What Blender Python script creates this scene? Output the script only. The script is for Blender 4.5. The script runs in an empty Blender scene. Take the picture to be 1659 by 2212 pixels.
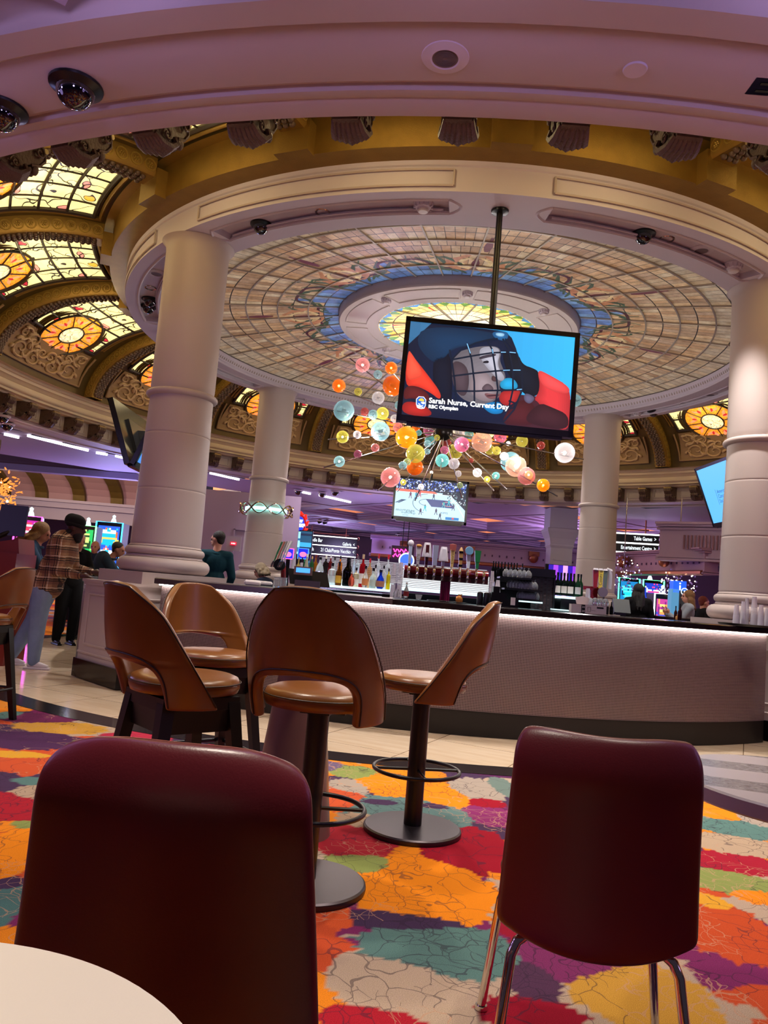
import bpy, math, random
import numpy as np
from mathutils import Vector, Matrix
from math import sin, cos, pi, radians as rad, sqrt, atan2, hypot
random.seed(7)
SC = bpy.context.scene
COL = SC.collection
# ---------------------------------------------------------------- camera
F = 1652.587; H = 1.1802; PIT = 0.10015; ROL = 0.08193
_r = Vector((1, 0, 0)); _u = Vector((0, -sin(PIT), cos(PIT))); CD = Vector((0, cos(PIT), sin(PIT)))
CR = _r*cos(ROL)+_u*sin(ROL); CU = -_r*sin(ROL)+_u*cos(ROL)
cam = bpy.data.objects.new('camera', bpy.data.cameras.new('camera'))
COL.objects.link(cam); SC.camera = cam
M = Matrix.Identity(4)
for i in range(3):
    M[i][0] = CR[i]; M[i][1] = CU[i]; M[i][2] = -CD[i]
M[2][3] = H
cam.matrix_world = M
cam.data.sensor_fit = 'VERTICAL'; cam.data.sensor_height = 36.0
cam.data.lens = F/2212*36.0
cam.data.clip_start = 0.05; cam.data.clip_end = 200
def ray(x, y): return CD + CR*((x-829.5)/F) - CU*((y-1106)/F)
def at(x, y, z):                       # point of a photo pixel at height z
    r = ray(x, y); t = (z-H)/r.z; return Vector((r.x*t, r.y*t, z))
def atd(x, y, d):                      # point of a photo pixel at forward distance d
    r = ray(x, y); t = d/r.y; return Vector((r.x*t, d, H+r.z*t))
def atR(x, y, R, far=False, c=None):   # on a vertical cylinder about the rotunda centre
    c = c or C0
    r = ray(x, y); a = r.x**2+r.y**2; b = -2*(r.x*c[0]+r.y*c[1]); k = c[0]**2+c[1]**2-R*R
    q = sqrt(max(b*b-4*a*k, 0)); t = (-b+(q if far else -q))/2/a
    return Vector((r.x*t, r.y*t, H+r.z*t))
C0 = (0.899, 11.5)
# ---------------------------------------------------------------- colour / materials
def lin(c):
    if isinstance(c, str):
        c = [int(c[i:i+2], 16)/255 for i in (0, 2, 4)]
        c = [v/12.92 if v <= .04045 else ((v+.055)/1.055)**2.4 for v in c]
    return (c[0], c[1], c[2], 1.0)
MC = {}
def mat(name, col='808080', rough=.5, metal=0, emit=None, es=0, spec=.5, trans=0, ior=1.45, alpha=1, bump=0, bscale=40, var=0, vscale=3, coat=0):
    if name in MC: return MC[name]
    m = bpy.data.materials.new(name); m.use_nodes = True
    nt = m.node_tree; b = nt.nodes['Principled BSDF']
    b.inputs['Base Color'].default_value = lin(col)
    b.inputs['Roughness'].default_value = rough; b.inputs['Metallic'].default_value = metal
    b.inputs['Specular IOR Level'].default_value = spec
    b.inputs['Transmission Weight'].default_value = trans; b.inputs['IOR'].default_value = ior
    b.inputs['Alpha'].default_value = alpha; b.inputs['Coat Weight'].default_value = coat
    if emit is not None:
        b.inputs['Emission Color'].default_value = lin(emit); b.inputs['Emission Strength'].default_value = es
    tc = None
    if bump or var:
        tc = nt.nodes.new('ShaderNodeTexCoord')
    if bump:
        n = nt.nodes.new('ShaderNodeTexNoise'); n.inputs['Scale'].default_value = bscale; n.inputs['Detail'].default_value = 3
        bm_ = nt.nodes.new('ShaderNodeBump'); bm_.inputs['Strength'].default_value = bump; bm_.inputs['Distance'].default_value = .01
        nt.links.new(tc.outputs['Object'], n.inputs['Vector']); nt.links.new(n.outputs['Fac'], bm_.inputs['Height'])
        nt.links.new(bm_.outputs['Normal'], b.inputs['Normal'])
    if var:
        n = nt.nodes.new('ShaderNodeTexNoise'); n.inputs['Scale'].default_value = vscale; n.inputs['Detail'].default_value = 5
        mx = nt.nodes.new('ShaderNodeMix'); mx.data_type = 'RGBA'
        c = lin(col); mx.inputs[6].default_value = tuple(v*(1-var) for v in c[:3])+(1,); mx.inputs[7].default_value = tuple(min(1, v*(1+var)) for v in c[:3])+(1,)
        nt.links.new(tc.outputs['Object'], n.inputs['Vector']); nt.links.new(n.outputs['Fac'], mx.inputs[0]); nt.links.new(mx.outputs[2], b.inputs['Base Color'])
    MC[name] = m
    return m
class NG:                                # tiny node graph helper
    def __init__(s, name):
        s.m = bpy.data.materials.new(name); s.m.use_nodes = True; s.nt = s.m.node_tree; s.b = s.nt.nodes['Principled BSDF']; MC[name] = s.m
    def n(s, t, **k):
        x = s.nt.nodes.new('ShaderNode'+t)
        for a, v in k.items(): setattr(x, a, v)
        return x
    def l(s, a, b): s.nt.links.new(a, b)
    def val(s, i, v):
        if hasattr(v, 'type') and hasattr(v, 'is_output'): s.l(v, i)
        else: i.default_value = v
    def math(s, op, a, b=0.0, c=None):
        x = s.n('Math', operation=op); s.val(x.inputs[0], a); s.val(x.inputs[1], b)
        if c is not None: s.val(x.inputs[2], c)
        return x.outputs[0]
    def mix(s, f, a, b):
        x = s.n('Mix', data_type='RGBA'); s.val(x.inputs[0], f); s.val(x.inputs[6], a); s.val(x.inputs[7], b); return x.outputs[2]
    def noise(s, vec, sc, det=3, out='Fac', rough=.5):
        x = s.n('TexNoise'); x.inputs['Scale'].default_value = sc; x.inputs['Detail'].default_value = det; x.inputs['Roughness'].default_value = rough
        if vec is not None: s.l(vec, x.inputs['Vector'])
        return x.outputs[out]
    def attr(s, name='Col'): return s.n('Attribute', attribute_name=name).outputs['Color']
    def bsdf(s, **k):
        for a, v in k.items(): s.val(s.b.inputs[a.replace('_', ' ')], v)
# ---------------------------------------------------------------- mesh builder
class MB:
    def __init__(s): s.v = []; s.f = []; s.mi = []; s.c = []; s.uv = []; s.usec = False; s.useuv = False
    def add(s, vs, fs, mi=0, col=None, uvs=None):
        o = len(s.v); s.v += [tuple(p) for p in vs]
        for k, f in enumerate(fs):
            s.f.append([o+i for i in f]); s.mi.append(mi)
            cc = col[k] if isinstance(col, list) else col
            s.c.append(cc); s.uv.append(uvs[k] if uvs else None)
            if cc is not None: s.usec = True
            if uvs: s.useuv = True
        return s
    def box(s, c, d, mi=0, rz=0, col=None, taper=1, ax=None):
        x, y, z = d[0]/2, d[1]/2, d[2]/2
        vs = [(-x, -y, -z), (x, -y, -z), (x, y, -z), (-x, y, -z), (-x*taper, -y*taper, z), (x*taper, -y*taper, z), (x*taper, y*taper, z), (-x*taper, y*taper, z)]
        if ax is not None: vs = [ax @ Vector(v) for v in vs]
        elif rz: vs = [(a*cos(rz)-b*sin(rz), a*sin(rz)+b*cos(rz), e) for a, b, e in vs]
        return s.add([(v[0]+c[0], v[1]+c[1], v[2]+c[2]) for v in vs], [(0, 3, 2, 1), (4, 5, 6, 7), (0, 1, 5, 4), (1, 2, 6, 5), (2, 3, 7, 6), (3, 0, 4, 7)], mi, col)
    def lathe(s, pr, c=(0, 0, 0), n=24, mi=0, a0=0, a1=2*pi, col=None, ax=None):
        # pr: list of (r,z)
        full = abs(a1-a0-2*pi) < 1e-6; m = n if full else n+1
        vs = []
        for r, z in pr:
            for k in range(m):
                a = a0+(a1-a0)*k/n; v = Vector((r*cos(a), r*sin(a), z))
                if ax is not None: v = ax @ v
                vs.append((v[0]+c[0], v[1]+c[1], v[2]+c[2]))
        fs = []
        for i in range(len(pr)-1):
            for k in range(n):
                k2 = (k+1) % m if full else k+1
                f = [i*m+k, i*m+k2, (i+1)*m+k2, (i+1)*m+k]
                if pr[i][0] < 1e-6: f = [i*m, (i+1)*m+k2, (i+1)*m+k]
                elif pr[i+1][0] < 1e-6: f = [i*m+k, i*m+k2, (i+1)*m]
                fs.append(f)
        return s.add(vs, fs, mi, col)
    def tube(s, pts, r, n=8, mi=0, closed=False, caps=True, col=None, flat=None):
        P = [Vector(p) for p in pts]; N = len(P); vs = []
        rr = r if isinstance(r, (list, tuple)) else [r]*N
        up = None
        for i in range(N):
            a = P[(i-1) % N] if (closed or i > 0) else P[i]; b = P[(i+1) % N] if (closed or i < N-1) else P[i]
            t = (b-a)
            if t.length < 1e-9: t = Vector((0, 0, 1))
            t.normalize()
            if up is None:
                up = Vector((0, 0, 1)) if abs(t.z) < .9 else Vector((1, 0, 0))
            x = up-t*up.dot(t)
            if x.length < 1e-6: x = Vector((1, 0, 0))-t*t.x
            x.normalize(); up = x; y = t.cross(x)
            for k in range(n):
                q = 2*pi*k/n+ (pi/4 if n == 4 else 0)
                vs.append(P[i]+x*(rr[i]*cos(q)*(flat or 1))+y*(rr[i]*sin(q)))
        fs = []
        for i in range(N if closed else N-1):
            j = (i+1) % N
            for k in range(n):
                fs.append((i*n+k, i*n+(k+1) % n, j*n+(k+1) % n, j*n+k))
        if caps and not closed:
            fs.append(tuple(range(n))[::-1]); fs.append(tuple((N-1)*n+k for k in range(n)))
        return s.add(vs, fs, mi, col)
    def ball(s, c, r, n=12, m=8, mi=0, sc=(1, 1, 1), col=None, rot=None):
        vs = [(0, 0, -1)]; fs = []
        for i in range(1, m):
            a = -pi/2+pi*i/m
            for k in range(n): vs.append((cos(a)*cos(2*pi*k/n), cos(a)*sin(2*pi*k/n), sin(a)))
        vs.append((0, 0, 1)); e = len(vs)-1
        for k in range(n):
            fs.append((0, 1+(k+1) % n, 1+k)); b = 1+(m-2)*n; fs.append((b+k, b+(k+1) % n, e))
        for i in range(m-2):
            for k in range(n): fs.append((1+i*n+k, 1+i*n+(k+1) % n, 1+(i+1)*n+(k+1) % n, 1+(i+1)*n+k))
        o = []
        for v in vs:
            v = Vector((v[0]*r*sc[0], v[1]*r*sc[1], v[2]*r*sc[2]))
            if rot is not None: v = rot @ v
            o.append((v[0]+c[0], v[1]+c[1], v[2]+c[2]))
        return s.add(o, fs, mi, col)
    def prism(s, poly, z0, z1, mi=0, fr=None, col=None):
        # poly in local xy, extruded z0..z1, fr: function mapping (x,y,z)->world
        n = len(poly); fr = fr or (lambda x, y, z: (x, y, z))
        vs = [fr(x, y, z0) for x, y in poly]+[fr(x, y, z1) for x, y in poly]
        fs = [tuple(range(n))[::-1], tuple(range(n, 2*n))]+[(i, (i+1) % n, n+(i+1) % n, n+i) for i in range(n)]
        return s.add(vs, fs, mi, col)
    def quad(s, a, b, c, d, mi=0, col=None, uv=None): return s.add([a, b, c, d], [(0, 1, 2, 3)], mi, col, [uv] if uv else None)
    def mesh(s, name, mats, smooth=35):
        me = bpy.data.meshes.new(name); me.from_pydata(s.v, [], s.f)
        for m in (mats if isinstance(mats, (list, tuple)) else [mats]): me.materials.append(m)
        me.polygons.foreach_set('material_index', s.mi)
        if s.usec:
            ca = me.color_attributes.new('Col', 'FLOAT_COLOR', 'CORNER'); d = []
            for f, c in zip(s.f, s.c): d += list(lin(c) if c is not None else (1, 1, 1, 1))*len(f)
            ca.data.foreach_set('color', d)
        if s.useuv:
            uv = me.uv_layers.new(name='UVMap'); d = []
            for f, u in zip(s.f, s.uv):
                for k in range(len(f)): d += list(u[k]) if u else [0.5, 0.5]
            uv.data.foreach_set('uv', d)
        if smooth:
            me.polygons.foreach_set('use_smooth', [True]*len(s.f))
            try: me.set_sharp_from_angle(angle=rad(smooth))
            except Exception: pass
        me.update(); return me
    def build(s, name, mats, parent=None, smooth=35, recalc=True):
        me = s.mesh(name, mats, 0)
        if recalc:
            import bmesh
            bm = bmesh.new(); bm.from_mesh(me); bmesh.ops.recalc_face_normals(bm, faces=bm.faces); bm.to_mesh(me); bm.free()
        if smooth:
            me.polygons.foreach_set('use_smooth', [True]*len(me.polygons))
            try: me.set_sharp_from_angle(angle=rad(smooth))
            except Exception: pass
        o = bpy.data.objects.new(name, me); COL.objects.link(o)
        if parent is not None: adopt(o, parent)
        return o
def adopt(o, parent):
    o.parent = parent
    o.matrix_parent_inverse = wm(parent).inverted()
def wm(o):
    m = o.matrix_basis.copy()
    if o.parent: m = wm(o.parent) @ o.matrix_parent_inverse @ m
    return m
def tag(o, label=None, cat=None, group=None, kind=None):
    if label: o['label'] = label
    if cat: o['category'] = cat
    if group: o['group'] = group
    if kind: o['kind'] = kind
    return o
def thing(name, label, cat, loc=(0, 0, 0), group=None, rz=0):
    o = bpy.data.objects.new(name, None); COL.objects.link(o); o.location = loc; o.rotation_euler = (0, 0, rz)
    o.empty_display_size = .1
    return tag(o, label, cat, group)
def struct(o): o['kind'] = 'structure'; return o
KIDS = {}
def copy_tree(o, parent=None):
    c = o.copy(); COL.objects.link(c)
    if parent is not None:
        c.parent = parent; c.matrix_parent_inverse = o.matrix_parent_inverse.copy()
    for ch in [k for k in bpy.data.objects if k.parent == o]: copy_tree(ch, c)
    return c
def copy_thing(o, loc, label, rz=None, group=None, scale=None):
    c = copy_tree(o); c.location = loc
    if rz is not None: c.rotation_euler = (0, 0, rz)
    if scale: c.scale = (scale,)*3 if not isinstance(scale, tuple) else scale
    c['label'] = label
    if group: c['group'] = group
    return c
# text as mesh, laid in the frame (o, ex, ey): ex right, ey up
def text_mb(mb, txt, o, ex, ey, size, mi=0, align='LEFT', ext=.002, col=None, sx=1.0, bold=0):
    cu = bpy.data.curves.new('t', 'FONT'); cu.body = txt; cu.size = size; cu.align_x = align; cu.resolution_u = 2; cu.offset = bold
    ob = bpy.data.objects.new('t', cu); COL.objects.link(ob)
    dg = bpy.context.evaluated_depsgraph_get(); me = bpy.data.meshes.new_from_object(ob.evaluated_get(dg))
    ez = ex.cross(ey)
    vs = [o+ex*(v.co.x*sx)+ey*v.co.y+ez*(v.co.z+ext) for v in me.vertices]
    mb.add(vs, [tuple(p.vertices) for p in me.polygons], mi, col)
    bpy.data.objects.remove(ob); bpy.data.meshes.remove(me); bpy.data.curves.remove(cu)
def emi(name, col, s, base=None, rough=.5): return mat(name, base or '101010', rough, emit=col, es=s)
def emit_attr(name, strength, attr='Col', base=0.02):
    g = NG(name); c = g.attr(attr)
    g.bsdf(Emission_Color=c, Emission_Strength=strength, Roughness=.3); g.b.inputs['Base Color'].default_value = (base, base, base, 1)
    return g.m
# ---------------------------------------------------------------- shared materials
plaster = mat('cream_plaster', 'B9AAA2', .55, bump=.04, bscale=90)
plasterD = mat('grey_plaster', 'CDC2C8', .6, bump=.04, bscale=90)
gold = mat('gold_paint', '8A6A2E', .42, metal=.55, bump=.25, bscale=120, var=.25, vscale=6)
goldD = mat('dark_gold_paint', '57441F', .5, metal=.4, var=.3, vscale=5)
relief = mat('relief_plaster', 'A88A68', .6, var=.15, vscale=3)
reliefb = mat('relief_ground', '8C6E4C', .65, var=.15, vscale=3)
bronze = mat('bronze_carving', '5E4A3E', .5, metal=.3, bump=.6, bscale=60, var=.3, vscale=20)
blackm = mat('black_metal', '0C0B0C', .35, metal=.0, spec=.6)
blackw = mat('black_wood', '0B0A0B', .45)
chrome = mat('chrome', 'D8D0C8', .08, metal=1)
steel = mat('brushed_steel', '8E888C', .3, metal=.9)
blackg = mat('black_stone', '100D0E', .12, spec=.6, var=.3, vscale=30)
blackp = mat('black_plastic', '08080A', .3)
leadm = mat('lead_bars', '2B2018', .5)
ribm = mat('grey_rib_metal', 'B4AA9A', .45, metal=.3)
def leather(name, c, rough, coat=0):
    g = NG(name); tc = g.n('TexCoord').outputs['Object']
    n1 = g.noise(tc, 5, 3); n2 = g.noise(tc, 260, 2)
    a = lin(c); col = g.mix(n1, tuple(v*.8 for v in a[:3])+(1,), tuple(v*1.15 for v in a[:3])+(1,))
    bp = g.n('Bump'); bp.inputs['Strength'].default_value = .12; bp.inputs['Distance'].default_value = .002; g.l(n2, bp.inputs['Height'])
    g.l(col, g.b.inputs['Base Color']); g.l(bp.outputs[0], g.b.inputs['Normal']); g.b.inputs['Roughness'].default_value = rough
    return g.m
tan = leather('tan_leather', '7E4C1E', .3)
seam = mat('dark_seam', '2A140E', .5)
burg = leather('burgundy_vinyl', '5A161F', .34)
burgseam = mat('burgundy_piping', '7A4038', .4)
# glass of the big shallow dome: pane colour attribute + lead lines along each pane's uv edge
def pane_mat(name, emis, lead=.04, rough=.22):
    g = NG(name); c = g.attr(); uv = g.n('UVMap').outputs[0]; s = g.n('SeparateXYZ'); g.l(uv, s.inputs[0])
    tc = g.n('TexCoord').outputs['Object']
    mp = g.n('Mapping'); mp.inputs['Scale'].default_value = (1, 1, 1); g.l(tc, mp.inputs[0])
    st = g.noise(mp.outputs[0], 7, 5, rough=.7)
    dx = g.math('ABSOLUTE', g.math('SUBTRACT', s.outputs[0], .5)); dy = g.math('ABSOLUTE', g.math('SUBTRACT', s.outputs[1], .5))
    e = g.math('GREATER_THAN', g.math('MAXIMUM', dx, dy), .5-lead)
    col = g.mix(g.math('MULTIPLY_ADD', st, 1.6, -.4), c, (1, .93, .8, 1))
    col = g.mix(.25, col, c) if False else col
    cc = g.n('Mix', data_type='RGBA', blend_type='MULTIPLY'); cc.inputs[0].default_value = 1
    ramp = g.n('ValToRGB'); ramp.color_ramp.elements[0].position = .3; ramp.color_ramp.elements[0].color = (.55, .42, .3, 1)
    ramp.color_ramp.elements[1].position = .7; ramp.color_ramp.elements[1].color = (1.0, .98, .95, 1); g.l(st, ramp.inputs[0])
    g.l(c, cc.inputs[6]); g.l(ramp.outputs[0], cc.inputs[7])
    base = g.mix(e, cc.outputs[2], (.02, .015, .012, 1))
    g.l(base, g.b.inputs['Base Color'])
    g.b.inputs['Roughness'].default_value = rough
    n2 = g.noise(tc, 60, 2); bp = g.n('Bump'); bp.inputs['Strength'].default_value = .25; bp.inputs['Distance'].default_value = .01
    g.l(n2, bp.inputs['Height']); g.l(bp.outputs[0], g.b.inputs['Normal'])
    if emis:
        g.l(base, g.b.inputs['Emission Color']); g.b.inputs['Emission Strength'].default_value = emis
    return g.m
domeglass = pane_mat('dome_glass', .42, .035, .3)  # dome panes are no lamp; slight emission added to brighten them
centreglass = pane_mat('centre_glass', 1.6)
# vault glass: cream lit glass with wandering lead lines and small flowers
def vault_glass():
    g = NG('vault_glass'); c = g.attr(); uv = g.n('UVMap').outputs[0]; s = g.n('SeparateXYZ'); g.l(uv, s.inputs[0])
    cloud = g.noise(uv, 2.3, 4)
    warp = g.n('Mix', data_type='VECTOR'); nz = g.noise(uv, 1.4, 1, 'Color'); warp.inputs[0].default_value = .42; g.l(uv, warp.inputs[4]); g.l(nz, warp.inputs[5])
    v = g.n('TexVoronoi', feature='DISTANCE_TO_EDGE'); v.inputs['Scale'].default_value = 1.5; g.l(warp.outputs[1], v.inputs['Vector'])
    line = g.math('LESS_THAN', v.outputs['Distance'], .018)
    v2 = g.n('TexVoronoi', feature='F1'); v2.inputs['Scale'].default_value = 2.1; v2.inputs['Randomness'].default_value = .7; g.l(warp.outputs[1], v2.inputs['Vector'])
    fl = g.math('LESS_THAN', v2.outputs['Distance'], .23); fedge = g.math('LESS_THAN', g.math('ABSOLUTE', g.math('SUBTRACT', v2.outputs['Distance'], .23)), .022)
    rp = g.n('ValToRGB'); rp.color_ramp.interpolation = 'CONSTANT'; sx = g.n('SeparateColor'); g.l(v2.outputs['Color'], sx.inputs[0]); g.l(sx.outputs[0], rp.inputs[0])
    el = rp.color_ramp.elements; el[0].color = lin('F0E6A0'); el[1].position = .42; el[1].color = lin('E08070')
    for p_, c_ in ((.55, 'B02030'), (.66, 'E0A030'), (.78, '4E8030'), (.86, 'F0E6A0')):
        e = el.new(p_); e.color = lin(c_)
    base = g.mix(cloud, c, lin('E0C878'))
    base = g.mix(fl, base, rp.outputs[0])
    base = g.mix(g.math('MAXIMUM', line, fedge), base, (.02, .012, .008, 1))
    g.l(base, g.b.inputs['Base Color']); g.l(base, g.b.inputs['Emission Color']); g.b.inputs['Emission Strength'].default_value = 1.35; g.b.inputs['Roughness'].default_value = .3
    return g.m
vglass = vault_glass()
def medal_glass():
    g = NG('medallion_glass'); c = g.attr(); tc = g.n('UVMap').outputs[0]
    n = g.noise(tc, 3, 4); w = g.n('TexVoronoi', feature='DISTANCE_TO_EDGE'); w.inputs['Scale'].default_value = 3.4; g.l(tc, w.inputs['Vector'])
    ln = g.math('LESS_THAN', w.outputs['Distance'], .02)
    b_ = g.n('Mix', data_type='RGBA', blend_type='MULTIPLY'); b_.inputs[0].default_value = .6; g.l(c, b_.inputs[6])
    rp = g.n('ValToRGB'); rp.color_ramp.elements[0].color = (.5, .35, .2, 1); rp.color_ramp.elements[0].position = .35; rp.color_ramp.elements[1].color = (1.2, 1.1, 1, 1); rp.color_ramp.elements[1].position = .6
    g.l(n, rp.inputs[0]); g.l(rp.outputs[0], b_.inputs[7])
    base = g.mix(ln, b_.outputs[2], (.03, .012, .005, 1))
    g.l(base, g.b.inputs['Base Color']); g.l(base, g.b.inputs['Emission Color']); g.b.inputs['Emission Strength'].default_value = 1.1
    return g.m
mglass = medal_glass()
# travertine tiles
def travertine():
    g = NG('travertine_tile'); tc = g.n('TexCoord').outputs['Object']
    mp = g.n('Mapping'); mp.inputs['Rotation'].default_value = (0, 0, .45); g.l(tc, mp.inputs[0])
    mp2 = g.n('Mapping'); mp2.inputs['Scale'].default_value = (1.2, 9, 1); g.l(mp.outputs[0], mp2.inputs[0])
    vein = g.noise(mp2.outputs[0], 1.6, 6, rough=.65)
    col = g.mix(vein, lin('C0A27E'), lin('F0DEC2'))
    br = g.n('TexBrick'); br.offset = 0; br.inputs['Scale'].default_value = 1; br.inputs['Brick Width'].default_value = .75; br.inputs['Row Height'].default_value = .75; br.inputs['Mortar Size'].default_value = .004
    br.inputs['Color1'].default_value = (1, 1, 1, 1); br.inputs['Color2'].default_value = (.86, .86, .86, 1); br.inputs['Mortar'].default_value = (.35, .28, .22, 1); g.l(mp.outputs[0], br.inputs['Vector'])
    m = g.n('Mix', data_type='RGBA', blend_type='MULTIPLY'); m.inputs[0].default_value = 1; g.l(col, m.inputs[6]); g.l(br.outputs['Color'], m.inputs[7])
    g.l(m.outputs[2], g.b.inputs['Base Color']); g.b.inputs['Roughness'].default_value = .13
    return g.m
trav = travertine()
blackt = mat('black_tile', '17181A', .15, var=.3, vscale=2)
# mosaic bar front: 14 mm mirror-ish tiles in a light grout, uv in tile units
def mosaic(name, light='94807C', dark='2A1E20', rough=.22):
    g = NG(name); uv = g.n('UVMap').outputs[0]
    fr = g.n('VectorMath', operation='FRACTION'); g.l(uv, fr.inputs[0]); s = g.n('SeparateXYZ'); g.l(fr.outputs[0], s.inputs[0])
    dx = g.math('ABSOLUTE', g.math('SUBTRACT', s.outputs[0], .5)); dy = g.math('ABSOLUTE', g.math('SUBTRACT', s.outputs[1], .5))
    grout = g.math('GREATER_THAN', g.math('MAXIMUM', dx, dy), .31)
    fl = g.n('VectorMath', operation='FLOOR'); g.l(uv, fl.inputs[0]); wn = g.n('TexWhiteNoise'); g.l(fl.outputs[0], wn.inputs['Vector'])
    tile = g.mix(wn.outputs['Value'], lin(dark), lin('3A2A2A'))
    g.l(g.mix(grout, tile, lin(light)), g.b.inputs['Base Color'])
    g.l(g.mix(grout, (.15, .15, .15, 1), (.5, .5, .5, 1)), g.b.inputs['Roughness'])
    g.b.inputs['Metallic'].default_value = .25
    bp = g.n('Bump'); bp.inputs['Strength'].default_value = .6; bp.inputs['Distance'].default_value = .004; g.l(grout, bp.inputs['Height']); g.l(bp.outputs[0], g.b.inputs['Normal'])
    return g.m
mosaicm = mosaic('mosaic_tiles')
# ---------------------------------------------------------------- floor
LC = (0.603, 11.265); KC = (0.878, 11.742)
PALP = [('E8871E', 1.3), ('5E7F7C', 1.2), ('B7A08A', 1.1), ('A11C2E', 1.3), ('7C2A5C', 1), ('8C9A50', .8), ('C8502A', 1), ('C89A3C', .9), ('4A3350', .8), ('B8324A', .8)]
BL = [(910,1925,170,78,'EE8A18'),(960,2055,190,62,'5B7E78'),(860,2135,150,72,'BBA48C'),(800,2205,120,36,'AE1F2E'),(860,1990,150,22,'45304E'),(1010,1835,110,52,'9C1428'),
(880,1757,150,36,'5F7C7A'),(870,1695,110,30,'EE8A18'),(965,1722,62,24,'EE8A18'),(830,1735,60,10,'45304E'),(930,1742,50,9,'45304E'),(1030,1708,62,27,'A89A8C'),(750,1702,48,20,'A89A8C'),
(765,1668,60,14,'8A9652'),(738,1722,48,34,'C8542E'),(790,1772,64,22,'AF957C'),(765,1820,90,42,'AE2834'),(780,1866,80,26,'8A9652'),(1062,1760,62,26,'862E66'),(1050,1736,44,16,'9C1428'),
(735,1985,34,24,'D85A2C'),(1075,1668,80,11,'5E2A58'),(1000,1660,50,7,'A11C38'),(1235,2060,140,70,'7E3060'),(1390,2155,160,80,'C8963A'),(1565,2010,120,70,'C44E26'),
(1535,1950,44,20,'DDA030'),(1565,1903,110,26,'8A9652'),(1595,1866,110,24,'A51D33'),(1590,1826,100,24,'B49C82'),(1600,1790,100,22,'5B7E78'),(1550,1756,56,20,'EE8A18'),(1632,1772,40,20,'A89A8C'),
(1632,1936,52,18,'EE8A18'),(1150,2195,120,42,'96122A'),(1150,2120,60,46,'54344E'),(1130,2005,60,46,'961830'),
(40,1840,90,66,'EE8A18'),(30,1742,110,36,'A8202E'),(95,1715,74,24,'B49C82'),(110,1690,84,11,'5B7E78'),(70,1652,100,22,'C8542E'),(40,1631,70,9,'D8A030'),(60,1600,110,22,'4E2C50'),
(130,1572,100,14,'C8963A'),(15,1955,60,60,'4F7470'),(70,1985,50,22,'7C2A5C'),(290,1597,80,18,'B83048'),(195,1610,60,14,'8A9652'),(80,1552,80,12,'6A2850'),(480,1622,70,14,'B83050'),(560,1630,40,9,'8A3E7A'),
(75,1782,50,10,'8A9652'),(20,1908,36,16,'45304E'),(15,1520,50,10,'D8862A'),(15,1545,30,10,'5B7E78'),(1085,1700,30,20,'6E8078'),(700,1655,50,12,'6A5A78')]
FLW = []
for (x, y, hw, hh, c) in BL:
    p = at(x, y, 0); q = at(x+hw, y+hw*.082, 0); r1 = at(x, y-hh, 0); r2 = at(x, y+hh, 0)
    FLW.append((p.x, (r1.y+r2.y)/2, abs(q.x-p.x), abs(r1.y-r2.y)/2, lin(c)[:3]))
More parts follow.
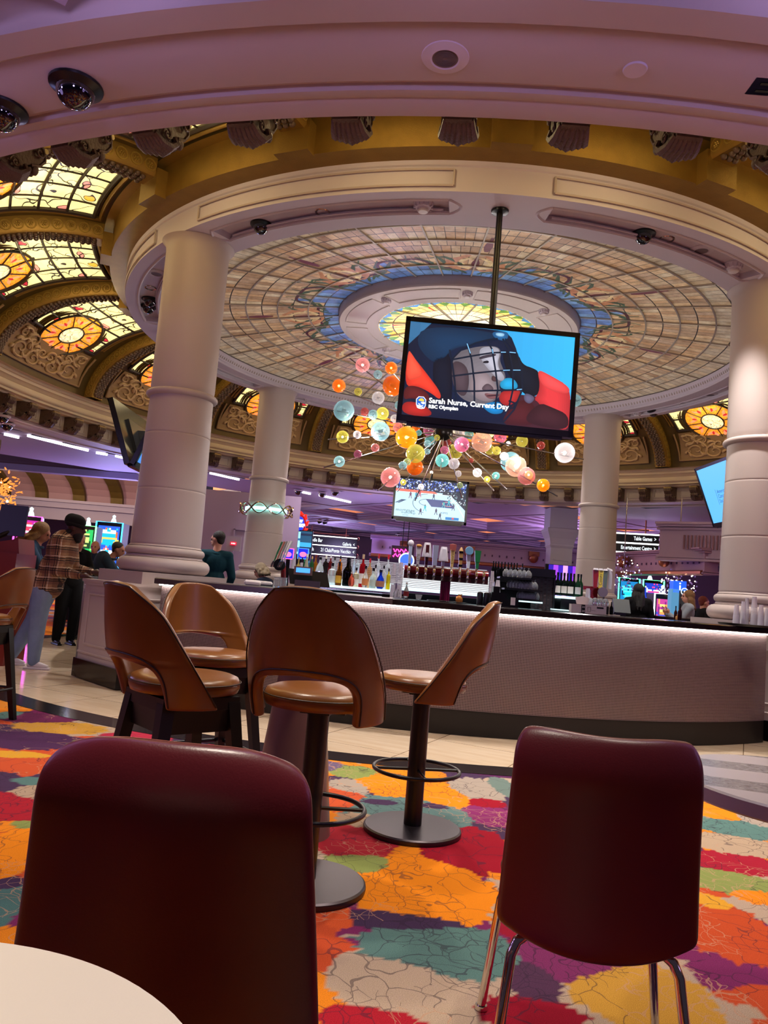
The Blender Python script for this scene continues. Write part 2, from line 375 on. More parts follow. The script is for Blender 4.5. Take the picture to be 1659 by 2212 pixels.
def carpet_mesh():
    rs = np.random.RandomState(4)
    parts = [(-3.6, 3.2, 1.5, 6.6, .0125), ]
    def colour(X, Y):
        Cc = np.zeros(X.shape+(3,)); best = np.full(X.shape, 1e9)
        # background blooms on a jittered grid
        wx = .06*np.sin(9*X+5*Y)+.04*np.sin(21*Y-7*X)+.02*np.sin(47*X+11*Y); wy = .06*np.sin(8*Y-6*X)+.04*np.sin(19*X+4*Y)+.02*np.sin(43*Y-9*X)
        s = .55; pc = [lin(c)[:3] for c, _ in PALP]
        ix = np.floor((X+wx)/s).astype(int); iy = np.floor((Y+wy)/s).astype(int)
        for dx in (-1, 0, 1):
            for dy in (-1, 0, 1):
                a, b = ix+dx, iy+dy; h = (a*73856093 ^ b*19349663) & 0xffff; h2 = (a*83492791 ^ b*29765123) & 0xffff
                px = (a+.2+.6*(h % 97)/97)*s; py = (b+.2+.6*(h2 % 89)/89)*s
                d = np.hypot(X+wx-px, Y+wy-py)*(0.7+.6*(h % 31)/31); mk = d < best; best = np.where(mk, d, best)
                pal = np.array(pc)[(h+h2) % len(pc)]; Cc = np.where(mk[..., None], pal, Cc)
        # blooms seen in the photo, soft order by scalloped distance
        bd = np.full(X.shape, 1.12)
        for k, (cx_, cy_, a, b, c) in enumerate(FLW):
            u = (X-cx_)/a; v = (Y-cy_)/b; an = np.arctan2(v, u); rr = np.hypot(u, v)
            n = 7+(k*5) % 7
            rr = rr*(1+.13*np.abs(np.sin(an*n/2+k))+.05*np.sin(an*19+k*2)*np.sin(an*5+k)+.05*np.abs(np.sin(an*13+k))+.03*np.sin(an*37+k)) 
            mk = rr < bd; bd = np.where(mk, rr, bd); Cc = np.where(mk[..., None], np.array(c), Cc)
        return Cc
    me = bpy.data.meshes.new('floor')
    xs = np.concatenate([np.arange(-16, -3.4, .12), np.arange(-3.4, 3.3, .0135), np.arange(3.3, 16, .12)])
    ys = np.concatenate([np.arange(-4, 1.5, .12), np.arange(1.5, 6.7, .0135), np.arange(6.7, 26, .12)])
    X, Y = np.meshgrid(xs, ys); nx, ny = len(xs), len(ys)
    V = np.stack([X, Y, np.zeros_like(X)], -1).reshape(-1, 3)
    i = np.arange(nx-1)[None]+np.arange(ny-1)[:, None]*nx
    fc = np.stack([i, i+1, i+1+nx, i+nx], -1).reshape(-1, 4)
    fx = (X[:-1, :-1]+X[1:, 1:])/2; fy = (Y[:-1, :-1]+Y[1:, 1:])/2
    keep = (np.hypot(fx-LC[0], fy-LC[1]) > 5.94).reshape(-1)
    fc = fc[keep]
    me.vertices.add(len(V)); me.vertices.foreach_set('co', V.ravel())
    me.loops.add(len(fc)*4); me.loops.foreach_set('vertex_index', fc.ravel().astype(np.int32))
    me.polygons.add(len(fc)); me.polygons.foreach_set('loop_start', np.arange(0, len(fc)*4, 4, dtype=np.int32))
    ca = me.color_attributes.new('Col', 'FLOAT_COLOR', 'POINT')
    C4 = np.ones((len(V), 4), dtype=np.float32); C4[:, :3] = colour(X, Y).reshape(-1, 3); ca.data.foreach_set('color', C4.ravel())
    me.update(calc_edges=True); me.validate()
    return me
def carpet_mat():
    g = NG('flower_carpet'); c = g.attr(); tc = g.n('TexCoord').outputs['Object']
    nz = g.noise(tc, 2.5, 3, 'Color'); w = g.n('Mix', data_type='VECTOR'); w.inputs[0].default_value = .3; g.l(tc, w.inputs[4]); g.l(nz, w.inputs[5])
    mp = g.n('Mapping'); mp.inputs['Scale'].default_value = (1, .75, 1); g.l(w.outputs[1], mp.inputs[0])
    v = g.n('TexVoronoi', feature='DISTANCE_TO_EDGE'); v.inputs['Scale'].default_value = 9; g.l(mp.outputs[0], v.inputs['Vector'])
    v2 = g.n('TexVoronoi', feature='DISTANCE_TO_EDGE'); v2.inputs['Scale'].default_value = 21; g.l(mp.outputs[0], v2.inputs['Vector'])
    big = g.noise(tc, 1.3, 2)
    l1 = g.math('LESS_THAN', v.outputs['Distance'], .012); l2 = g.math('MULTIPLY', g.math('LESS_THAN', v2.outputs['Distance'], .02), g.math('GREATER_THAN', g.noise(tc, 2.1, 2), .5))
    ln = g.math('MAXIMUM', l1, l2)
    lc = g.mix(g.math('GREATER_THAN', big, .56), (.035, .02, .04, 1), (.55, .3, .18, 1))
    col = g.mix(g.math('MULTIPLY', ln, .55), c, lc)
    fz = g.noise(tc, 420, 2); fm = g.n('Mix', data_type='RGBA', blend_type='MULTIPLY'); fm.inputs[0].default_value = 1
    rp = g.n('ValToRGB'); rp.color_ramp.elements[0].position = .25; rp.color_ramp.elements[0].color = (.45, .45, .45, 1); rp.color_ramp.elements[1].position = .7; rp.color_ramp.elements[1].color = (1.15, 1.15, 1.15, 1)
    g.l(fz, rp.inputs[0]); g.l(col, fm.inputs[6]); g.l(rp.outputs[0], fm.inputs[7])
    g.l(fm.outputs[2], g.b.inputs['Base Color']); g.b.inputs['Roughness'].default_value = .95; g.b.inputs['Specular IOR Level'].default_value = .1
    bp = g.n('Bump'); bp.inputs['Strength'].default_value = .5; bp.inputs['Distance'].default_value = .004; g.l(fz, bp.inputs['Height']); g.l(bp.outputs[0], g.b.inputs['Normal'])
    return g.m
me = carpet_mesh(); me.materials.append(carpet_mat())
fo = bpy.data.objects.new('floor', me); COL.objects.link(fo); struct(fo)
def annulus(name, c, r0, r1, z, m, n=160):
    b = MB(); b.lathe([(r0, z), (r1, z)], (c[0], c[1], 0), n); return struct(b.build(name, m, smooth=0))
annulus('trim_1', LC, 5.72, 5.985, .003, blackt)
b = MB(); b.lathe([(0, .001), (5.73, .001)], (LC[0], LC[1], 0), 160); struct(b.build('floor', trav, smooth=0))
b = MB(); b.box((0, 10, -.07), (60, 80, .1)); struct(b.build('floor', mat('sub_floor', '2A2226', .8), smooth=0))
# ---------------------------------------------------------------- rotunda
A0 = -.52  # rotation of the square of columns, degrees
CX, CY = C0
def polar(R, a, z): return Vector((CX+R*cos(rad(a)), CY+R*sin(rad(a)), z))
# outer ring soffit (structure)
b = MB()
b.lathe([(8.95, 3.98), (8.86, 3.98), (8.84, 3.90), (8.76, 3.86), (8.70, 3.76), (8.62, 3.72), (8.60, 3.64), (8.455, 3.64), (8.452, 3.655), (8.43, 3.665), (8.41, 3.675), (8.395, 3.66),
         (8.04, 3.66), (8.03, 3.675), (8.00, 3.68), (7.985, 3.65), (7.95, 3.645), (7.92, 3.655), (7.90, 3.64), (7.79, 3.64), (7.79, 3.69), (7.74, 3.69), (7.74, 3.96)], (CX, CY, 0), 200)
struct(b.build('ceiling', plaster, smooth=50))
# entablature cornice above the brackets
b = MB()
b.lathe([(7.74, 3.95), (7.64, 3.955), (7.60, 3.96), (7.585, 3.99), (7.50, 4.00), (7.495, 4.04), (7.46, 4.05), (7.44, 4.08), (7.44, 4.15), (7.42, 4.16), (7.40, 4.20), (7.36, 4.215), (7.35, 4.26), (7.32, 4.27), (7.32, 4.311), (7.22, 4.311)], (CX, CY, 0), 200)
struct(b.build('trim_2', mat('cornice_cream', 'CDB994', .5), smooth=50))
# dentil leaf strip under the cornice + recessed frieze panels are per bracket bay
frz = MB()
for k in range(80):
    a = 4.5*k+2.25+A0
    c = polar(7.732, a, 3.83); t = Vector((-sin(rad(a)), cos(rad(a)), 0)); n = Vector((cos(rad(a)), sin(rad(a)), 0))
    X = Matrix((t, -n, (0, 0, 1))).transposed()
    for (dx, dz, w, h) in ((0, .085, .30, .02), (0, -.085, .30, .02), (-.14, 0, .02, .19), (.14, 0, .02, .19)): frz.box(c+t*dx+Vector((0, 0, dz)), (w, .03, h), ax=X)
struct(frz.build('trim_3', plaster, smooth=0))
# scroll brackets, 80, one per bay
def bracket():
    r = thing('cornice_bracket', '', 'bracket', (CX, CY, 0), 'scroll brackets under the rotunda cornice')
    m = MB(); R = 7.74
    def fr(x, y, z): return (CX+x, CY+z, y)
    prof = [(R, 3.66), (R-.10, 3.655), (R-.17, 3.685), (R-.19, 3.74), (R-.23, 3.765), (R-.29, 3.79), (R-.325, 3.84), (R-.32, 3.90), (R-.28, 3.935), (R, 3.95)]
    m.prism(prof, -.07, .07, fr=fr)
    for s in (-1, 1):                       # side volutes
        for (cx_, cz, q) in ((R-.275, 3.87, .05), (R-.11, 3.715, .042)):
            m.tube([(CX+cx_+q*(1-k/14)*cos(k*.75), CY+s*.088, cz+q*(1-k/14)*sin(k*.75)) for k in range(13)], .008, 5)
    for k, y in enumerate((-.085, -.06, -.03, 0, .03, .06, .085)):               # acanthus ribs curling up at the tip
        q = 1-abs(y)*3.2
        m.tube([(CX+R-.02, CY+y*.8, 3.675), (CX+R-.09, CY+y*.9, 3.662-.012*q), (CX+R-.16*q-.04, CY+y, 3.668-.01*q), (CX+R-.20*q-.05, CY+y*1.1, 3.70), (CX+R-.17*q-.05, CY+y*1.1, 3.735)], [.014, .022, .026, .022, .012], 6)
        m.ball((CX+R-.20*q-.06, CY+y*1.12, 3.715), .018, 6, 4)
        m.tube([(CX+x-.006, CY+y*.8, z) for x, z in prof[4:9]], .012, 5)
    for y in (-.06, -.02, .02, .06): m.ball((CX+R-.27, CY+y, 3.75), .030, 8, 5, sc=(1, .8, 1.3))
    m.build('scroll', bronze, r)
    m = MB()
    for y in (-.055, -.018, .018, .055): m.lathe([(.018, -.02), (.02, 0), (.018, .02)], (CX+R-.318, CY+y, 3.905), 8, ax=Matrix.Rotation(pi/2, 3, 'X'))
    m.tube([(CX+R-.322, CY-.085, 3.905), (CX+R-.322, CY+.085, 3.905)], .019, 8)
    m.build('roll', mat('gilt_roll', '9A8458', .4, metal=.5), r)
    return r
def ring_label(a, what):
    a = (a+360) % 360
    nm = ['right', 'back right', 'back', 'back left', 'left', 'front left', 'front', 'front right'][int(((a+22.5) % 360)//45)]
    return nm
br0 = bracket()
for k in range(80):
    a = 4.5*k+A0
    o = br0 if k == 0 else copy_tree(br0)
    o.rotation_euler = (0, 0, rad(a))
    sec = ring_label(a, '')
    o['label'] = f'carved bronze scroll bracket under the rotunda cornice, {sec} part of the ring'
    o['group'] = f'scroll brackets, {sec} of the ring'
# ---------------------------------------------------------------- vault
R0v, AV, Z0v, BV = 5.2, 2.05, 4.311, 1.22
def VS(th, t, off=0.0):                    # th degrees about centre, t degrees along the profile; off = inward (down) offset
    T = rad(t); x = R0v+AV*cos(T); z = Z0v+BV*sin(T)
    nx, nz = cos(T)/AV, sin(T)/BV; L = hypot(nx, nz)
    R = x-off*nx/L; z = z-off*nz/L
    return Vector((CX+R*cos(rad(th)), CY+R*sin(rad(th)), z))
b = MB()
prof = [(R0v+AV*cos(rad(t)), Z0v+BV*sin(rad(t))) for t in range(0, 91, 5)]
b.lathe(prof+[(5.085, 5.53)], (CX, CY, .0), 192)
struct(b.build('ceiling', goldD, smooth=60))
b = MB()   # gold drop band and flat gold soffit around the canopy
b.lathe([(5.20, 5.50), (5.085, 5.50), (5.085, 5.139), (4.86, 5.139)], (CX, CY, 0), 192)
struct(b.build('trim_4', gold, smooth=30))
def rib():
    r = thing('vault_rib', '', 'rib', (CX, CY, 0), 'carved ribs between the vault windows')
    m = MB(); W = 1.35; D = .20
    ts = list(range(0, 91, 3)); vs = []; cols = []
    sec = [(-W, 0), (-W, D-.03), (-W*.85, D), (W*.85, D), (W, D-.03), (W, 0)]
    for t in ts:
        for (w, d) in sec:
            Rr = R0v+AV*cos(rad(t)); vs.append(VS(w*6.2/Rr, t, d))
    n = len(sec); fs = []
    for i in range(len(ts)-1):
        for k in range(n-1): fs.append((i*n+k, i*n+k+1, (i+1)*n+k+1, (i+1)*n+k))
    m.add(vs, fs)
    m.box(polar(5.14, 0, 5.27), (.13, .36, .30)); m.build('rib_body', gold, r, smooth=40)
    m = MB()   # carved underside
    for i, t in enumerate(np.arange(3, 88, 2.1)):
        Rr = R0v+AV*cos(rad(t)); s = 6.2/Rr
        for w in (-.62, 0, .62):
            m.ball(VS(w*s+(.12 if i % 2 else -.12)*s, t, D+.005), .034, 6, 4)
    m.build('carved_strip', bronze, r, smooth=60)
    for sd in (-1, 1):   # rosettes in rings on both side faces
        m = MB()
        for t in np.arange(5, 88, 4.6):
            Rr = R0v+AV*cos(rad(t)); s = 6.2/Rr
            c = VS(sd*W*s, t, .10); q = VS(sd*W*s, t+1, .10)
            tv = (q-c).normalized(); nv = (VS(sd*W*s, t, .15)-c).normalized(); ov = tv.cross(nv)*(1 if sd > 0 else -1)
            ov = Vector((0, 1, 0))*sd*.004
            m.tube([c+ov+tv*.062*cos(k*pi/6)+nv*.062*sin(k*pi/6) for k in range(12)], .009, 4, closed=True)
            for k in range(6): m.ball(c+ov+tv*.024*cos(k*pi/3)+nv*.024*sin(k*pi/3), .012, 5, 4)
            m.ball(c+ov, .012, 5, 4)
        m.build('rosette_band', mat('gilt_rosettes', 'A8883E', .4, metal=.5), r, smooth=60)
    return r
WL = {0: 'hidden behind the front right column', 1: 'with a large orange medallion just left of the front right column', 2: 'its medallion split by the back right column', 3: 'behind the lower right corner of the big screen', 4: 'its medallion seen through the left globes of the chandelier',
      5: 'its medallion crossed by the back left column', 6: 'its medallion cut by the front left column', 7: 'with a whole orange medallion left of the front left column', 8: 'second from the top at the left photo edge, medallion cut off', 9: 'uppermost at the left photo edge, under the near brackets',
      10: 'with only its lower panes showing under the ring at upper left', 11: 'mostly hidden above the ring, left of the top centre', 12: 'mostly hidden above the ring, right of the top centre', 13: 'with a small corner of panes at the upper right', 14: 'at the right photo edge near the top', 15: 'outside the frame to the right'}
RL = {0: 'hidden behind the front right column', 1: 'hidden above the blue television', 2: 'between the back right column and the front right column', 3: 'behind the right side of the chandelier', 4: 'behind the middle of the chandelier', 5: 'between the back left column and the chandelier',
      6: 'between the front left and back left columns', 7: 'ending above the dark tilted television', 8: 'below the second window from the top left', 9: 'between the two upper windows at the left edge', 10: 'running down to the canopy at the upper left', 11: 'ending above the canopy, left of the top centre', 12: 'ending above the canopy, just right of the top centre', 13: 'ending at the canopy in the upper right corner', 14: 'beyond the right photo edge near the top', 15: 'outside the frame on the right'}
rb0 = rib()
for k in range(16):
    o = rb0 if k == 0 else copy_tree(rb0)
    a = 22.5*k+A0; o.rotation_euler = (0, 0, rad(a)); sec = ring_label(a, '')
    o['label'] = 'gilded vault rib '+RL[k]; o['group'] = 'gilded vault ribs'
def vault_window():
    r = thing('vault_window', '', 'window', (CX, CY, 0), 'stained glass windows of the ring vault')
    tE = [37, 48, 58, 67.5, 77, 86]; HW = 7.3
    def thw(t, u): return u*HW          # u in -1..1
    g = MB(); lead = MB()
    for i in range(5):
        for j in range(4):
            t0, t1 = tE[i], tE[i+1]; u0, u1 = -1+j*.5, -.5+j*.5
            ns = 3
            for a in range(ns):
                ta, tb = t0+(t1-t0)*a/ns, t0+(t1-t0)*(a+1)/ns
                if i == 0 and abs((u0+u1)/2) < .5 and False: continue
                uvb = (j*1.3+i*.7)
                g.add([VS(thw(ta, u0), ta, .012), VS(thw(ta, u1), ta, .012), VS(thw(tb, u1), tb, .012), VS(thw(tb, u0), tb, .012)], [(0, 1, 2, 3)], 0, 'EFE3A2',
                      [[(u0*1.6+3+0*uvb, t0*.11+(ta-t0)*.11), (u1*1.6+3, ta*.11), (u1*1.6+3, tb*.11), (u0*1.6+3, tb*.11)]])
    g.build('glass', vglass, r, smooth=0)
    for i, t in enumerate(tE): lead.tube([VS(thw(t, u), t, .03) for u in np.linspace(-1, 1, 7)], .018 if 0 < i < 5 else .03, 6)
    for j in range(5):
        u = -1+j*.5; lead.tube([VS(thw(t, u), t, .03) for t in np.linspace(tE[0], tE[-1], 16)], .012 if 0 < j < 4 else .03, 6)
    lead.build('lead_grid', leadm, r, smooth=60)
    f = MB()  # moulded frame, outer
    for off, q in ((1.03, .03), (1.07, .018)):
        e = (off-1)*HW
        path = [VS(-HW-e*2, t, .02) for t in np.linspace(42, 88, 14)]+[VS(u*(HW+e*2), 88+e*.5, .02) for u in np.linspace(-1, 1, 7)]+[VS(HW+e*2, t, .02) for t in np.linspace(88, 42, 14)]
        f.tube(path, q, 6)
    f.build('frame', gold, r, smooth=60)
    # medallion
    tm, rm = 43.0, .60
    cm = VS(0, tm, .05); ev = (VS(0, tm+1, .05)-cm).normalized(); eu = Vector((0, 1, 0)); en = eu.cross(ev)
    if (cm+en - Vector((CX, CY, 3))).length > (cm - Vector((CX, CY, 3))).length: en = -en
    def mp(q, a, h=0): return cm+eu*(q*cos(a))+ev*(q*.92*sin(a))+en*h
    m = MB(); N = 48
    for k in range(N):
        a0, a1 = 2*pi*k/N, 2*pi*(k+1)/N
        for (q0, q1, c) in ((0, .22, 'F2E2B8'), (.24, .56, 'F0962A')):
            vs = [mp(q0, a0, .02), mp(q1, a0, .02), mp(q1, a1, .02), mp(q0, a1, .02)]
            uvs = [[(3+q*cos(a)*3, 3+q*sin(a)*3) for q, a in ((q0, a0), (q1, a0), (q1, a1), (q0, a1))]]
            m.add(vs, [(0, 1, 2, 3)], 0, c, uvs)
    m.build('medallion_glass', mglass, r, smooth=0)
    m = MB()   # red and pink petals on the medallion
    for k in range(8):
        a = 2*pi*(k+.5)/8
        for da, c in ((-.16, 'E8906A'), (.16, 'E8906A'), (0, 'A81E28')):
            L = .2 if c != 'A81E28' else .13
            p0 = mp(.3, a, .026); pts = [mp(.3, a, .027), mp(.3+L*.5, a+da-.1, .027), mp(.3+L, a+da*1.6, .027), mp(.3+L*.5, a+da+.1, .027)]
            m.add(pts, [(0, 1, 2, 3)], 0, c, [[(.1, .1), (.2, .1), (.2, .2), (.1, .2)]])
    m.build('petals', mglass, r, smooth=0)
    m = MB()
    for q, w in ((.23, .014), (.575, .022)): m.tube([mp(q, 2*pi*k/32, .03) for k in range(32)], w, 6, closed=True)
    for k in range(8): m.tube([mp(.23, 2*pi*k/8, .03), mp(.57, 2*pi*k/8, .03)], .010, 5)
    m.build('medallion_lead', leadm, r, smooth=60)
    m = MB()
    for q, w in ((.62, .03), (.68, .022), (.72, .014)): m.tube([mp(q, 2*pi*k/40, -.01) for k in range(40)], w, 6, closed=True)
    # backing disc so that the frame sits on a plate
    m.add([mp(.74, 2*pi*k/40, -.03) for k in range(40)], [tuple(range(40))])
    m.build('medallion_frame', goldD, r, smooth=60)
    # relief panel below the medallion
    m = MB(); tl = np.linspace(7, 34, 10); ul = np.linspace(-1, 1, 13)
    def hw(t): return 8.4-(t-7)*.03
    for i in range(9):
        for j in range(12):
            m.add([VS(ul[j]*hw(tl[i]), tl[i], .02), VS(ul[j+1]*hw(tl[i]), tl[i], .02), VS(ul[j+1]*hw(tl[i+1]), tl[i+1], .02), VS(ul[j]*hw(tl[i+1]), tl[i+1], .02)], [(0, 1, 2, 3)])
    path = [VS(-8.4, t, .03) for t in (34, 25, 16, 7)]+[VS(u*8.4, 7, .03) for u in np.linspace(-1, 1, 9)]+[VS(8.4, t, .03) for t in (7, 16, 25, 34)]
    m.tube(path, .02, 6); m.build('relief_ground', reliefb, r, smooth=60)
    m = MB()
    def spiral(u, t, q, turns, sgn, ph, tail=None, w=.026):
        pts = []; rr = []; N = int(14*turns)
        for k in range(N+1):
            f = k/N; a = ph+sgn*f*turns*2*pi; qq = q*(1-f)**.8+.015
            pts.append(VS((u+qq*cos(a)/6.9*57.3/1.0), t+qq*sin(a)/1.75*57.3, .035)); rr.append(w*(1-.5*f))
        m.tube(pts, rr, 5)
    for s in (-1, 1):
        spiral(s*5.2, 16.5, .26, 1.6, s, pi/2); spiral(s*2.0, 13.5, .19, 1.4, -s, pi/2); spiral(s*6.3, 28, .16, 1.3, -s, -pi/2); spiral(s*3.9, 26, .15, 1.2, s, 0); spiral(s*.9, 20.5, .12, 1.2, s, pi)
        for (u, t, L, an) in ((3.6, 19, .2, .6), (4.6, 22.5, .18, 1.2), (2.9, 22, .16, 2.0), (6.9, 21, .2, 1.7), (1.5, 16.5, .15, .2), (3.4, 11.5, .2, -.3), (5.8, 10.5, .18, .1), (7.1, 13, .15, 1.2), (2.3, 18, .14, 1.1), (5.2, 26.5, .16, .9), (7.2, 31, .12, 2.4), (.6, 11, .13, 1.5)):
            pts = []; rr = []
            for k in range(6):
                f = k/5; a = an+f*1.1; pts.append(VS(s*(u+(L*f*cos(a))/6.9*57.3), t+L*f*sin(a)/1.75*57.3, .032)); rr.append(.012+.024*sin(pi*min(1, f+.15)))
            m.tube(pts, rr, 5)
    m.build('scroll_relief', relief, r, smooth=70)
    return r
vw0 = vault_window()
for k in range(16):
    o = vw0 if k == 0 else copy_tree(vw0)
    a = 22.5*(k+.5)+A0; o.rotation_euler = (0, 0, rad(a)); sec = ring_label(a, '')
    o['label'] = 'lit floral vault window, '+WL[k]; o['group'] = 'stained glass vault windows'
# ---------------------------------------------------------------- canopy ring carried by four columns
b = MB(); ZS = 4.845
b.lathe([(4.87, 5.145), (4.855, 5.12), (4.855, 5.10), (4.84, 5.09), (4.84, 4.86), (4.853, 4.855), (4.853, ZS), (4.70, ZS)], (CX, CY, 0), 192)
b.lathe([(4.42, ZS), (4.20, ZS), (4.20, 4.862), (4.205, 4.88), (4.185, 4.90), (4.19, 4.93), (4.17, 4.97), (4.17, 5.03), (4.20, 5.05)], (CX, CY, 0), 192)
b.lathe([(4.87, 5.145), (4.2, 5.16)], (CX, CY, 0), 96)
# soffit band with recessed panels
NP = 8
def arc_quads(mb, r0, r1, z0, z1, a0, a1, n=20):
    for k in range(n):
        p, q = a0+(a1-a0)*k/n, a0+(a1-a0)*(k+1)/n
        mb.quad(polar(r0, p, z0), polar(r1, p, z1), polar(r1, q, z1), polar(r0, q, z0))
for k in range(NP):
    cA = k*45+A0+22.5; g0, g1 = cA-16.5, cA+16.5
    arc_quads(b, 4.42, 4.70, ZS, ZS, cA-22.5, g0, 6); arc_quads(b, 4.42, 4.70, ZS, ZS, g1, cA+22.5, 6)
    rz = ZS+.07
    arc_quads(b, 4.42, 4.70, rz, rz, g0, g1)
    arc_quads(b, 4.42, 4.42, ZS, rz, g0, g1); arc_quads(b, 4.70, 4.70, ZS, rz, g0, g1)
    for g in (g0, g1): b.quad(polar(4.42, g, ZS), polar(4.70, g, ZS), polar(4.70, g, rz), polar(4.42, g, rz))
    def arcp(R, z, a0, a1, n=24): return [polar(R, a0+(a1-a0)*i/n, z) for i in range(n+1)]
    def concave(g, s): return [polar(4.42+.28*f, g+s*(-1.4*sin(pi*f)), ZS+.008) for f in np.linspace(0, 1, 8)]
    b.tube(arcp(4.43, ZS+.008, g0, g1)+concave(g1, -1)[1:], .02, 6); b.tube(arcp(4.455, ZS+.03, g0+.8, g1-.8), .012, 6); b.tube(arcp(4.69, ZS+.008, g0, g1), .02, 6); b.tube(concave(g0, 1), .02, 6)
struct(b.build('ceiling', plasterD, smooth=40))
b = MB()  # raised panels on the outer fascia
for k in range(8):
    cA = k*45+A0+22.5
    for z in (4.90, 5.055): b.tube(arcp(4.858, z, cA-17, cA+17, 30), .012, 5)
    for g in (-17, 17): b.tube([polar(4.858, cA+g, 4.90), polar(4.858, cA+g, 5.055)], .012, 5)
struct(b.build('trim_5', plaster, smooth=60))
b = MB()  # egg and dart beads on the inner cornice
for k in range(420): b.ball(polar(4.185, k*360/420, 4.955), .020, 6, 4, sc=(1, .7, 1.8))
struct(b.build('trim_6', plaster, smooth=60))
# ---------------------------------------------------------------- shallow stained glass dome
def zd(R): return 5.05+(4.19-R)/(4.19-1.85)*.296
dome = thing('stained_glass_dome', 'shallow beige stained glass dome above the bar with blue lily border', 'dome ceiling', (CX, CY, 5.04))
rings = [1.85, 2.08, 2.31, 2.54, 2.77, 3.0, 3.23, 3.46, 3.69, 3.94, 4.185]
m = MB(); rs = random.Random(3)
bands = ['C8A882', 'BE9C78', 'D2B894', 'B8A088', 'C4AE90', 'A98C70', 'CDBEA2', 'B59A80']
for i in range(10):
    nsub = 3 if i < 2 else (5 if i < 5 else 6)
    if i in (0, 1): nsub = 3
    n = 32*nsub
    for k in range(n):
        a0, a1 = A0+360*k/n, A0+360*(k+1)/n; am = (a0+a1)/2
        w = (am-A0) % 45; border = 2.12+.30*(abs(w-22.5) < 7)-.05*cos(rad(am*16))
        c = rs.choice(bands)
        if (rings[i]+rings[i+1])/2 < border: c = rs.choice(['5E86C8', '6E98D4', '5A7EBE', '7AA4D8'])
        elif i >= 8: c = rs.choice(['BDB09A', 'B5A894', 'C2AF92'])
        for j in range(1):
            m.add([polar(rings[i], a0, zd(rings[i])), polar(rings[i+1], a0, zd(rings[i+1])), polar(rings[i+1], a1, zd(rings[i+1])), polar(rings[i], a1, zd(rings[i]))], [(0, 1, 2, 3)], 0, c, [[(0, 0), (1, 0), (1, 1), (0, 1)]])
m.build('glass_panes', domeglass, dome, smooth=0)
m = MB()
for k in range(32):
    a = A0+11.25*k; m.tube([polar(1.85, a, zd(1.85)-.012), polar(4.185, a, zd(4.185)-.012)], .014, 4)
m.build('radial_rib', ribm, dome, smooth=0)
m = MB()
for R in (2.31, 2.77, 3.23, 3.69): m.tube([polar(R, k*3, zd(R)-.012) for k in range(120)], .014, 4, closed=True)
m.build('ring_rib', ribm, dome, smooth=0)
def flat_ribbon(mb, pts, w, col):
    L = []
    for i, p in enumerate(pts):
        a = pts[max(0, i-1)]; c = pts[min(len(pts)-1, i+1)]; t = Vector((c[0]-a[0], c[1]-a[1], 0)).normalized(); nn = Vector((-t.y, t.x, 0))
        ww = w*(sin(pi*min(.92, .12+i/(len(pts)-1)))*.9+.1); L.append((p+nn*ww, p-nn*ww))
    for i in range(len(L)-1): mb.add([L[i][0], L[i][1], L[i+1][1], L[i+1][0]], [(0, 1, 2, 3)], 0, col, [[(.5, .5)]*4])
def onD(R, a): p = polar(R, a, zd(R)-.006); return p
m = MB(); edge = MB()
for k in range(8):
    base = A0+45*k
    ce = base      # lilies at each 45
    for s in (-1, 1):
        for (a0, R0_, pts) in ((0, 0, [(1.95, 2), (2.15, 6), (2.35, 9), (2.62, 11), (2.80, 14)]), (0, 0, [(2.0, 5), (2.2, 11), (2.32, 17), (2.5, 20), (2.7, 19)]), (0, 0, [(2.05, 8), (2.18, 14), (2.38, 13), (2.6, 17)]), (0, 0, [(2.1, 3), (2.4, 5), (2.6, 9), (2.55, 13)]), (0, 0, [(2.42, 20), (2.55, 22), (2.45, 22.4)])):
            sm = []
            for i in range(len(pts)-1):
                for f in (0, .33, .66): sm.append(onD(pts[i][0]*(1-f)+pts[i+1][0]*f, ce+s*(pts[i][1]*(1-f)+pts[i+1][1]*f)))
            sm.append(onD(pts[-1][0], ce+s*pts[-1][1])); flat_ribbon(m, sm, .032, '3E5A48')
        # petals
        flat_ribbon(m, [onD(2.1+q*.6, ce+s*(2+7*sin(pi*q)*(.5+.5*(1-q)))) for q in np.linspace(0, 1, 10)], .085, 'B98460')
        flat_ribbon(m, [onD(2.15+q*.45, ce+s*(1+4*sin(pi*q))) for q in np.linspace(0, 1, 8)], .06, 'D8C89A')
    flat_ribbon(m, [onD(2.2+q*.45, ce) for q in np.linspace(0, 1, 8)], .05, '5E2A38')
    flat_ribbon(m, [onD(2.85+q*.5, ce+1.5) for q in np.linspace(0, 1, 8)], .05, '6A3446')
    # maroon scalloped outline of the blue border
    pts = []
    for w in np.linspace(0, 45, 46): pts.append(onD(2.16+.38/(1+math.exp(-(8.5-abs(w-22.5))*1.1)), base+w))
    for i in range(45):
        n_ = (pts[i+1]-pts[i]); nn = Vector((-n_.y, n_.x, 0)).normalized()*.022
        m.add([pts[i]+nn, pts[i]-nn, pts[i+1]-nn, pts[i+1]+nn], [(0, 1, 2, 3)], 0, '4A1E30', [[(.5, .5)]*4])
m.build('lily_pattern', domeglass, dome, smooth=0)
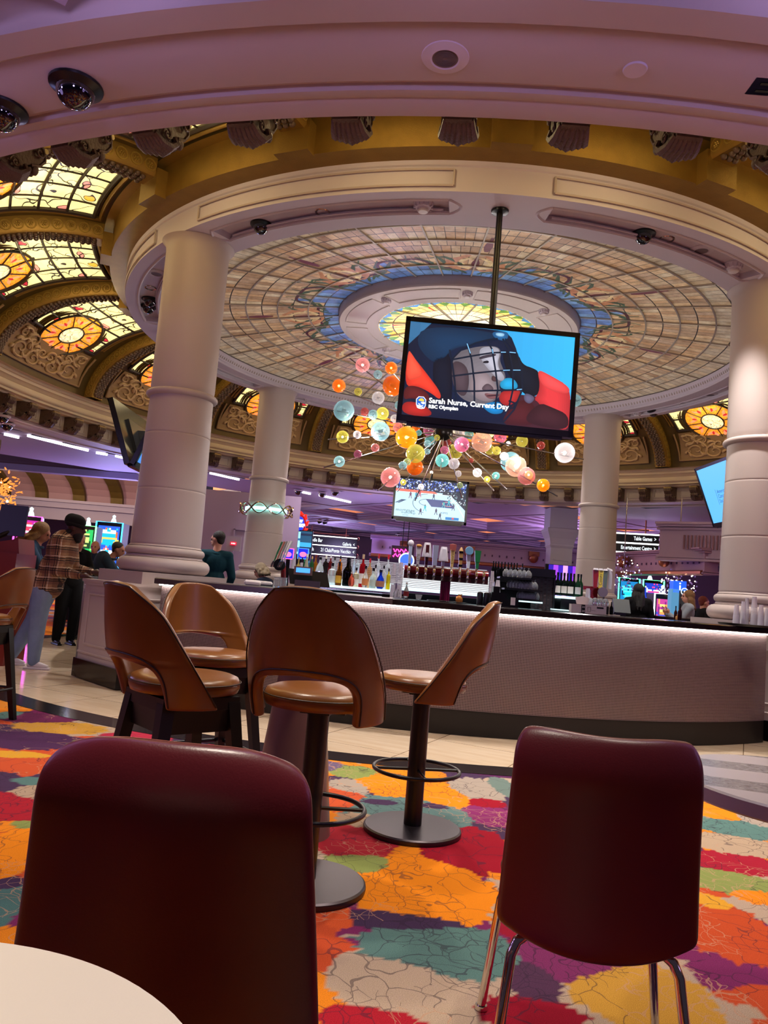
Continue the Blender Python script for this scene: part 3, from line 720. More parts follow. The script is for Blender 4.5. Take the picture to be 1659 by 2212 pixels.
# centre ring
m = MB()
m.lathe([(1.86, 5.40), (1.85, 5.36), (1.84, 5.33), (1.84, 5.23), (1.82, 5.205), (1.25, 5.205), (1.22, 5.215), (1.22, 5.26)], (CX, CY, 0), 128)
for k in range(8):
    g0, g1 = A0+45*k+4, A0+45*k+41
    for R in (1.72, 1.40): m.tube([polar(R, g0+(g1-g0)*i/16, 5.204) for i in range(17)], .013, 5)
    for g in (g0, g1): m.tube([polar(1.40, g, 5.204), polar(1.72, g, 5.204)], .013, 5)
m.build('centre_ring', mat('white_plaster', 'C9BEB6', .45), dome, smooth=40)
m = MB()
rr = [0.0, .16, .55, .80, 1.0, 1.23]
for i in range(5):
    for k in range(48):
        a0, a1 = 7.5*k, 7.5*(k+1)
        c = ['F4EFD8', 'F4F0D6', 'F2ECC4', 'F0DC8C', 'EFD078'][i]
        if i == 4: c = ['EFD078', 'F4E090', 'EFD078', 'E8C060', 'F0D070', 'F2DC88'][k % 6]
        z = lambda R: 5.36-R*.11
        m.add([polar(rr[i], a0, z(rr[i])), polar(rr[i+1], a0, z(rr[i+1])), polar(rr[i+1], a1, z(rr[i+1])), polar(rr[i], a1, z(rr[i]))], [(0, 1, 2, 3)], 0, c, [[(0, 0), (1, 0), (1, 1), (0, 1)]])
for k in range(24):       # scalloped green and blue leaf border with red veins
    for (r0, r1, da, c) in ((1.20, 1.05, 4.5, '5E8C40'), (1.215, 1.13, 7, '4A84B8'), (1.0, .80, 1.2, 'B8402C')):
        a = 15*k+(7.5 if c == '4A84B8' else 0)
        if c == 'B8402C' and k % 4: continue
        zc = lambda R: 5.352-R*.11
        m.add([polar(r0, a-da, zc(r0)), polar(r1, a-da*.3, zc(r1)), polar(r1-.03, a, zc(r1-.03)), polar(r1, a+da*.3, zc(r1)), polar(r0, a+da, zc(r0))], [(0, 1, 2, 3, 4)], 0, c, [[(.5, .5)]*5])
m.build('centre_glass', centreglass, dome, smooth=0)
m = MB()
for k in range(12): a = 30*k+7; m.tube([polar(.15, a, 5.33), polar(1.23, a, 5.21)], .014, 4)
m.build('centre_rib', ribm, dome, smooth=0)
# ---------------------------------------------------------------- columns
colR = 4.528
names = [(-135, 'thick cream column at the front left, standing beside the tan bar stools'), (135, 'cream column at the back left wearing the turquoise lit ribbon band'), (45, 'cream column at the back right behind the wine bottles'), (-45, 'thick cream column at the front right behind the stacked plastic cups')]
def column(a, label):
    A = a+A0; c = polar(colR, A, 0); r = thing('column', label, 'column', c)
    X = Matrix.Rotation(rad(A), 3, 'Z')
    m = MB()
    m.box(c+X@Vector((.05, 0, .60)), (1.14, .96, .80), ax=X)
    m.box(c+X@Vector((.05, 0, 1.02)), (1.20, 1.02, .03), ax=X); m.box(c+X@Vector((.05, 0, .995)), (1.17, .99, .04), ax=X)
    for sx, sy, w in ((1, 0, .96), (0, 1, 1.14), (0, -1, 1.14), (-1, 0, .96)):
        o = c+X@Vector((.05, 0, 0))+X@Vector((sx*.572, sy*.482, 0)); t = X@Vector((-sy, sx, 0)); t.normalize()
        for z in (.36, .88): m.tube([o+t*(-w/2+.13)+Vector((0, 0, z)), o+t*(w/2-.13)+Vector((0, 0, z))], .013, 5)
        for e in (-w/2+.13, w/2-.13): m.tube([o+t*e+Vector((0, 0, .36)), o+t*e+Vector((0, 0, .88))], .013, 5)
        m.tube([o+t*(-w/2)+Vector((0, 0, .27)), o+t*(w/2)+Vector((0, 0, .27))], .014, 5)
    m.build('pedestal', plaster, r, smooth=30)
    m = MB(); m.box(c+X@Vector((.05, 0, .105)), (1.20, 1.02, .19), ax=X); m.build('kick_plate', blackg, r, smooth=0)
    m = MB(); m.box(c+X@Vector((0, 0, 1.095)), (.98, .98, .12), ax=X); m.build('plinth', plaster, r, smooth=0)
    m = MB()
    tor = lambda R, z, q: [(R+q*cos(u), z+q*sin(u)) for u in np.linspace(-pi/2, pi/2, 9)]
    m.lathe([(0, 1.156)]+tor(.41, 1.235, .078)+[(.42, 1.318), (.40, 1.325), (.40, 1.34)]+tor(.375, 1.385, .045)+[(.385, 1.435), (.37, 1.45), (.37, 1.47)], c, 64)
    m.build('base', plaster, r, smooth=40)
    m = MB(); rS = lambda z: .372-.033*((z-1.465)/1.605)**1.3; zz = [1.465, 1.6, 1.75, 1.9, 2.03, 2.046, 2.05, 2.054, 2.07, 2.2, 2.35, 2.5, 2.634, 2.65, 2.654, 2.658, 2.674, 2.8, 2.95, 3.07]
    m.lathe([(rS(z)-(.003 if z in (2.05, 2.654) else 0), z) for z in zz], c, 64)
    m.lathe([(.335, 3.13), (.342, 3.16), (.345, 3.2), (.345, 3.6), (.345, 4.0), (.345, 4.4), (.345, 4.72), (.35, 4.77), (.365, 4.81), (.40, 4.843)], c, 64)
    m.build('shaft', plaster, r, smooth=40)
    m = MB(); m.lathe([(.335, 3.062)]+tor(.352, 3.10, .034)+[(.335, 3.137)], c, 64); m.build('neck_ring', plaster, r, smooth=60)
    return c
CP = {a: column(a, l) for a, l in names}
# ---------------------------------------------------------------- fittings on the soffits
def dome_camera(p, s, label, group=None):
    r = thing('dome_camera', label, 'security camera', p, group)
    m = MB(); m.lathe([(0, .0), (.115*s, 0), (.12*s, -.008*s), (.118*s, -.018*s), (.095*s, -.03*s), (.085*s, -.035*s)], p, 28); m.build('trim_ring', blackp, r)
    m = MB(); m.lathe([(.085*s*cos(u), -.03*s-.085*s*sin(u)) for u in np.linspace(0, pi/2, 9)], p, 24); m.build('dome_cover', mat('smoked_dome', '0A0A10', .05, spec=.8, coat=1), r, smooth=60)
    return r
def sounder(p, s, label, group=None):
    r = thing('smoke_detector', label, 'smoke detector', p, group)
    m = MB(); m.lathe([(0, 0), (.10*s, 0), (.10*s, -.012*s), (.092*s, -.02*s), (.075*s, -.055*s), (.06*s, -.06*s), (.055*s, -.075*s)], p, 12)
    for k in range(12): a = k*pi/6; m.box(p+Vector((.084*s*cos(a), .084*s*sin(a), -.035*s)), (.02*s, .012*s, .045*s), rz=a)
    m.build('housing', plasterD, r, smooth=20)
    m = MB(); m.lathe([(.055*s, -.06*s), (.055*s, -.085*s), (.045*s, -.095*s), (0, -.1*s)], p, 20); m.build('sensor', mat('off_white', 'D8D0CC', .4), r)
def speaker(p, R, label, ring=True):
    r = thing('ceiling_speaker', label, 'speaker', p)
    m = MB(); m.lathe([(R*.52, -.012), (R*.58, -.018), (R*.95, -.008), (R, 0), (0, 0)], p, 36)
    m.build('rim', plasterD, r)
    m = MB(); m.lathe([(0, -.014), (R*.5, -.012), (R*.53, -.013)], p, 36)
    if ring:
        for q in np.arange(.1, .5, .05): m.tube([p+Vector((R*q*cos(k*pi/16), R*q*sin(k*pi/16), -.014)) for k in range(32)], .0018, 4, closed=True)
    m.build('grille', mat('grille_grey', '75696C', .7), r)
def downlight(p, label, group=None, on=True):
    r = thing('downlight', label, 'ceiling light', p, group)
    m = MB(); m.lathe([(.055, .04), (.058, -.002), (.075, -.006), (.08, 0), (.06, 0)], p, 24); m.build('trim', chrome, r)
    m = MB(); m.lathe([(0, .01), (.05, .01)], p, 20); m.build('lamp', emi('downlight_lamp', 'FFF2E0', 6), r)
RZ = ZS+.068
S1z = 3.664
for (x, y, l) in ((165, 182, 'large black dome camera on the mauve ring soffit, top left'), (5, 233, 'black dome camera cut by the left edge of the photo')): dome_camera(at(x, y, S1z), 1.15, l)
speaker(at(962, 122, S1z), .115, 'round ceiling speaker on the mauve ring soffit above the hanging screen')
b = MB(); p = at(1372, 148, S1z); b.lathe([(0, -.012), (.052, -.012), (.056, -.004), (.056, 0)], p, 30); o = b.build('cover_plate', plasterD); tag(o, 'small blank round cover plate on the mauve ring soffit, upper right', 'cover plate'); 
r = thing('air_vent', 'slotted air vent in the ring soffit at the right edge', 'vent', at(1650, 185, S1z)); p = at(1652, 188, S1z)
m = MB()
for k in range(2): m.box(p+Vector((.03, -.03+.05*k, -.006)), (.13, .016, .006))
m.build('slot', blackp, r, smooth=0); m = MB(); m.box(p+Vector((.03, -.005, -.001)), (.2, .12, .006)); m.build('face', plaster, r, smooth=0)
for (x, y, l) in ((565, 484, 'black dome camera on the canopy soffit right of the front left column'), (1390, 504, 'black dome camera on the canopy soffit, right of the hanging screen pole'), (325, 646, 'upper of two black dome cameras left of the front left column'), (322, 661, 'lower of two black dome cameras left of the front left column'), (1412, 888, 'black dome camera on the far canopy soffit right of the back right column')): dome_camera(at(x, y, RZ), 1.0, l)
for (x, y, l) in ((915, 438, 'ornate smoke detector on the canopy soffit left of the screen pole'), (1585, 570, 'ornate smoke detector beside the front right column capital'), (665, 862, 'smoke detector on the far soffit right of the back left column'), (1377, 890, 'smoke detector on the far soffit beside a dome camera')): sounder(at(x, y, RZ), 1.0, l)
for (x, y, l) in ((1010, 632, 'white smoke detector on the centre ring, above the screen'), (835, 646, 'flush detector on the centre ring, upper left'), (1175, 670, 'flush detector on the centre ring, right of the screen pole'), (835, 753, 'flush detector on the centre ring, lower left')): sounder(at(x, y, 5.205), .75, l)
speaker(at(1515, 540, RZ), .125, 'flat grey round ceiling speaker on the canopy soffit, right side', False); speaker(at(338, 590, RZ), .125, 'grey round speaker on the canopy soffit left of the front left column', False); speaker(at(1535, 852, RZ), .12, 'grey round speaker on the far right canopy soffit', False)
for (x, y, l) in ((697, 459, 'small recessed downlight on the canopy soffit near the front left dome camera'), (1440, 517, 'small recessed downlight beside the right dome camera'), (325, 622, 'small recessed downlight left of the front left column'), (1475, 873, 'small recessed downlight on the far right canopy soffit')): downlight(at(x, y, RZ), l)
# ---------------------------------------------------------------- bar
def xd(px, d, z):
    zz = z-H
    return ((px-829.5)/F*(d*CD.y+zz*CD.z)-d*CR.y-zz*CR.z)/CR.x
def W(px, d, z): return Vector((xd(px, d, z), d, z))
led = emi('bar_led_strip', 'FFF4F0', 26)
toplit = emi('lit_shelf_glass', 'CDF4FA', 1.5)
def bar_section(c, R, a0, a1, label, steel_to=None, main=True):
    r = thing('bar_counter', label, 'bar', (c[0]+R*cos(rad((a0+a1)/2)), c[1]+R*sin(rad((a0+a1)/2)), 0))
    n = 90; P = lambda q, a, z: Vector((c[0]+q*cos(rad(a)), c[1]+q*sin(rad(a)), z))
    m = MB(); T = .0135
    for k in range(n):
        p, q = a0+(a1-a0)*k/n, a0+(a1-a0)*(k+1)/n
        u0, u1 = rad(p)*R/T, rad(q)*R/T
        m.add([P(R, p, .213), P(R, q, .213), P(R, q, 1.045), P(R, p, 1.045)], [(0, 1, 2, 3)], 0, None, [[(u0, .213/T), (u1, .213/T), (u1, 1.045/T), (u0, 1.045/T)]])
    m.build('mosaic_front', mosaicm, r, smooth=60)
    m = MB()
    A0_, A1_ = rad(a0), rad(a1); K = dict(c=(c[0], c[1], 0), n=n, a0=A0_, a1=A1_)
    m.lathe([(R-.10, 0.0), (R-.005, 0.004), (R-.005, .212), (R+.004, .214)], **K); m.lathe([(R-.02, 1.045), (R-.02, .2), (R-.6, .2), (R-.6, .0)], **K)
    m.build('kick_plate', mat('dark_kick', '1A1614', .4), r, smooth=30)
    m = MB(); m.lathe([(R-.05, 1.052), (R+.085, 1.052), (R+.095, 1.06), (R+.095, 1.10), (R+.085, 1.108), (R-.58, 1.108), (R-.59, 1.10), (R-.59, 1.05), (R-.05, 1.052)], **K)
    m.build('counter_top', mat('dark_stone_top', '1C1416', .12, spec=.6, var=.4, vscale=20), r, smooth=30)
    if steel_to:
        m = MB(); m.lathe([(R+.08, 1.056), (R+.098, 1.056), (R+.098, 1.104), (R+.085, 1.112), (R-.58, 1.112)], (c[0], c[1], 0), 40, a0=A0_, a1=rad(steel_to)); m.build('steel_top', steel, r, smooth=30)
    m = MB(); m.lathe([(R+.012, 1.0505), (R+.034, 1.0505), (R+.034, 1.040), (R+.012, 1.040), (R+.012, 1.0505)], **K); m.build('led_strip', led, r, smooth=0)
    return r
bar_section(KC, 5.11, -126, -54.3, 'curved front of the bar with glittering mosaic face under a white light line', -98.2)
bar_section(C0, 4.93, 152, 207, 'left side of the round bar where the people lean')
bar_section(C0, 4.93, -27, 28, 'right side of the round bar behind the front right column')
bar_section(C0, 4.93, 62, 117, 'far side of the round bar')
b = MB(); b.lathe([(0, .006), (4.5, .006)], (CX, CY, 0), 96); struct(b.build('floor', mat('bar_floor', '241C1E', .6), smooth=0))
# ---- centre island cabinets
D0 = 8.15
def boxd(m, px0, px1, z0, z1, d0, d1, mi=0):
    zc = (z0+z1)/2; a, c_ = xd(px0, d0, zc), xd(px1, d0, zc); m.box(((a+c_)/2, (d0+d1)/2, zc), (abs(c_-a), d1-d0, z1-z0), mi)
isl = thing('back_bar_cabinet', 'black back bar cabinet with glowing glass bottle shelf', 'cabinet', W(700, D0+.3, 0))
m = MB(); boxd(m, 632, 848, .0, 1.13, D0-.12, D0+.75); m.build('body', blackp, isl, smooth=0)
m = MB(); boxd(m, 636, 850, 1.155, 1.175, D0-.2, D0+.42); m.build('lit_shelf', toplit, isl, smooth=0)
m = MB(); boxd(m, 640, 850, 1.175, 1.25, D0+.2, D0+.42); m.build('lit_step', emi('lit_step', 'E8FCFF', 1.2), isl, smooth=0)
m = MB()
for k in range(14): boxd(m, 690, 1052, 1.262+.017*k, 1.270+.017*k, D0+.62, D0+.63)
m.build('slat_panel', emi('lit_slats', 'C8C0C8', .9), isl, smooth=0)
isl = thing('tap_cabinet', 'black undercounter below the long red beer tap rail', 'cabinet', W(965, D0+.3, 0))
m = MB(); boxd(m, 866, 1056, 0, 1.16, D0+.05, D0+.6); m.build('body', blackp, isl, smooth=0)
m = MB(); boxd(m, 866, 1056, 1.185, 1.21, D0-.05, D0+.05); m.build('lit_edge', toplit, isl, smooth=0)
m = MB(); a, c_ = xd(866, D0+.06, 1.3), xd(1056, D0+.06, 1.3); T = .018
m.add([(a, D0+.06, 1.21), (c_, D0+.06, 1.21), (c_, D0+.06, 1.40), (a, D0+.06, 1.40)], [(0, 1, 2, 3)], 0, None, [[(a/T, 1.21/T), (c_/T, 1.21/T), (c_/T, 1.40/T), (a/T, 1.40/T)]])
g = NG('white_mosaic'); uv = g.n('UVMap').outputs[0]; fr = g.n('VectorMath', operation='FRACTION'); g.l(uv, fr.inputs[0]); s = g.n('SeparateXYZ'); g.l(fr.outputs[0], s.inputs[0])
gr = g.math('LESS_THAN', s.outputs[1], .3); cc = g.mix(gr, lin('E8ECEE'), lin('5A5058')); g.l(cc, g.b.inputs['Base Color']); g.l(cc, g.b.inputs['Emission Color']); g.b.inputs['Emission Strength'].default_value = .45
m.build('lit_mosaic', g.m, isl, smooth=0)
# ---- long tap rail with nine handles
redm = mat('red_enamel', '7E1418', .15, coat=.5)
rail = thing('beer_tap_rail', 'long red beer tap rail on a wine red pillar behind the bar', 'beer tap', W(965, 8.0, 1.11))
pL, pR = W(873, 8.0, 1.405), W(1054, 8.0, 1.405)
m = MB(); m.tube([pL, pR], .045, 16); m.build('rail', redm, rail, smooth=60)
m = MB(); m.box((pL+pR)/2+Vector((0, 0.0, -.065)), ((pR-pL).length, .07, .05)); m.build('drip_bar', mat('dark_red', '3A0A10', .3), rail, smooth=0)
m = MB(); pc = W(961, 8.0, 1.2)
for k in range(5): m.tube([pc+Vector((-.04+.02*k, 0, -.1)), pc+Vector((-.04+.02*k, 0, .18))], .012, 8)
m.build('pillar', mat('wine_pillar', '7A1840', .2, metal=.3), rail, smooth=60)
taps = [(883, 'A8B4C8', 'slim pale blue grey tap handle with a round top', 'ball'), (901, 'B8B0B0', 'silver grey tap handle lettered LITE with an orange badge', 'blade', 'LITE'), (919, '4A1A1E', 'dark maroon tap handle with a wide white framed head', 'head', ''), (937, '8E90A4', 'plain blue grey slab tap handle', 'slab'), (955, 'C8C4CC', 'white tap handle shaped like an upturned glass', 'head2', ''), (974, 'C8A868', 'tan tap handle lettered Coors with a white capped top', 'tan', 'Coors'), (992, 'A8804A', 'banded brown and black tap handle with a pointed top', 'band'), (1009, 'C4C8CC', 'white tap handle with a round blue badge', 'badge'), (1028, '1E6A3A', 'green tap handle, last on the right of the rail', 'green'), (1044, '', 'bare tap', 'none')]
for tp in taps:
    px, c, lb, kd = tp[:4]; d = 7.96; b0 = W(px, d, 1.40)
    if kd == 'none':
        pass
    r = None
    m = MB(); m.tube([b0+Vector((0, -.03, .035)), b0+Vector((0, -.05, .02)), b0+Vector((0, -.055, -.06)), b0+Vector((0, -.055, -.085))], [.012, .016, .012, .009], 8)
    m.ball(b0+Vector((0, -.045, .0)), .020, 8, 6); m.ball(b0+Vector((0, -.055, -.04)), .016, 8, 6)
    m.build('faucet', chrome, rail, smooth=60)
    if kd == 'none': continue
    base = b0+Vector((0, -.035, .035)); cm = mat('tap_'+c, c, .3)
    white = mat('tap_white', 'DCD8DC', .25)
    m = MB(); z0 = .03
    hgt = {883: .27, 901: .23, 919: .25, 937: .24, 955: .22, 974: .25, 992: .24, 1009: .22, 1028: .22}[px]
    def bl(w0, w1, z0, z1, t=.012): m.add([base+Vector((s*w, e*t, z)) for z, w in ((z0, w0), (z1, w1)) for s, e in ((-1, -1), (1, -1), (1, 1), (-1, 1))], [(0, 1, 5, 4), (1, 2, 6, 5), (2, 3, 7, 6), (3, 0, 4, 7), (3, 2, 1, 0), (4, 5, 6, 7)])
    if kd == 'ball': bl(.014, .018, z0, hgt-.06)
    elif kd == 'blade': bl(.012, .032, z0, hgt)
    elif kd == 'slab': bl(.022, .03, z0, hgt, .02)
    elif kd in ('head', 'head2'): bl(.014, .018, z0, hgt-.11)
    else: bl(.014, .024, z0, hgt-.04)
    r = m.build('tap_handle', cm, rail, smooth=0); r['label'] = lb
    m = MB(); m.tube([base, base+Vector((0, 0, .03))], [.012, .016], 8); m.build('ferrule', chrome, r)
    m = MB()
    if kd == 'ball': m.ball(base+Vector((0, 0, hgt-.03)), .032, 12, 8, sc=(1, .6, 1.1)); m.build('badge', white, r)
    elif kd == 'blade': m.ball(base+Vector((0, -.012, hgt-.01)), .024, 12, 8, sc=(1.2, .4, .7)); m.build('badge', mat('orange_badge', 'C88A3A', .4), r)
    elif kd in ('head', 'head2'):
        m.lathe([(.05, .0), (.052, .01), (.035, .13), (.03, .15), (0, .152)], base+Vector((0, 0, hgt-.14)), 14); m.build('glass_head', white, r)
        m = MB(); m.box(base+Vector((0, -.036, hgt-.06)), (.034, .02, .09)); m.build('face', cm if kd == 'head' else white, r, smooth=0)
    elif kd == 'tan': m.lathe([(.03, 0), (.036, .05), (.034, .065), (0, .07)], base+Vector((0, 0, hgt-.05)), 4); m.build('cap', mat('tap_cap', '9A4A44', .4), r)
    elif kd == 'band':
        for q in (.05, .12, .19): m.box(base+Vector((0, 0, q)), (.043, .028, .022))
        m.build('black_bands', blackp, r, smooth=0); m = MB(); m.lathe([(.024, 0), (.012, .03), (0, .045)], base+Vector((0, 0, hgt-.04)), 10); m.build('tip', cm, r)
    elif kd == 'badge': m.lathe([(0, -.012), (.042, -.012), (.045, 0), (.042, .012), (0, .012)], base+Vector((0, -.02, hgt-.01)), 12, ax=Matrix.Rotation(pi/2, 3, 'X')); m.build('badge', mat('blue_badge', '6A9AB8', .3), r)
    elif kd == 'green': bl(.024, .034, .1, hgt, .014); m.build('blade', cm, r, smooth=0)
    if len(tp) > 4 and tp[4]:
        m = MB(); text_mb(m, tp[4], base+Vector((.011, -.022, .06)), Vector((0, 0, 1)), Vector((-1, 0, 0)), .042); m.build('lettering', blackp, r, smooth=0)
# ---- bottles
def glassmat(c, tr=.75): return mat('bottle_glass_'+c, c, .06, trans=tr, ior=1.2)
def bottle(px, d, z, hpx, w, gl, cap, lab, label, kind=0, group='liquor bottles on the lit shelf', name='liquor_bottle', tr=.7):
    h = hpx*d/F; p = W(px, d, z); R = w*d/F/2
    r = thing(name, label, 'bottle', p, group)
    if kind == 0: pr = [(0, .003), (R*.9, .003), (R, .02), (R, h*.52), (R*.8, h*.6), (R*.36, h*.7), (R*.3, h*.9)]
    elif kind == 1: pr = [(0, .003), (R*.95, .003), (R, .01), (R, h*.62), (R*.9, h*.68), (R*.35, h*.74), (R*.3, h*.9)]
    elif kind == 2: pr = [(0, .003), (R*.6, .003), (R*.95, h*.15), (R, h*.35), (R*.75, h*.55), (R*.3, h*.72), (R*.26, h*.9)]
    elif kind == 3: pr = [(0, .003), (R, .003), (R*.9, h*.2), (R*.45, h*.6), (R*.25, h*.9)]
    m = MB(); m.lathe(pr+[(0, h*.9)], p, 14); m.build('glass', glassmat(gl, tr), r, smooth=40)
    m = MB(); c0 = R*.36 if kind else R*.38; m.lathe([(c0, h*.86), (c0, h*.995), (0, h)], p, 10); m.build('cap', mat('cap_'+cap, cap, .3), r, smooth=40)
    if lab:
        m = MB(); m.lathe([(R*1.02, h*.12), (R*1.02, h*.42)], p, 12, a0=-pi*.9, a1=-pi*.1); m.build('label', mat('label_'+lab, lab, .6), r, smooth=60)
    return r
zS, zB = 1.176, 1.251
for a in [
 (715, 8.05, zS, 48, 17, 'E8EEF0', '101010', 'C8CCC8', 'clear bottle with a pale etched label, first on the shelf right of the cash terminal', 1),
 (730, 8.05, zS, 52, 14, '6A3A14', '2A160C', 'D8A030', 'amber bottle with a golden label beside a black bottle', 0),
 (748, 8.05, zS, 62, 20, '080808', '080808', None, 'wide shouldered black liqueur bottle on the lit shelf', 0),
 (758, 8.0, zS, 33, 14, 'E06048', 'C8C0BC', None, 'short bottle with a pinkish red drink in front of the black bottle', 2),
 (767, 8.02, zS, 42, 13, 'E8D8B0', '141414', 'E8E0D0', 'squat pale bottle with a black cap left of the tall red bottle', 1),
 (780, 8.12, zS, 72, 14, 'B01420', 'D8B890', 'E0D0D0', 'tall bright red liqueur bottle with a cork top', 1),
 (787, 8.0, zS, 48, 14, 'E8E4DC', '141414', 'E08A50', 'clear bottle with an orange label in front of the red bottle', 2),
 (804, 8.0, zS, 44, 15, 'DCE8E0', '141414', 'C8D8C8', 'clear bottle with a greenish label left of the blue bottle', 0),
 (820, 8.0, zS, 42, 19, '1436C0', '141428', 'B07A60', 'short cobalt blue bottle near the right end of the shelf', 2),
 (837, 8.0, zS, 46, 9, 'E8D020', '181818', None, 'slim yellow bottle at the right end of the shelf', 1),
 (813, 8.2, zS, 76, 11, 'E8F0F4', 'C81E28', None, 'tall clear bottle with a red and black pourer', 1),
 (834, 8.2, zS, 76, 11, 'E8F0F4', 'D01E30', None, 'tall clear bottle with a red cap at the right end', 1),
 (795, 8.2, zS, 64, 11, 'D8A878', 'C82838', None, 'pale amber bottle with a red top behind the clear bottles', 1),
 (808, 8.12, zS, 52, 10, 'E8E8E8', '0C0C0C', None, 'clear bottle with a long black neck, left of three alike', 1),
 (826, 8.12, zS, 52, 10, 'E8E8E8', '0C0C0C', None, 'clear bottle with a black neck behind the blue bottle', 1),
 (650, 8.45, zB, 40, 8, '3A1014', '0C0C0C', 'A02030', 'slim dark red bottle behind the cash terminal display', 1),
 (660, 8.4, zB, 48, 14, 'E8DCC0', 'E8E0D0', None, 'cream white cone shaped bottle behind the cash terminal', 3),
 (671, 8.45, zB, 44, 10, '3E7A4A', 'C8A060', None, 'green bottle behind the cash terminal', 1),
 (679, 8.48, zB, 48, 12, 'C87A28', '7A2A20', None, 'amber bottle right of the green bottle', 0),
 (689, 8.4, zB, 44, 18, 'E8EEF0', '0C0C0C', None, 'broad round clear bottle with a black cap', 2),
 (701, 8.45, zB, 48, 12, '2A2220', 'E8E0D0', None, 'dark bottle left of the red labelled bottle', 1),
 (711, 8.48, zB, 50, 10, '7A2026', 'E8E8E8', 'A02028', 'red labelled bottle with a white cap', 1),
 (720, 8.42, zB, 46, 12, 'D8DCDC', '3A3A3A', None, 'conical clear bottle behind the amber bottle', 3),
 (732, 8.45, zB, 50, 10, 'E88A28', '141414', None, 'orange bottle with a black and white cap in the back row', 1),
 (753, 8.45, zB, 46, 10, '0C0C0A', '0C0C0C', None, 'black bottle in the back row of the shelf', 0),
 (761, 8.3, zS, 76, 5, 'D8ECF4', '404448', None, 'very tall thin clear tube bottle', 1),
 (770, 8.45, zB, 52, 10, 'D8E4EC', '5A4A50', None, 'clear bottle with a dark stopper left of the tall red bottle', 1),
 (631, 8.3, zS, 60, 10, 'A8D0E8', '8AB8D8', None, 'pale blue bottle left of the cash terminal', 0),
 (641, 8.35, zS, 55, 9, 'E0C87A', 'B08A50', None, 'pale yellow bottle left of the cash terminal', 1),
 (655, 8.6, zB, 36, 7, '2E9A60', '2E9A60', None, 'small bright green bottle behind the glowing blue square', 1),
 (664, 8.6, zB, 34, 7, '2E8ACA', '3AA0D0', None, 'small bright blue bottle behind the dark red bottle', 1),
]: bottle(*a)
bottle(876.5, 7.3, 1.113, 34, 12, 'C8C8C4', 'C8C8C0', '7A1A20', 'small clear bottle with a metal pourer standing on the bar left of the taps', 2, None)
# wine bottles
k = 0
wl = [(1203, 'E0D8CC', 1), (1210, None, 1), (1217, 'D8D0C4', 1), (1224, None, 1), (1231, 'E4DCD0', 1), (1238, None, 1), (1247, 'C8C4C0', 2), (1253, None, 2)]
for i, (px, lab, q) in enumerate(wl):
    bottle(px, 8.0+(i % 2)*.12, 1.262, 50, 13 if lab else 11, '0A1410' if q == 1 else '10301C', '08080A', lab, ['white labelled wine bottle at the left end of the right lit shelf', 'dark wine bottle in the row on the right hand lit shelf', 'pale labelled wine bottle, second labelled one on the right lit shelf', 'dark wine bottle in the row on the right hand lit shelf', 'bright labelled wine bottle, third labelled one on the right lit shelf', 'dark wine bottle in the row on the right hand lit shelf', 'green tinted wine bottle with a label near the back right column', 'green tinted wine bottle nearest the back right column'][i], 0, 'wine bottles on the right lit shelf', 'wine_bottle', .1)
sh = thing('wine_shelf', 'lit white shelf under the wine bottles beside the back right column', 'shelf', W(1230, 8.1, 0))
m = MB(); boxd(m, 1203, 1262, 1.235, 1.26, 7.9, 8.3); m.build('lit_top', toplit, sh, smooth=0); m = MB(); boxd(m, 1204, 1262, 0, 1.235, 7.95, 8.3); m.build('cabinet', blackp, sh, smooth=0)
m = MB(); boxd(m, 1198, 1235, 1.112, 1.122, 7.75, 7.94); m.build('lower_light', toplit, sh, smooth=0)
# ---- glassware unit
gu = thing('glassware_unit', 'black glassware unit with dark mosaic end panel and flat black top', 'cabinet', W(1150, 8.4, 0))
m = MB(); boxd(m, 1128, 1202, 1.44, 1.47, 7.95, 8.6); boxd(m, 1128, 1200, 1.472, 1.53, 8.1, 8.4); m.build('top', blackp, gu, smooth=0)
m = MB(); a, c_ = xd(1148, 8.0, 1.3), xd(1197, 8.0, 1.3); T = .02
m.add([(a, 8.0, 1.1), (c_, 8.0, 1.1), (c_, 8.0, 1.44), (a, 8.0, 1.44)], [(0, 1, 2, 3)], 0, None, [[(a/T*.5, 1.1/T), (c_/T*.5, 1.1/T), (c_/T*.5, 1.44/T), (a/T*.5, 1.44/T)]])
m.build('mosaic_end', mosaic('dark_mosaic', '2A2224', '5A4C4E'), gu, smooth=0)
m = MB(); boxd(m, 1080, 1198, 0, 1.10, 8.01, 8.6); boxd(m, 1080, 1198, 1.1, 1.44, 8.4, 8.6); boxd(m, 1195, 1199, 1.1, 1.44, 7.98, 8.4); m.build('carcass', blackp, gu, smooth=0)
m = MB(); boxd(m, 1118, 1172, 1.165, 1.18, 7.8, 7.99); m.build('lit_edge', toplit, gu, smooth=0)
clear = mat('clear_glass', 'E8ECF0', .05, trans=.85, ior=1.25)
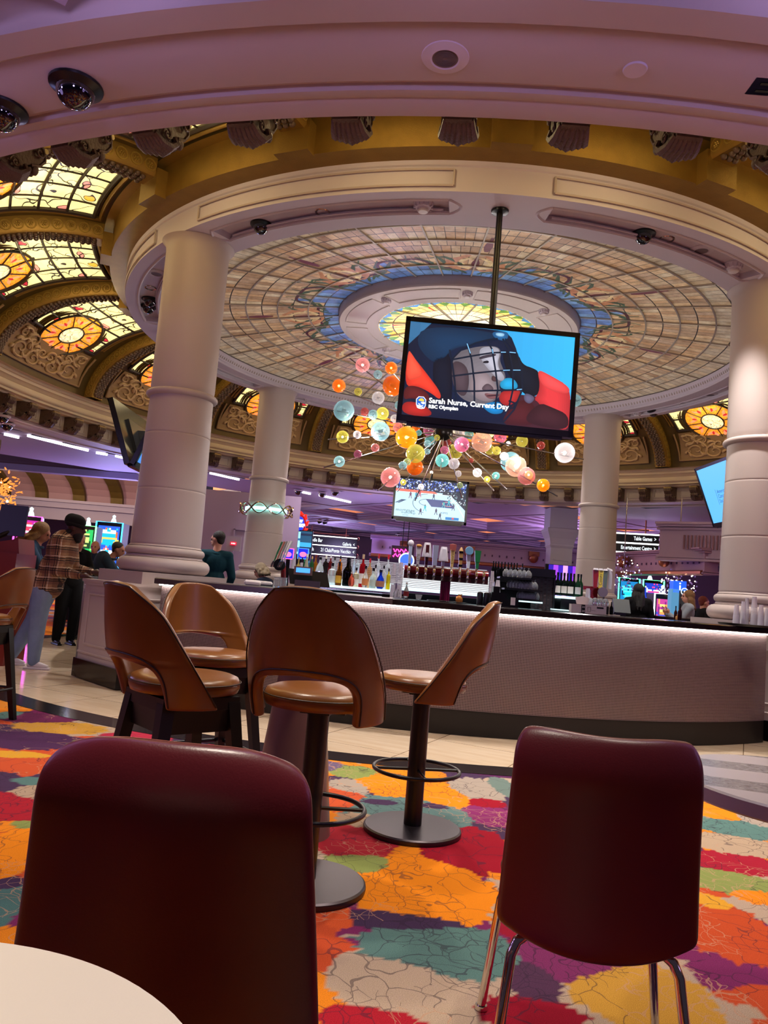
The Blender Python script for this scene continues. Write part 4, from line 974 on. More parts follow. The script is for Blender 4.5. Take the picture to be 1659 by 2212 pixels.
for lv, (z, n, x0, x1) in enumerate(((1.412, 6, 1088, 1146), (1.30, 9, 1098, 1158), (1.20, 8, 1120, 1160))):
    rk = thing('glass_shelf', ['top black wire shelf of upturned stem glasses', 'middle black wire shelf of upturned glasses', 'lowest black wire shelf of upturned glasses'][lv], 'shelf', W((x0+x1)/2, 7.9, z-.02))
    m = MB(); boxd(m, x0-8, x1+8, z-.022, z-.006, 7.8, 7.99)
    m.build('shelf_board', blackp, rk, smooth=0)
    for i in range(n):
        px = x0+(x1-x0)*(i+.5)/n; p = W(px, 7.9, z)
        gl = thing('upturned_glass', f'clear upturned glass, {["end one on the left", "one from the middle of the row", "end one on the right"][0 if i == 0 else (2 if i == n-1 else 1)]} of the {["top", "middle", "lowest"][lv]} wire shelf', 'glass', p, f'upturned glasses on the {["top", "middle", "lowest"][lv]} wire shelf')
        m = MB(); m.lathe([(.030, 0), (.036, .02), (.034, .05), (.015, .075), (.004, .085)], p, 12); m.build('bowl', clear, gl)
        m = MB(); m.lathe([(.004, .084), (.004, .097), (.02, .1), (0, .102)], p, 10); m.build('stem', clear, gl)
for i, px in enumerate([1064, 1069, 1075, 1082, 1089, 1096, 1103, 1109, 1115, 1127]):
    bottle(px, 8.35+.04*(i % 2), 1.40, 36, 8, '0A0A0A', '060606', None, 'black capped wine bottle standing behind the upturned stem glasses', 0, 'wine bottles behind the glass shelves', 'wine_bottle', .05)
m = MB(); boxd(m, 1056, 1132, 1.36, 1.399, 8.25, 8.5); boxd(m, 1060, 1078, 0, 1.36, 8.3, 8.5); m.build('wine_ledge', blackp, gu, smooth=0)
# caddy with napkin
cd = thing('bar_caddy', 'stepped black bar caddy with a white napkin in front of the glass shelves', 'caddy', W(1090, 7.2, 1.11))
m = MB(); boxd(m, 1059, 1120, 1.11, 1.185, 7.1, 7.25); boxd(m, 1062, 1095, 1.185, 1.235, 7.1, 7.25); boxd(m, 1066, 1080, 1.235, 1.29, 7.12, 7.22); m.build('body', blackp, cd, smooth=0)
m = MB(); boxd(m, 1104, 1113, 1.13, 1.2, 7.08, 7.1); m.build('napkin', mat('paper_white', 'D8CFCB', .7), cd, smooth=0)
# plastic cups: tapered, nested in stacks
cupm = mat('clear_plastic_cup', 'E6E2E8', .2, trans=.35, alpha=.75)
def cup_stack(px, d, z, hpx, w, label, up=False, group=None):
    h = hpx*d/F; R = w*d/F/2; p = W(px, d, z); r = thing('cup_stack', label, 'cups', p, group)
    n = max(3, int(h/.022)); m = MB(); ch = min(.11, h*.6)
    m.lathe([(R, .0), (R*.98, .006), (R*.66, ch), (R*.6, ch+.003), (0, ch+.003)], p, 16); m.build('lowest_cup', cupm, r, smooth=40)
    m = MB()
    for k in range(1, n):
        z0 = (h-ch)*k/(n-1); m.lathe([(R*(1-.15*k/n), z0), (R*.97*(1-.15*k/n), z0+.008), (R*(.93-.15*k/n), z0+.012)], p, 16)
    m.lathe([(R*.84, (h-ch)), (R*.56, h), (0, h+.001)], p, 16); m.build('nested_cups', cupm, r, smooth=40)
cup_stack(847, 7.2, 1.112, 72, 12, 'tall clear plastic cup stack left of two, between bottles and taps'); cup_stack(861, 7.2, 1.112, 76, 13, 'tall clear plastic cup stack right of two, between bottles and taps')
cup_stack(1060, 7.3, 1.16, 62, 11, 'tall clear plastic cup stack between the tap rail and the glass shelves'); cup_stack(1074, 7.45, 1.24, 26, 13, 'short plastic cup stack left of the upturned glasses')
cup_stack(1268, 7.5, 1.15, 44, 13, 'plastic cup stack left of the small right hand tap tower')
cup_stack(631, 7.9, 1.2, 46, 13, 'clear cup stack left of the cash terminal below the blue square'); cup_stack(649, 8.0, 1.24, 30, 9, 'thin clear cup stack left of the cash terminal')
tray = thing('cup_tray', 'black tray of plastic cup stacks on the bar by the front right column', 'tray', W(1625, 7.35, 1.11))
m = MB(); m.lathe([(0, 1.112), (.30, 1.112), (.31, 1.13), (.30, 1.132), (.29, 1.12), (0, 1.12)], W(1625, 7.35, 1.0)*1+Vector((0, 0, -1.0)), 40); m.build('plate', blackp, tray)
for i, (px, d, hp, w, l) in enumerate(((1590, 7.3, 42, 15, 'lowest left plastic cup stack on the tray'), (1605, 7.35, 50, 14, 'second plastic cup stack from the left on the tray'), (1628, 7.35, 62, 15, 'tallest plastic cup stack on the tray, in the middle'), (1612, 7.5, 58, 11, 'plastic cup stack at the back of the tray, left of the tallest'), (1643, 7.25, 46, 14, 'plastic cup stack on the tray right of the tallest'), (1657, 7.3, 40, 14, 'plastic cup stack cut by the right photo edge'))): cup_stack(px, d, 1.121, hp, w, l)
# right tap tower
tt = thing('beer_tap_tower', 'small red beer tap tower with round steel plate by the back right column', 'beer tap', W(1290, 8.6, 1.11))
m = MB(); boxd(m, 1258, 1300, 1.36, 1.40, 8.6, 8.7); boxd(m, 1275, 1290, 1.1, 1.36, 8.6, 8.68); m.build('frame', redm, tt, smooth=0)
m = MB(); m.lathe([(0, -.02), (.05, -.02), (.055, -.01), (.055, .01), (0, .01)], W(1302, 8.5, 1.345), 24, ax=Matrix.Rotation(pi/2, 3, 'X')); m.tube([W(1304, 8.52, 1.3), W(1304, 8.52, 1.12)], .012, 8); m.build('round_plate', mat('plate_steel', '8A807C', .3, metal=.7), tt)
for px, c, lb, w in ((1285, '8A1A1E', 'red tap handle on the small right hand tap tower', 12), (1296, 'E0C84A', 'yellow tap handle lettered Coors on the right hand tower', 11), (1306, '5A6A60', 'dark green grey tap handle on the right hand tower', 10), (1317, 'B8B4BC', 'curved silver tap handle, rightmost on the right hand tower', 10)):
    p = W(px, 8.55, 1.385); m = MB(); q = w*8.55/F/2
    if px == 1317: m.tube([p, p+Vector((0, 0, .16)), p+Vector((-.01, 0, .21)), p+Vector((-.04, 0, .225))], [.02, .022, .024, .012], 10)
    else: m.add([p+Vector((s*ww, e*.014, z)) for z, ww in ((0, q*.6), (.2, q)) for s, e in ((-1, -1), (1, -1), (1, 1), (-1, 1))], [(0, 1, 5, 4), (1, 2, 6, 5), (2, 3, 7, 6), (3, 0, 4, 7), (3, 2, 1, 0), (4, 5, 6, 7)])
    r = m.build('tap_handle', mat('tap_'+c, c, .3), tt, smooth=40); r['label'] = lb
    m = MB(); m.lathe([(q, 0), (q*.8, .02), (0, .022)], p+Vector((0, 0, .2)), 8); m.build('head', mat('tap_white', 'DCD8DC', .25), r)
    if px == 1296: m = MB(); text_mb(m, 'Coors', p+Vector((.012, -.018, .03)), Vector((0, 0, 1)), Vector((-1, 0, 0)), .05); m.build('lettering', mat('navy', '142048', .4), r, smooth=0)
# left tap tower seen edge on
tt = thing('beer_tap_tower', 'beer tap tower seen end on with round black plate, by back left column', 'beer tap', W(610, 8.9, 1.11))
m = MB(); m.tube([W(612, 8.9, 1.1), W(612, 8.9, 1.36)], .03, 10); m.build('stand', redm, tt)
m = MB(); m.lathe([(0, -.03), (.062, -.03), (.068, -.015), (.068, .01), (0, .01)], W(604, 8.8, 1.36), 26, ax=Matrix.Rotation(pi/2, 3, 'X')); m.build('round_plate', blackp, tt)
for i, (c, lb) in enumerate((('1E6A3A', 'green tap handle, nearest the back left column'), ('A8604A', 'reddish brown tap handle next to the green one'), ('8A8480', 'grey tap handle in the middle of the left tower'), ('C0BCC0', 'silver tap handle of the left tower'), ('D8D4D8', 'white tap handle nearest the red slot topper'))):
    p = W(592+5*i, 9.0-.08*i, 1.40); m = MB()
    m.tube([p, p+Vector((.035, 0, .12)), p+Vector((.075, 0, .235))], [.012, .02, .024], 8, flat=.6); r = m.build('tap_handle', mat('tap_'+c, c, .3), tt); r['label'] = lb; m = MB(); m.tube([p, p+Vector((-.02, 0, -.03)), p+Vector((-.03, 0, -.07))], .012, 6); m.build('faucet', chrome, r)
# cash terminal
ct = thing('cash_terminal', 'black cash terminal with small blue customer display behind the middle bar stool', 'cash register', W(668, 7.0, 1.11))
m = MB(); d = 7.0
pts = [(622, 1.30), (706, 1.285), (712, 1.15), (626, 1.16)]
vs = [W(px, d+(.0 if z > 1.2 else -.06), z) for px, z in pts]; vs += [v+Vector((0, .05, 0)) for v in vs]
m.add(vs, [(0, 1, 2, 3), (7, 6, 5, 4), (0, 4, 5, 1), (1, 5, 6, 2), (2, 6, 7, 3), (3, 7, 4, 0)]); m.build('monitor_back', blackp, ct, smooth=0)
m = MB(); pc = W(655, d-.06, 1.285); m.box(pc, (.165, .03, .075)); m.build('display_frame', mat('taupe_plastic', '8A7668', .4), ct, smooth=0)
m = MB(); m.box(pc+Vector((0, -.017, .004)), (.125, .004, .042)); m.build('display', emi('blue_display', '4A9AFF', 1.6), ct, smooth=0)
m = MB(); boxd(m, 636, 690, 1.112, 1.20, d-.12, d-.02); m.build('printer', mat('grey_plastic', '5A5660', .4), ct, smooth=0)
# carton 24
bx = thing('beer_carton', 'white cardboard carton printed 24 lying on the bar in front of the wine bottles', 'carton', W(1268, 7.0, 1.11))
m = MB(); pc = W(1269, 7.05, 1.15); m.box(pc, (.31, .16, .075), rz=-.12); m.build('box', mat('carton_white', 'C4B8B6', .6), bx, smooth=0)
ex = Vector((cos(-.12), sin(-.12), 0)); ez = Vector((0, 0, 1)); n_ = Vector((sin(-.12), -cos(-.12), 0))
m = MB(); m.box(pc+ex*(-.05)+n_*.0815, (.034, .002, .074), rz=-.12); m.box(pc+ex*.10+Vector((0, 0, .02))+n_*.0815, (.06, .002, .014), rz=-.12); m.build('black_panel', blackp, bx, smooth=0)
m = MB(); text_mb(m, '24', pc+ex*(-.05)+n_*.083+Vector((0, 0, .008)), ex, ez, .026, align='CENTER'); text_mb(m, '24', pc+ex*(-.05)+n_*.083+Vector((0, 0, -.028)), ex, ez, .026, align='CENTER'); m.build('lettering', mat('print_white', 'E8E0DC', .6), bx, smooth=0)
m = MB(); o_ = pc+n_*.083
for a_, c2 in (((-.01, -.02), (-.01, .02)), ((.015, -.02), (.015, .02)), ((-.01, .02), (.015, .02)), ((-.01, -.02), (.015, -.02)), ((.015, -.005), (.06, -.008)), ((.02, .012), (.013, .012))): m.tube([o_+ex*a_[0]+ez*a_[1], o_+ex*c2[0]+ez*c2[1]], .0012, 4)
m.build('printed_can', blackp, bx)
nb = thing('napkin_stack', 'fanned white napkins standing on the bar left of the glass domes', 'napkins', W(1257, 7.2, 1.2)); m = MB()
for k in range(4): m.box(W(1252+4*k, 7.25+.02*k, 1.225), (.07, .004, .07), ax=Matrix.Rotation(-.25+.17*k, 3, 'Y'))
m.build('napkins', mat('paper_white', 'D8CFCB', .7), nb, smooth=0)
hold = MB(); boxd(hold, 1245, 1270, 1.112, 1.19, 7.2, 7.34); hold.build('holder', mat('taupe_plastic', '8A7668', .4), nb, smooth=0)
for i, px in enumerate((1273, 1285, 1297, 1307)):
    p = W(px, 7.4, 1.19); r = thing('stemless_glass', ['upturned clear glass nearest the napkins', 'upturned clear glass second from the napkins', 'upturned clear glass third from the napkins', 'upturned clear glass nearest the black bottle'][i]+' above the carton', 'glass', p, None); m = MB(); m.lathe([(.026, 0), (.034, .02), (.033, .045), (.022, .066), (0, .075)], p, 14); m.build('bowl', clear, r)
m = MB(); boxd(m, 1266, 1315, 1.112, 1.19, 7.34, 7.48); o = m.build('glass_rack', mat('rack_dark', '1A1618', .5), smooth=0); tag(o, 'dark rack under the upturned glasses behind the carton', 'rack')
bottle(1320, 7.3, 1.112, 28, 8, '101010', '0A0A0A', None, 'small black bottle right of the upturned glasses', 0, None)
bottle(1468, 7.45, 1.112, 36, 9, '2A0E14', '141014', None, 'dark brown beer bottle on the bar left of the blonde woman', 0, None, 'beer_bottle', .3)
bottle(1459, 7.7, 1.112, 30, 7, '3A1A10', '141014', None, 'brown beer bottle behind the dark one near the blonde woman', 0, None, 'beer_bottle', .3)
bottle(1463, 7.6, 1.112, 12, 8, 'E0A868', 'E0A868', None, 'small glass of amber drink near the woman\'s hands', 1, None, 'drink_glass', .5)
ct = thing('cash_terminal', 'grey tilted touch screen terminal right of the upturned glasses', 'cash register', W(1342, 8.0, 1.11)); m = MB()
m.box(W(1342, 8.0, 1.20), (.17, .04, .16), ax=Matrix.Rotation(-.5, 3, 'X')); m.build('screen_back', mat('terminal_grey', '4A5052', .35), ct, smooth=0); m = MB(); boxd(m, 1330, 1352, 1.112, 1.15, 7.95, 8.1); m.build('foot', blackp, ct, smooth=0)
# rubber tray, chip bag, spoons
m = MB(); boxd(m, 925, 1010, 1.112, 1.12, 6.75, 6.95); tag(m.build('bar_mat', blackp, smooth=0), 'thin black rubber mat on the bar below the taps', 'mat')
for px, d_, w_, lb in ((562, 8.3, .26, 'white rolled cloth lying on the bar left of the grey blond person'), (545, 7.4, .16, 'flat white folded cloth on the bar above the left rear stool')):
    r = W(px, d_, 1.112); m = MB(); m.tube([r+Vector((-w_/2, 0, .022)), r+Vector((-w_/2+.015, 0, .026)), r+Vector((w_/2-.015, 0, .024)), r+Vector((w_/2, 0, .02))], [.012, .026, .024, .012], 10, flat=1.0); tag(m.build('folded_cloth', mat('paper_white', 'D8CFCB', .7)), lb, 'cloth')
for px, lb in ((597, 'clear square water glass on the bar left of the cash terminal'), (611, 'clear round pitcher on the bar left of the cash terminal')):
    r = W(px, 7.3, 1.112); m = MB(); m.lathe([(0, 0), (.03, 0), (.034, .05), (.03, .085), (.033, .1), (.03, .1), (.028, .01), (0, .008)], r, 6 if px == 597 else 16); tag(m.build('glass_jug', clear), lb, 'glass')
r = thing('snack_bag', 'crumpled orange brown snack bag on the bar behind the right stool', 'bag', W(992, 7.1, 1.112)); m = MB()
rs = random.Random(5)
m.ball(W(992, 7.1, 1.14), .032, 9, 7, sc=(1, .5, 1.1)); m.v = [(x+rs.uniform(-.006, .006), y, z+rs.uniform(-.007, .007)) for x, y, z in m.v]; m.build('bag', mat('orange_bag', 'B8742A', .4), r, smooth=20); m = MB()
m.prism([(-.02, 0), (.012, 0), (.03, .035), (.01, .028), (-.01, .03)], -.004, .004, fr=lambda x, y, z: tuple(W(992, 7.1, 1.16)+Vector((x, z, y)))); m.build('torn_top', mat('orange_bag', 'B8742A', .4), r, smooth=0)
for px in (1036, 1050): m = MB(); m.lathe([(0, 0), (.03, 0), (.03, .10), (.022, .115), (0, .12)], W(px, 7.3, 1.112), 14); tag(m.build('black_shaker', blackp), f'black rounded shaker tin, {"left" if px == 1036 else "right"} of two below the tap rail end', 'shaker')
p = W(904, 7.1, 1.112); m = MB(); m.lathe([(0, 0), (.022, 0), (.034, .045), (.032, .045), (.02, .004), (0, .004)], p, 16); tag(m.build('glass_bowl', clear), 'small clear glass bowl on the bar left of the wine red pillar', 'bowl')
p = W(856, 7.0, 1.112); m = MB(); m.lathe([(0, 0), (.03, 0), (.032, .04), (.02, .06), (.018, .075), (0, .076)], p, 14); tag(m.build('jar', clear), 'small clear jar with lid beside the plastic cup stacks', 'jar')
m = MB(); boxd(m, 825, 842, 1.112, 1.14, 6.72, 6.85); tag(m.build('ashtray_caddy', mat('black_chrome', '1A181A', .2, metal=.5), smooth=0), 'low black caddy on the bar at the right end of the bottle shelf', 'caddy')
# ---------------------------------------------------------------- stools
def mods(o, th, sub=2):
    s = o.modifiers.new('thick', 'SOLIDIFY'); s.thickness = th; s.offset = 0
    u = o.modifiers.new('sub', 'SUBSURF'); u.levels = sub; u.render_levels = sub
def stool_shell(root, z1=1.165):
    z0, zh = .655, .845
    vs = sorted(set([0, .04, .10, .17, .24, .30, .34, .365, (zh-z0)/(z1-z0), .41, .47, .55, .63, .71, .79, .86, .92, .965, 1.0]))
    def Ph(v):
        z = z0+v*(z1-z0)
        if z >= zh-1e-6: return 0
        return 48*(1-((z-z0)/(zh-z0))**4.5)**(1/2.6)
    def Po(v):
        a = 96-48*v**.95
        k = max(0, v-.72)/.28
        return a*(1-.44*k**2.5)
    def pt(phi, v, off=0):
        a = rad(phi); s = v
        r = .245+off; lean = .10*s+.015*sin(pi*s)
        wid = 1+.10*sin(pi*min(1, s*1.1))-.06*s
        return Vector((r*sin(a)*wid, -r*cos(a)-lean, z0+v*(z1-z0)-.018*v**6*(a/.6)**2+.003*v**6))
    NJ = 8; m = MB(); idx = {}; V = []
    def vid(p):
        k = (round(p.x, 5), round(p.y, 5), round(p.z, 5))
        if k not in idx: idx[k] = len(V); V.append(p)
        return idx[k]
    Fc = []
    for s in (-1, 1):
        grid = [[vid(pt(s*(Ph(v)+(Po(v)-Ph(v))*j/NJ), v)) for j in range(NJ+1)] for v in vs]
        for i in range(len(vs)-1):
            for j in range(NJ):
                f = [grid[i][j], grid[i][j+1], grid[i+1][j+1], grid[i+1][j]]
                f = list(dict.fromkeys(f))
                if len(f) > 2: Fc.append(f if s > 0 else f[::-1])
    m.add(V, Fc); o = m.build('backrest', tan, root, smooth=80); mods(o, .042, 2)
    sm = MB(); e = 2.6; th = .0225
    def pout(phi, v): 
        p = pt(phi, v); q = Vector((p.x, p.y+.10, 0)); q.normalize(); return p+q*th*1.0+Vector((0, 0, 0))
    vv = list(np.linspace(.03, .985, 26))
    for off in (th,):
        path = [pt(-(Po(v)-e), v, off) for v in vv]+[pt(f*(Po(.985)-e), .985, off) for f in np.linspace(-.9, .9, 9)]+[pt(Po(v)-e, v, off) for v in vv[::-1]]
        sm.tube(path, .0032, 5)
        vh = (zh-z0)/(z1-z0)
        path = [pt((48+e+.6)*np.sign(cos(w))*abs(cos(w))**(2/2.6), (vh+.03)*max(.04, abs(sin(w))**(2/4.5)), off) for w in np.linspace(pi-.0001, .0001, 41)]
        sm.tube(path, .0032, 5)
    sm.build('seam', seam, o, smooth=60)
    m = MB(); m.lathe([(0, .70), (.19, .695), (.218, .70), (.226, .72), (.226, .735), (.216, .758), (.19, .768), (.10, .774), (0, .775)], (0, .005, 0), 40); st = m.build('seat', tan, root, smooth=80)
    m = MB(); m.tube([(.2285*cos(k*pi/24), .005+.2285*sin(k*pi/24), .742) for k in range(48)], .0028, 5, closed=True); m.build('seat_seam', seam, st, smooth=60)
def stool_pedestal(label):
    r = thing('bar_stool', label, 'bar stool'); stool_shell(r)
    m = MB(); m.box((0, 0, .690), (.26, .18, .012)); m.box((0, 0, .68), (.12, .12, .02)); m.build('mount_plate', blackm, r, smooth=0)
    m = MB(); m.tube([(0, 0, .02), (0, 0, .69)], .045, 20); m.build('post', blackm, r, smooth=60)
    m = MB(); m.lathe([(0, .034), (.055, .034), (.235, .028), (.243, .022), (.245, .012), (.242, 0), (0, 0)], (0, 0, 0), 56); m.build('disc_base', mat('satin_dark_metal', '4A4448', .38, metal=.85), r, smooth=35)
    m = MB(); ring = [(.215*cos(k*pi/24), .215*sin(k*pi/24), .30) for k in range(48)]; m.tube(ring, .010, 8, closed=True)
    for a in (0.3, .3+pi/2): m.tube([(.21*cos(a), .21*sin(a), .30), (-.21*cos(a), -.21*sin(a), .30)], .008, 6)
    m.build('foot_ring', blackm, r, smooth=60)
    m = MB(); m.tube([(.10, .02, .68), (.17, .03, .67), (.19, .03, .65)], .006, 6); m.build('lever', chrome, r)
    return r
def stool_legs(label):
    r = thing('bar_stool', label, 'bar stool'); stool_shell(r, 1.125)
    m = MB(); m.box((0, 0, .665), (.34, .34, .05)); m.box((0, 0, .60), (.30, .30, .10), taper=1.1); m.lathe([(.14, .69), (.14, .705)], n=24); m.build('apron', blackw, r, smooth=0)
    for sx in (-1, 1):
        for sy in (-1, 1):
            m = MB(); w = .027
            t, b_ = Vector((sx*.145, sy*.145, .67)), Vector((sx*.225, sy*.225, 0))
            vs = [b_+Vector((a*.019, c*.019, 0)) for a, c in ((-1, -1), (1, -1), (1, 1), (-1, 1))]+[t+Vector((a*w, c*w, 0)) for a, c in ((-1, -1), (1, -1), (1, 1), (-1, 1))]
            m.add(vs, [(3, 2, 1, 0), (4, 5, 6, 7), (0, 1, 5, 4), (1, 2, 6, 5), (2, 3, 7, 6), (3, 0, 4, 7)]); m.build('leg', blackw, r, smooth=0)
    m = MB(); q = .205; pts = []
    for cx_, cy_, a0 in ((q-.04, q-.04, 0), (-q+.04, q-.04, 90), (-q+.04, -q+.04, 180), (q-.04, -q+.04, 270)):
        pts += [(cx_+.05*cos(rad(a0+k*22.5)), cy_+.05*sin(rad(a0+k*22.5)), .23) for k in range(5)]
    m.tube(pts, .011, 8, closed=True); m.build('foot_rail', blackm, r, smooth=60)
    return r
def face(az): return -rad(az)      # az clockwise from +y (away from the camera)
sp = stool_pedestal('tan leather bar stool in the middle on a round black pedestal, seen from behind'); sp.location = (-.195, 3.13, 0); sp.rotation_euler = (0, 0, face(12))
copy_thing(sp, (.268, 3.94, 0), 'tan leather bar stool on a round pedestal, the one on the right turned sideways', face(-82))
sl = stool_legs('tan leather bar stool with splayed black legs, front left of the group'); sl.location = (-.77, 3.24, 0); sl.rotation_euler = (0, 0, face(48))
copy_thing(sl, (-.87, 4.30, 0), 'tan leather four legged bar stool facing the camera behind the left one', face(140))
copy_thing(sl, (-2.87, 5.62, 0), 'tan leather bar stool cut by the left edge of the photo', face(-80))
# cone pedestal high table
tb = thing('pedestal_table', 'high bar table on a tapered taupe cone, hidden between the stools', 'table', (-.33, 3.78, 0))
m = MB(); m.lathe([(0, 0), (.20, 0), (.198, .015), (.11, .78), (.085, 1.0), (0, 1.0)], (-.33, 3.78, 0), 40); m.build('cone_base', mat('taupe_lacquer', '7A5A50', .28), tb, smooth=40)
m = MB(); m.lathe([(0, .998), (.235, .998), (.24, 1.004), (.24, 1.018), (.235, 1.022), (0, 1.022)], (-.33, 3.78, 0), 48); m.build('table_top', mat('white_top', 'BEB6B2', .3), tb, smooth=35)
# ---------------------------------------------------------------- burgundy chairs
def red_chair(label, tw, bw, dip=.014, cr=.016, rd=.10):
    r = thing('dining_chair', label, 'chair')
    zb, zt = .415, .895; zs = np.linspace(0, 1, 13); us = np.linspace(-1, 1, 17)
    m = MB(); V = []
    for v in zs:
        for u in us:
            w = (bw*(1-v)+tw*v)/2
            k = max(0, v-.86)/.14; w2 = w*(1-rd*k**2.2)
            x = u*w2; y = -.215-.085*v+.045*u*u+.012*sin(pi*v)+.055*max(0, (v-.72)/.28)**2
            z = zb+(zt-zb)*v
            z += (-.055*(1-abs(u)**2.2) if v < .3 else 0)*(1-v/.3)
            z += (-dip*(1-u*u))*v**3 - cr*abs(u)**5*k
            V.append((x, y, z))
    n = len(us); m.add(V, [(i*n+j, i*n+j+1, (i+1)*n+j+1, (i+1)*n+j) for i in range(len(zs)-1) for j in range(n-1)])
    o = m.build('backrest', burg, r, smooth=80); mods(o, .034, 2)
    m = MB(); pts = [Vector(V[i*n+0]) for i in range(0, 12)]+[Vector(V[12*n+j]) for j in range(1, n-1)]+[Vector(V[i*n+n-1]) for i in range(11, -1, -1)]
    pts = [Vector((p.x*.972, p.y+.014, p.z-(.006 if p.z > .8 else 0))) for p in pts]
    m.tube(pts, .003, 5); m.build('seam', burgseam, o, smooth=60)
    m = MB(); V = []; us2 = np.linspace(-1, 1, 11); ws = np.linspace(0, 1, 9)
    for w in ws:
        for u in us2:
            k = abs(u)**6
            V.append((u*(.205+.015*w)*(1-.04*(w > .9)), -.20+.43*w, .425+.012*(1-abs(u)**3)+.02*(w-.5)-.035*max(0, w-.85)/.15))
    n = len(us2); m.add(V, [(i*n+j, i*n+j+1, (i+1)*n+j+1, (i+1)*n+j) for i in range(len(ws)-1) for j in range(n-1)])
    o = m.build('seat', burg, r, smooth=80); mods(o, .05, 2)
    for sx in (-1, 1):
        m = MB(); pts = [(sx*.06, -.13, .392), (sx*.12, -.15, .392), (sx*.155, -.165, .388), (sx*.180, -.18, .372), (sx*.192, -.188, .345), (sx*.215, -.225, .15), (sx*.232, -.25, .012)]
        m.tube(pts, .0125, 14); m.build('leg', chrome, r, smooth=60)
        m = MB(); m.lathe([(0, 0), (.017, 0), (.019, .005), (.017, .014), (0, .014)], (sx*.233, -.251, 0), 16); m.build('foot_glide', chrome, r)
        m = MB(); pts = [(sx*.06, .14, .392), (sx*.14, .15, .392), (sx*.175, .16, .386), (sx*.195, .175, .365), (sx*.207, .19, .33), (sx*.242, .235, .012)]
        m.tube(pts, .0125, 14); m.build('leg', chrome, r, smooth=60)
        m = MB(); m.lathe([(0, 0), (.017, 0), (.019, .005), (.017, .014), (0, .014)], (sx*.242, .236, 0), 16); m.build('foot_glide', chrome, r)
    return r
rc = red_chair('burgundy vinyl chair with chrome legs, in front on the right', .425, .465); rc.location = (.603, 2.07, 0); rc.rotation_euler = (0, 0, face(8))
rc2 = red_chair('burgundy vinyl chair behind the white table, in front on the left', .455, .55, -.004, .034, .13); rc2.location = (-.297, 1.56, 0); rc2.rotation_euler = (0, 0, face(4)); rc['group'] = rc2['group'] = 'burgundy dining chairs'
# white round table, marble table
tb = thing('round_table', 'white round table top in the bottom left corner', 'table', (-.418, .573, 0))
m = MB(); m.lathe([(0, .722), (.335, .722), (.343, .728), (.343, .744), (.338, .75), (0, .75)], (-.418, .573, 0), 96); m.build('table_top', mat('white_laminate', 'CFC6B8', .35, bump=.03, bscale=300), tb, smooth=35)
m = MB(); m.tube([(-.418, .573, .02), (-.418, .573, .722)], .035, 16); m.lathe([(0, .02), (.2, .012), (.21, 0), (0, 0)], (-.418, .573, 0), 32); m.build('pedestal', blackm, tb)
def marble():
    g = NG('grey_marble'); tc = g.n('TexCoord').outputs['Object']; mp = g.n('Mapping'); mp.inputs['Rotation'].default_value = (0, 0, .25); g.l(tc, mp.inputs[0])
    wv = g.n('TexWave'); wv.bands_direction = 'Y'; wv.inputs['Scale'].default_value = 1.15; wv.inputs['Distortion'].default_value = 1.6; wv.inputs['Detail'].default_value = 2; wv.inputs['Phase Offset'].default_value = 2.4; g.l(mp.outputs[0], wv.inputs[0])
    band = g.math('GREATER_THAN', wv.outputs['Fac'], .55)
    mp2 = g.n('Mapping'); mp2.inputs['Scale'].default_value = (40, 110, 60); g.l(mp.outputs[0], mp2.inputs[0]); sp_ = g.noise(mp2.outputs[0], 1, 4, rough=.8)
    rp = g.n('ValToRGB'); rp.color_ramp.elements[0].position = .38; rp.color_ramp.elements[0].color = lin('4A4648'); rp.color_ramp.elements[1].position = .6; rp.color_ramp.elements[1].color = lin('9A9694'); g.l(sp_, rp.inputs[0])
    g.l(g.mix(band, lin('B4ACAA'), rp.outputs[0]), g.b.inputs['Base Color']); g.b.inputs['Roughness'].default_value = .25
    return g.m
mt = (1.248, 2.108)
tb = thing('round_table', 'grey and white marble patterned round table at the right edge', 'table', (mt[0], mt[1], 0))
m = MB(); m.lathe([(0, .708), (.383, .708), (.389, .713), (.389, .745), (.384, .75), (0, .75)], (mt[0], mt[1], 0), 96); m.build('table_top', marble(), tb, smooth=35)
m = MB(); m.lathe([(0, .690), (.30, .690), (.302, .707), (0, .707)], (mt[0], mt[1], 0), 48); m.build('under_frame', blackm, tb)
m = MB(); m.tube([(mt[0], mt[1], .02), (mt[0], mt[1], .70)], .035, 16); m.lathe([(0, .03), (.2, .02), (.21, 0), (0, 0)], (mt[0], mt[1], 0), 32); m.build('pedestal', blackm, tb)
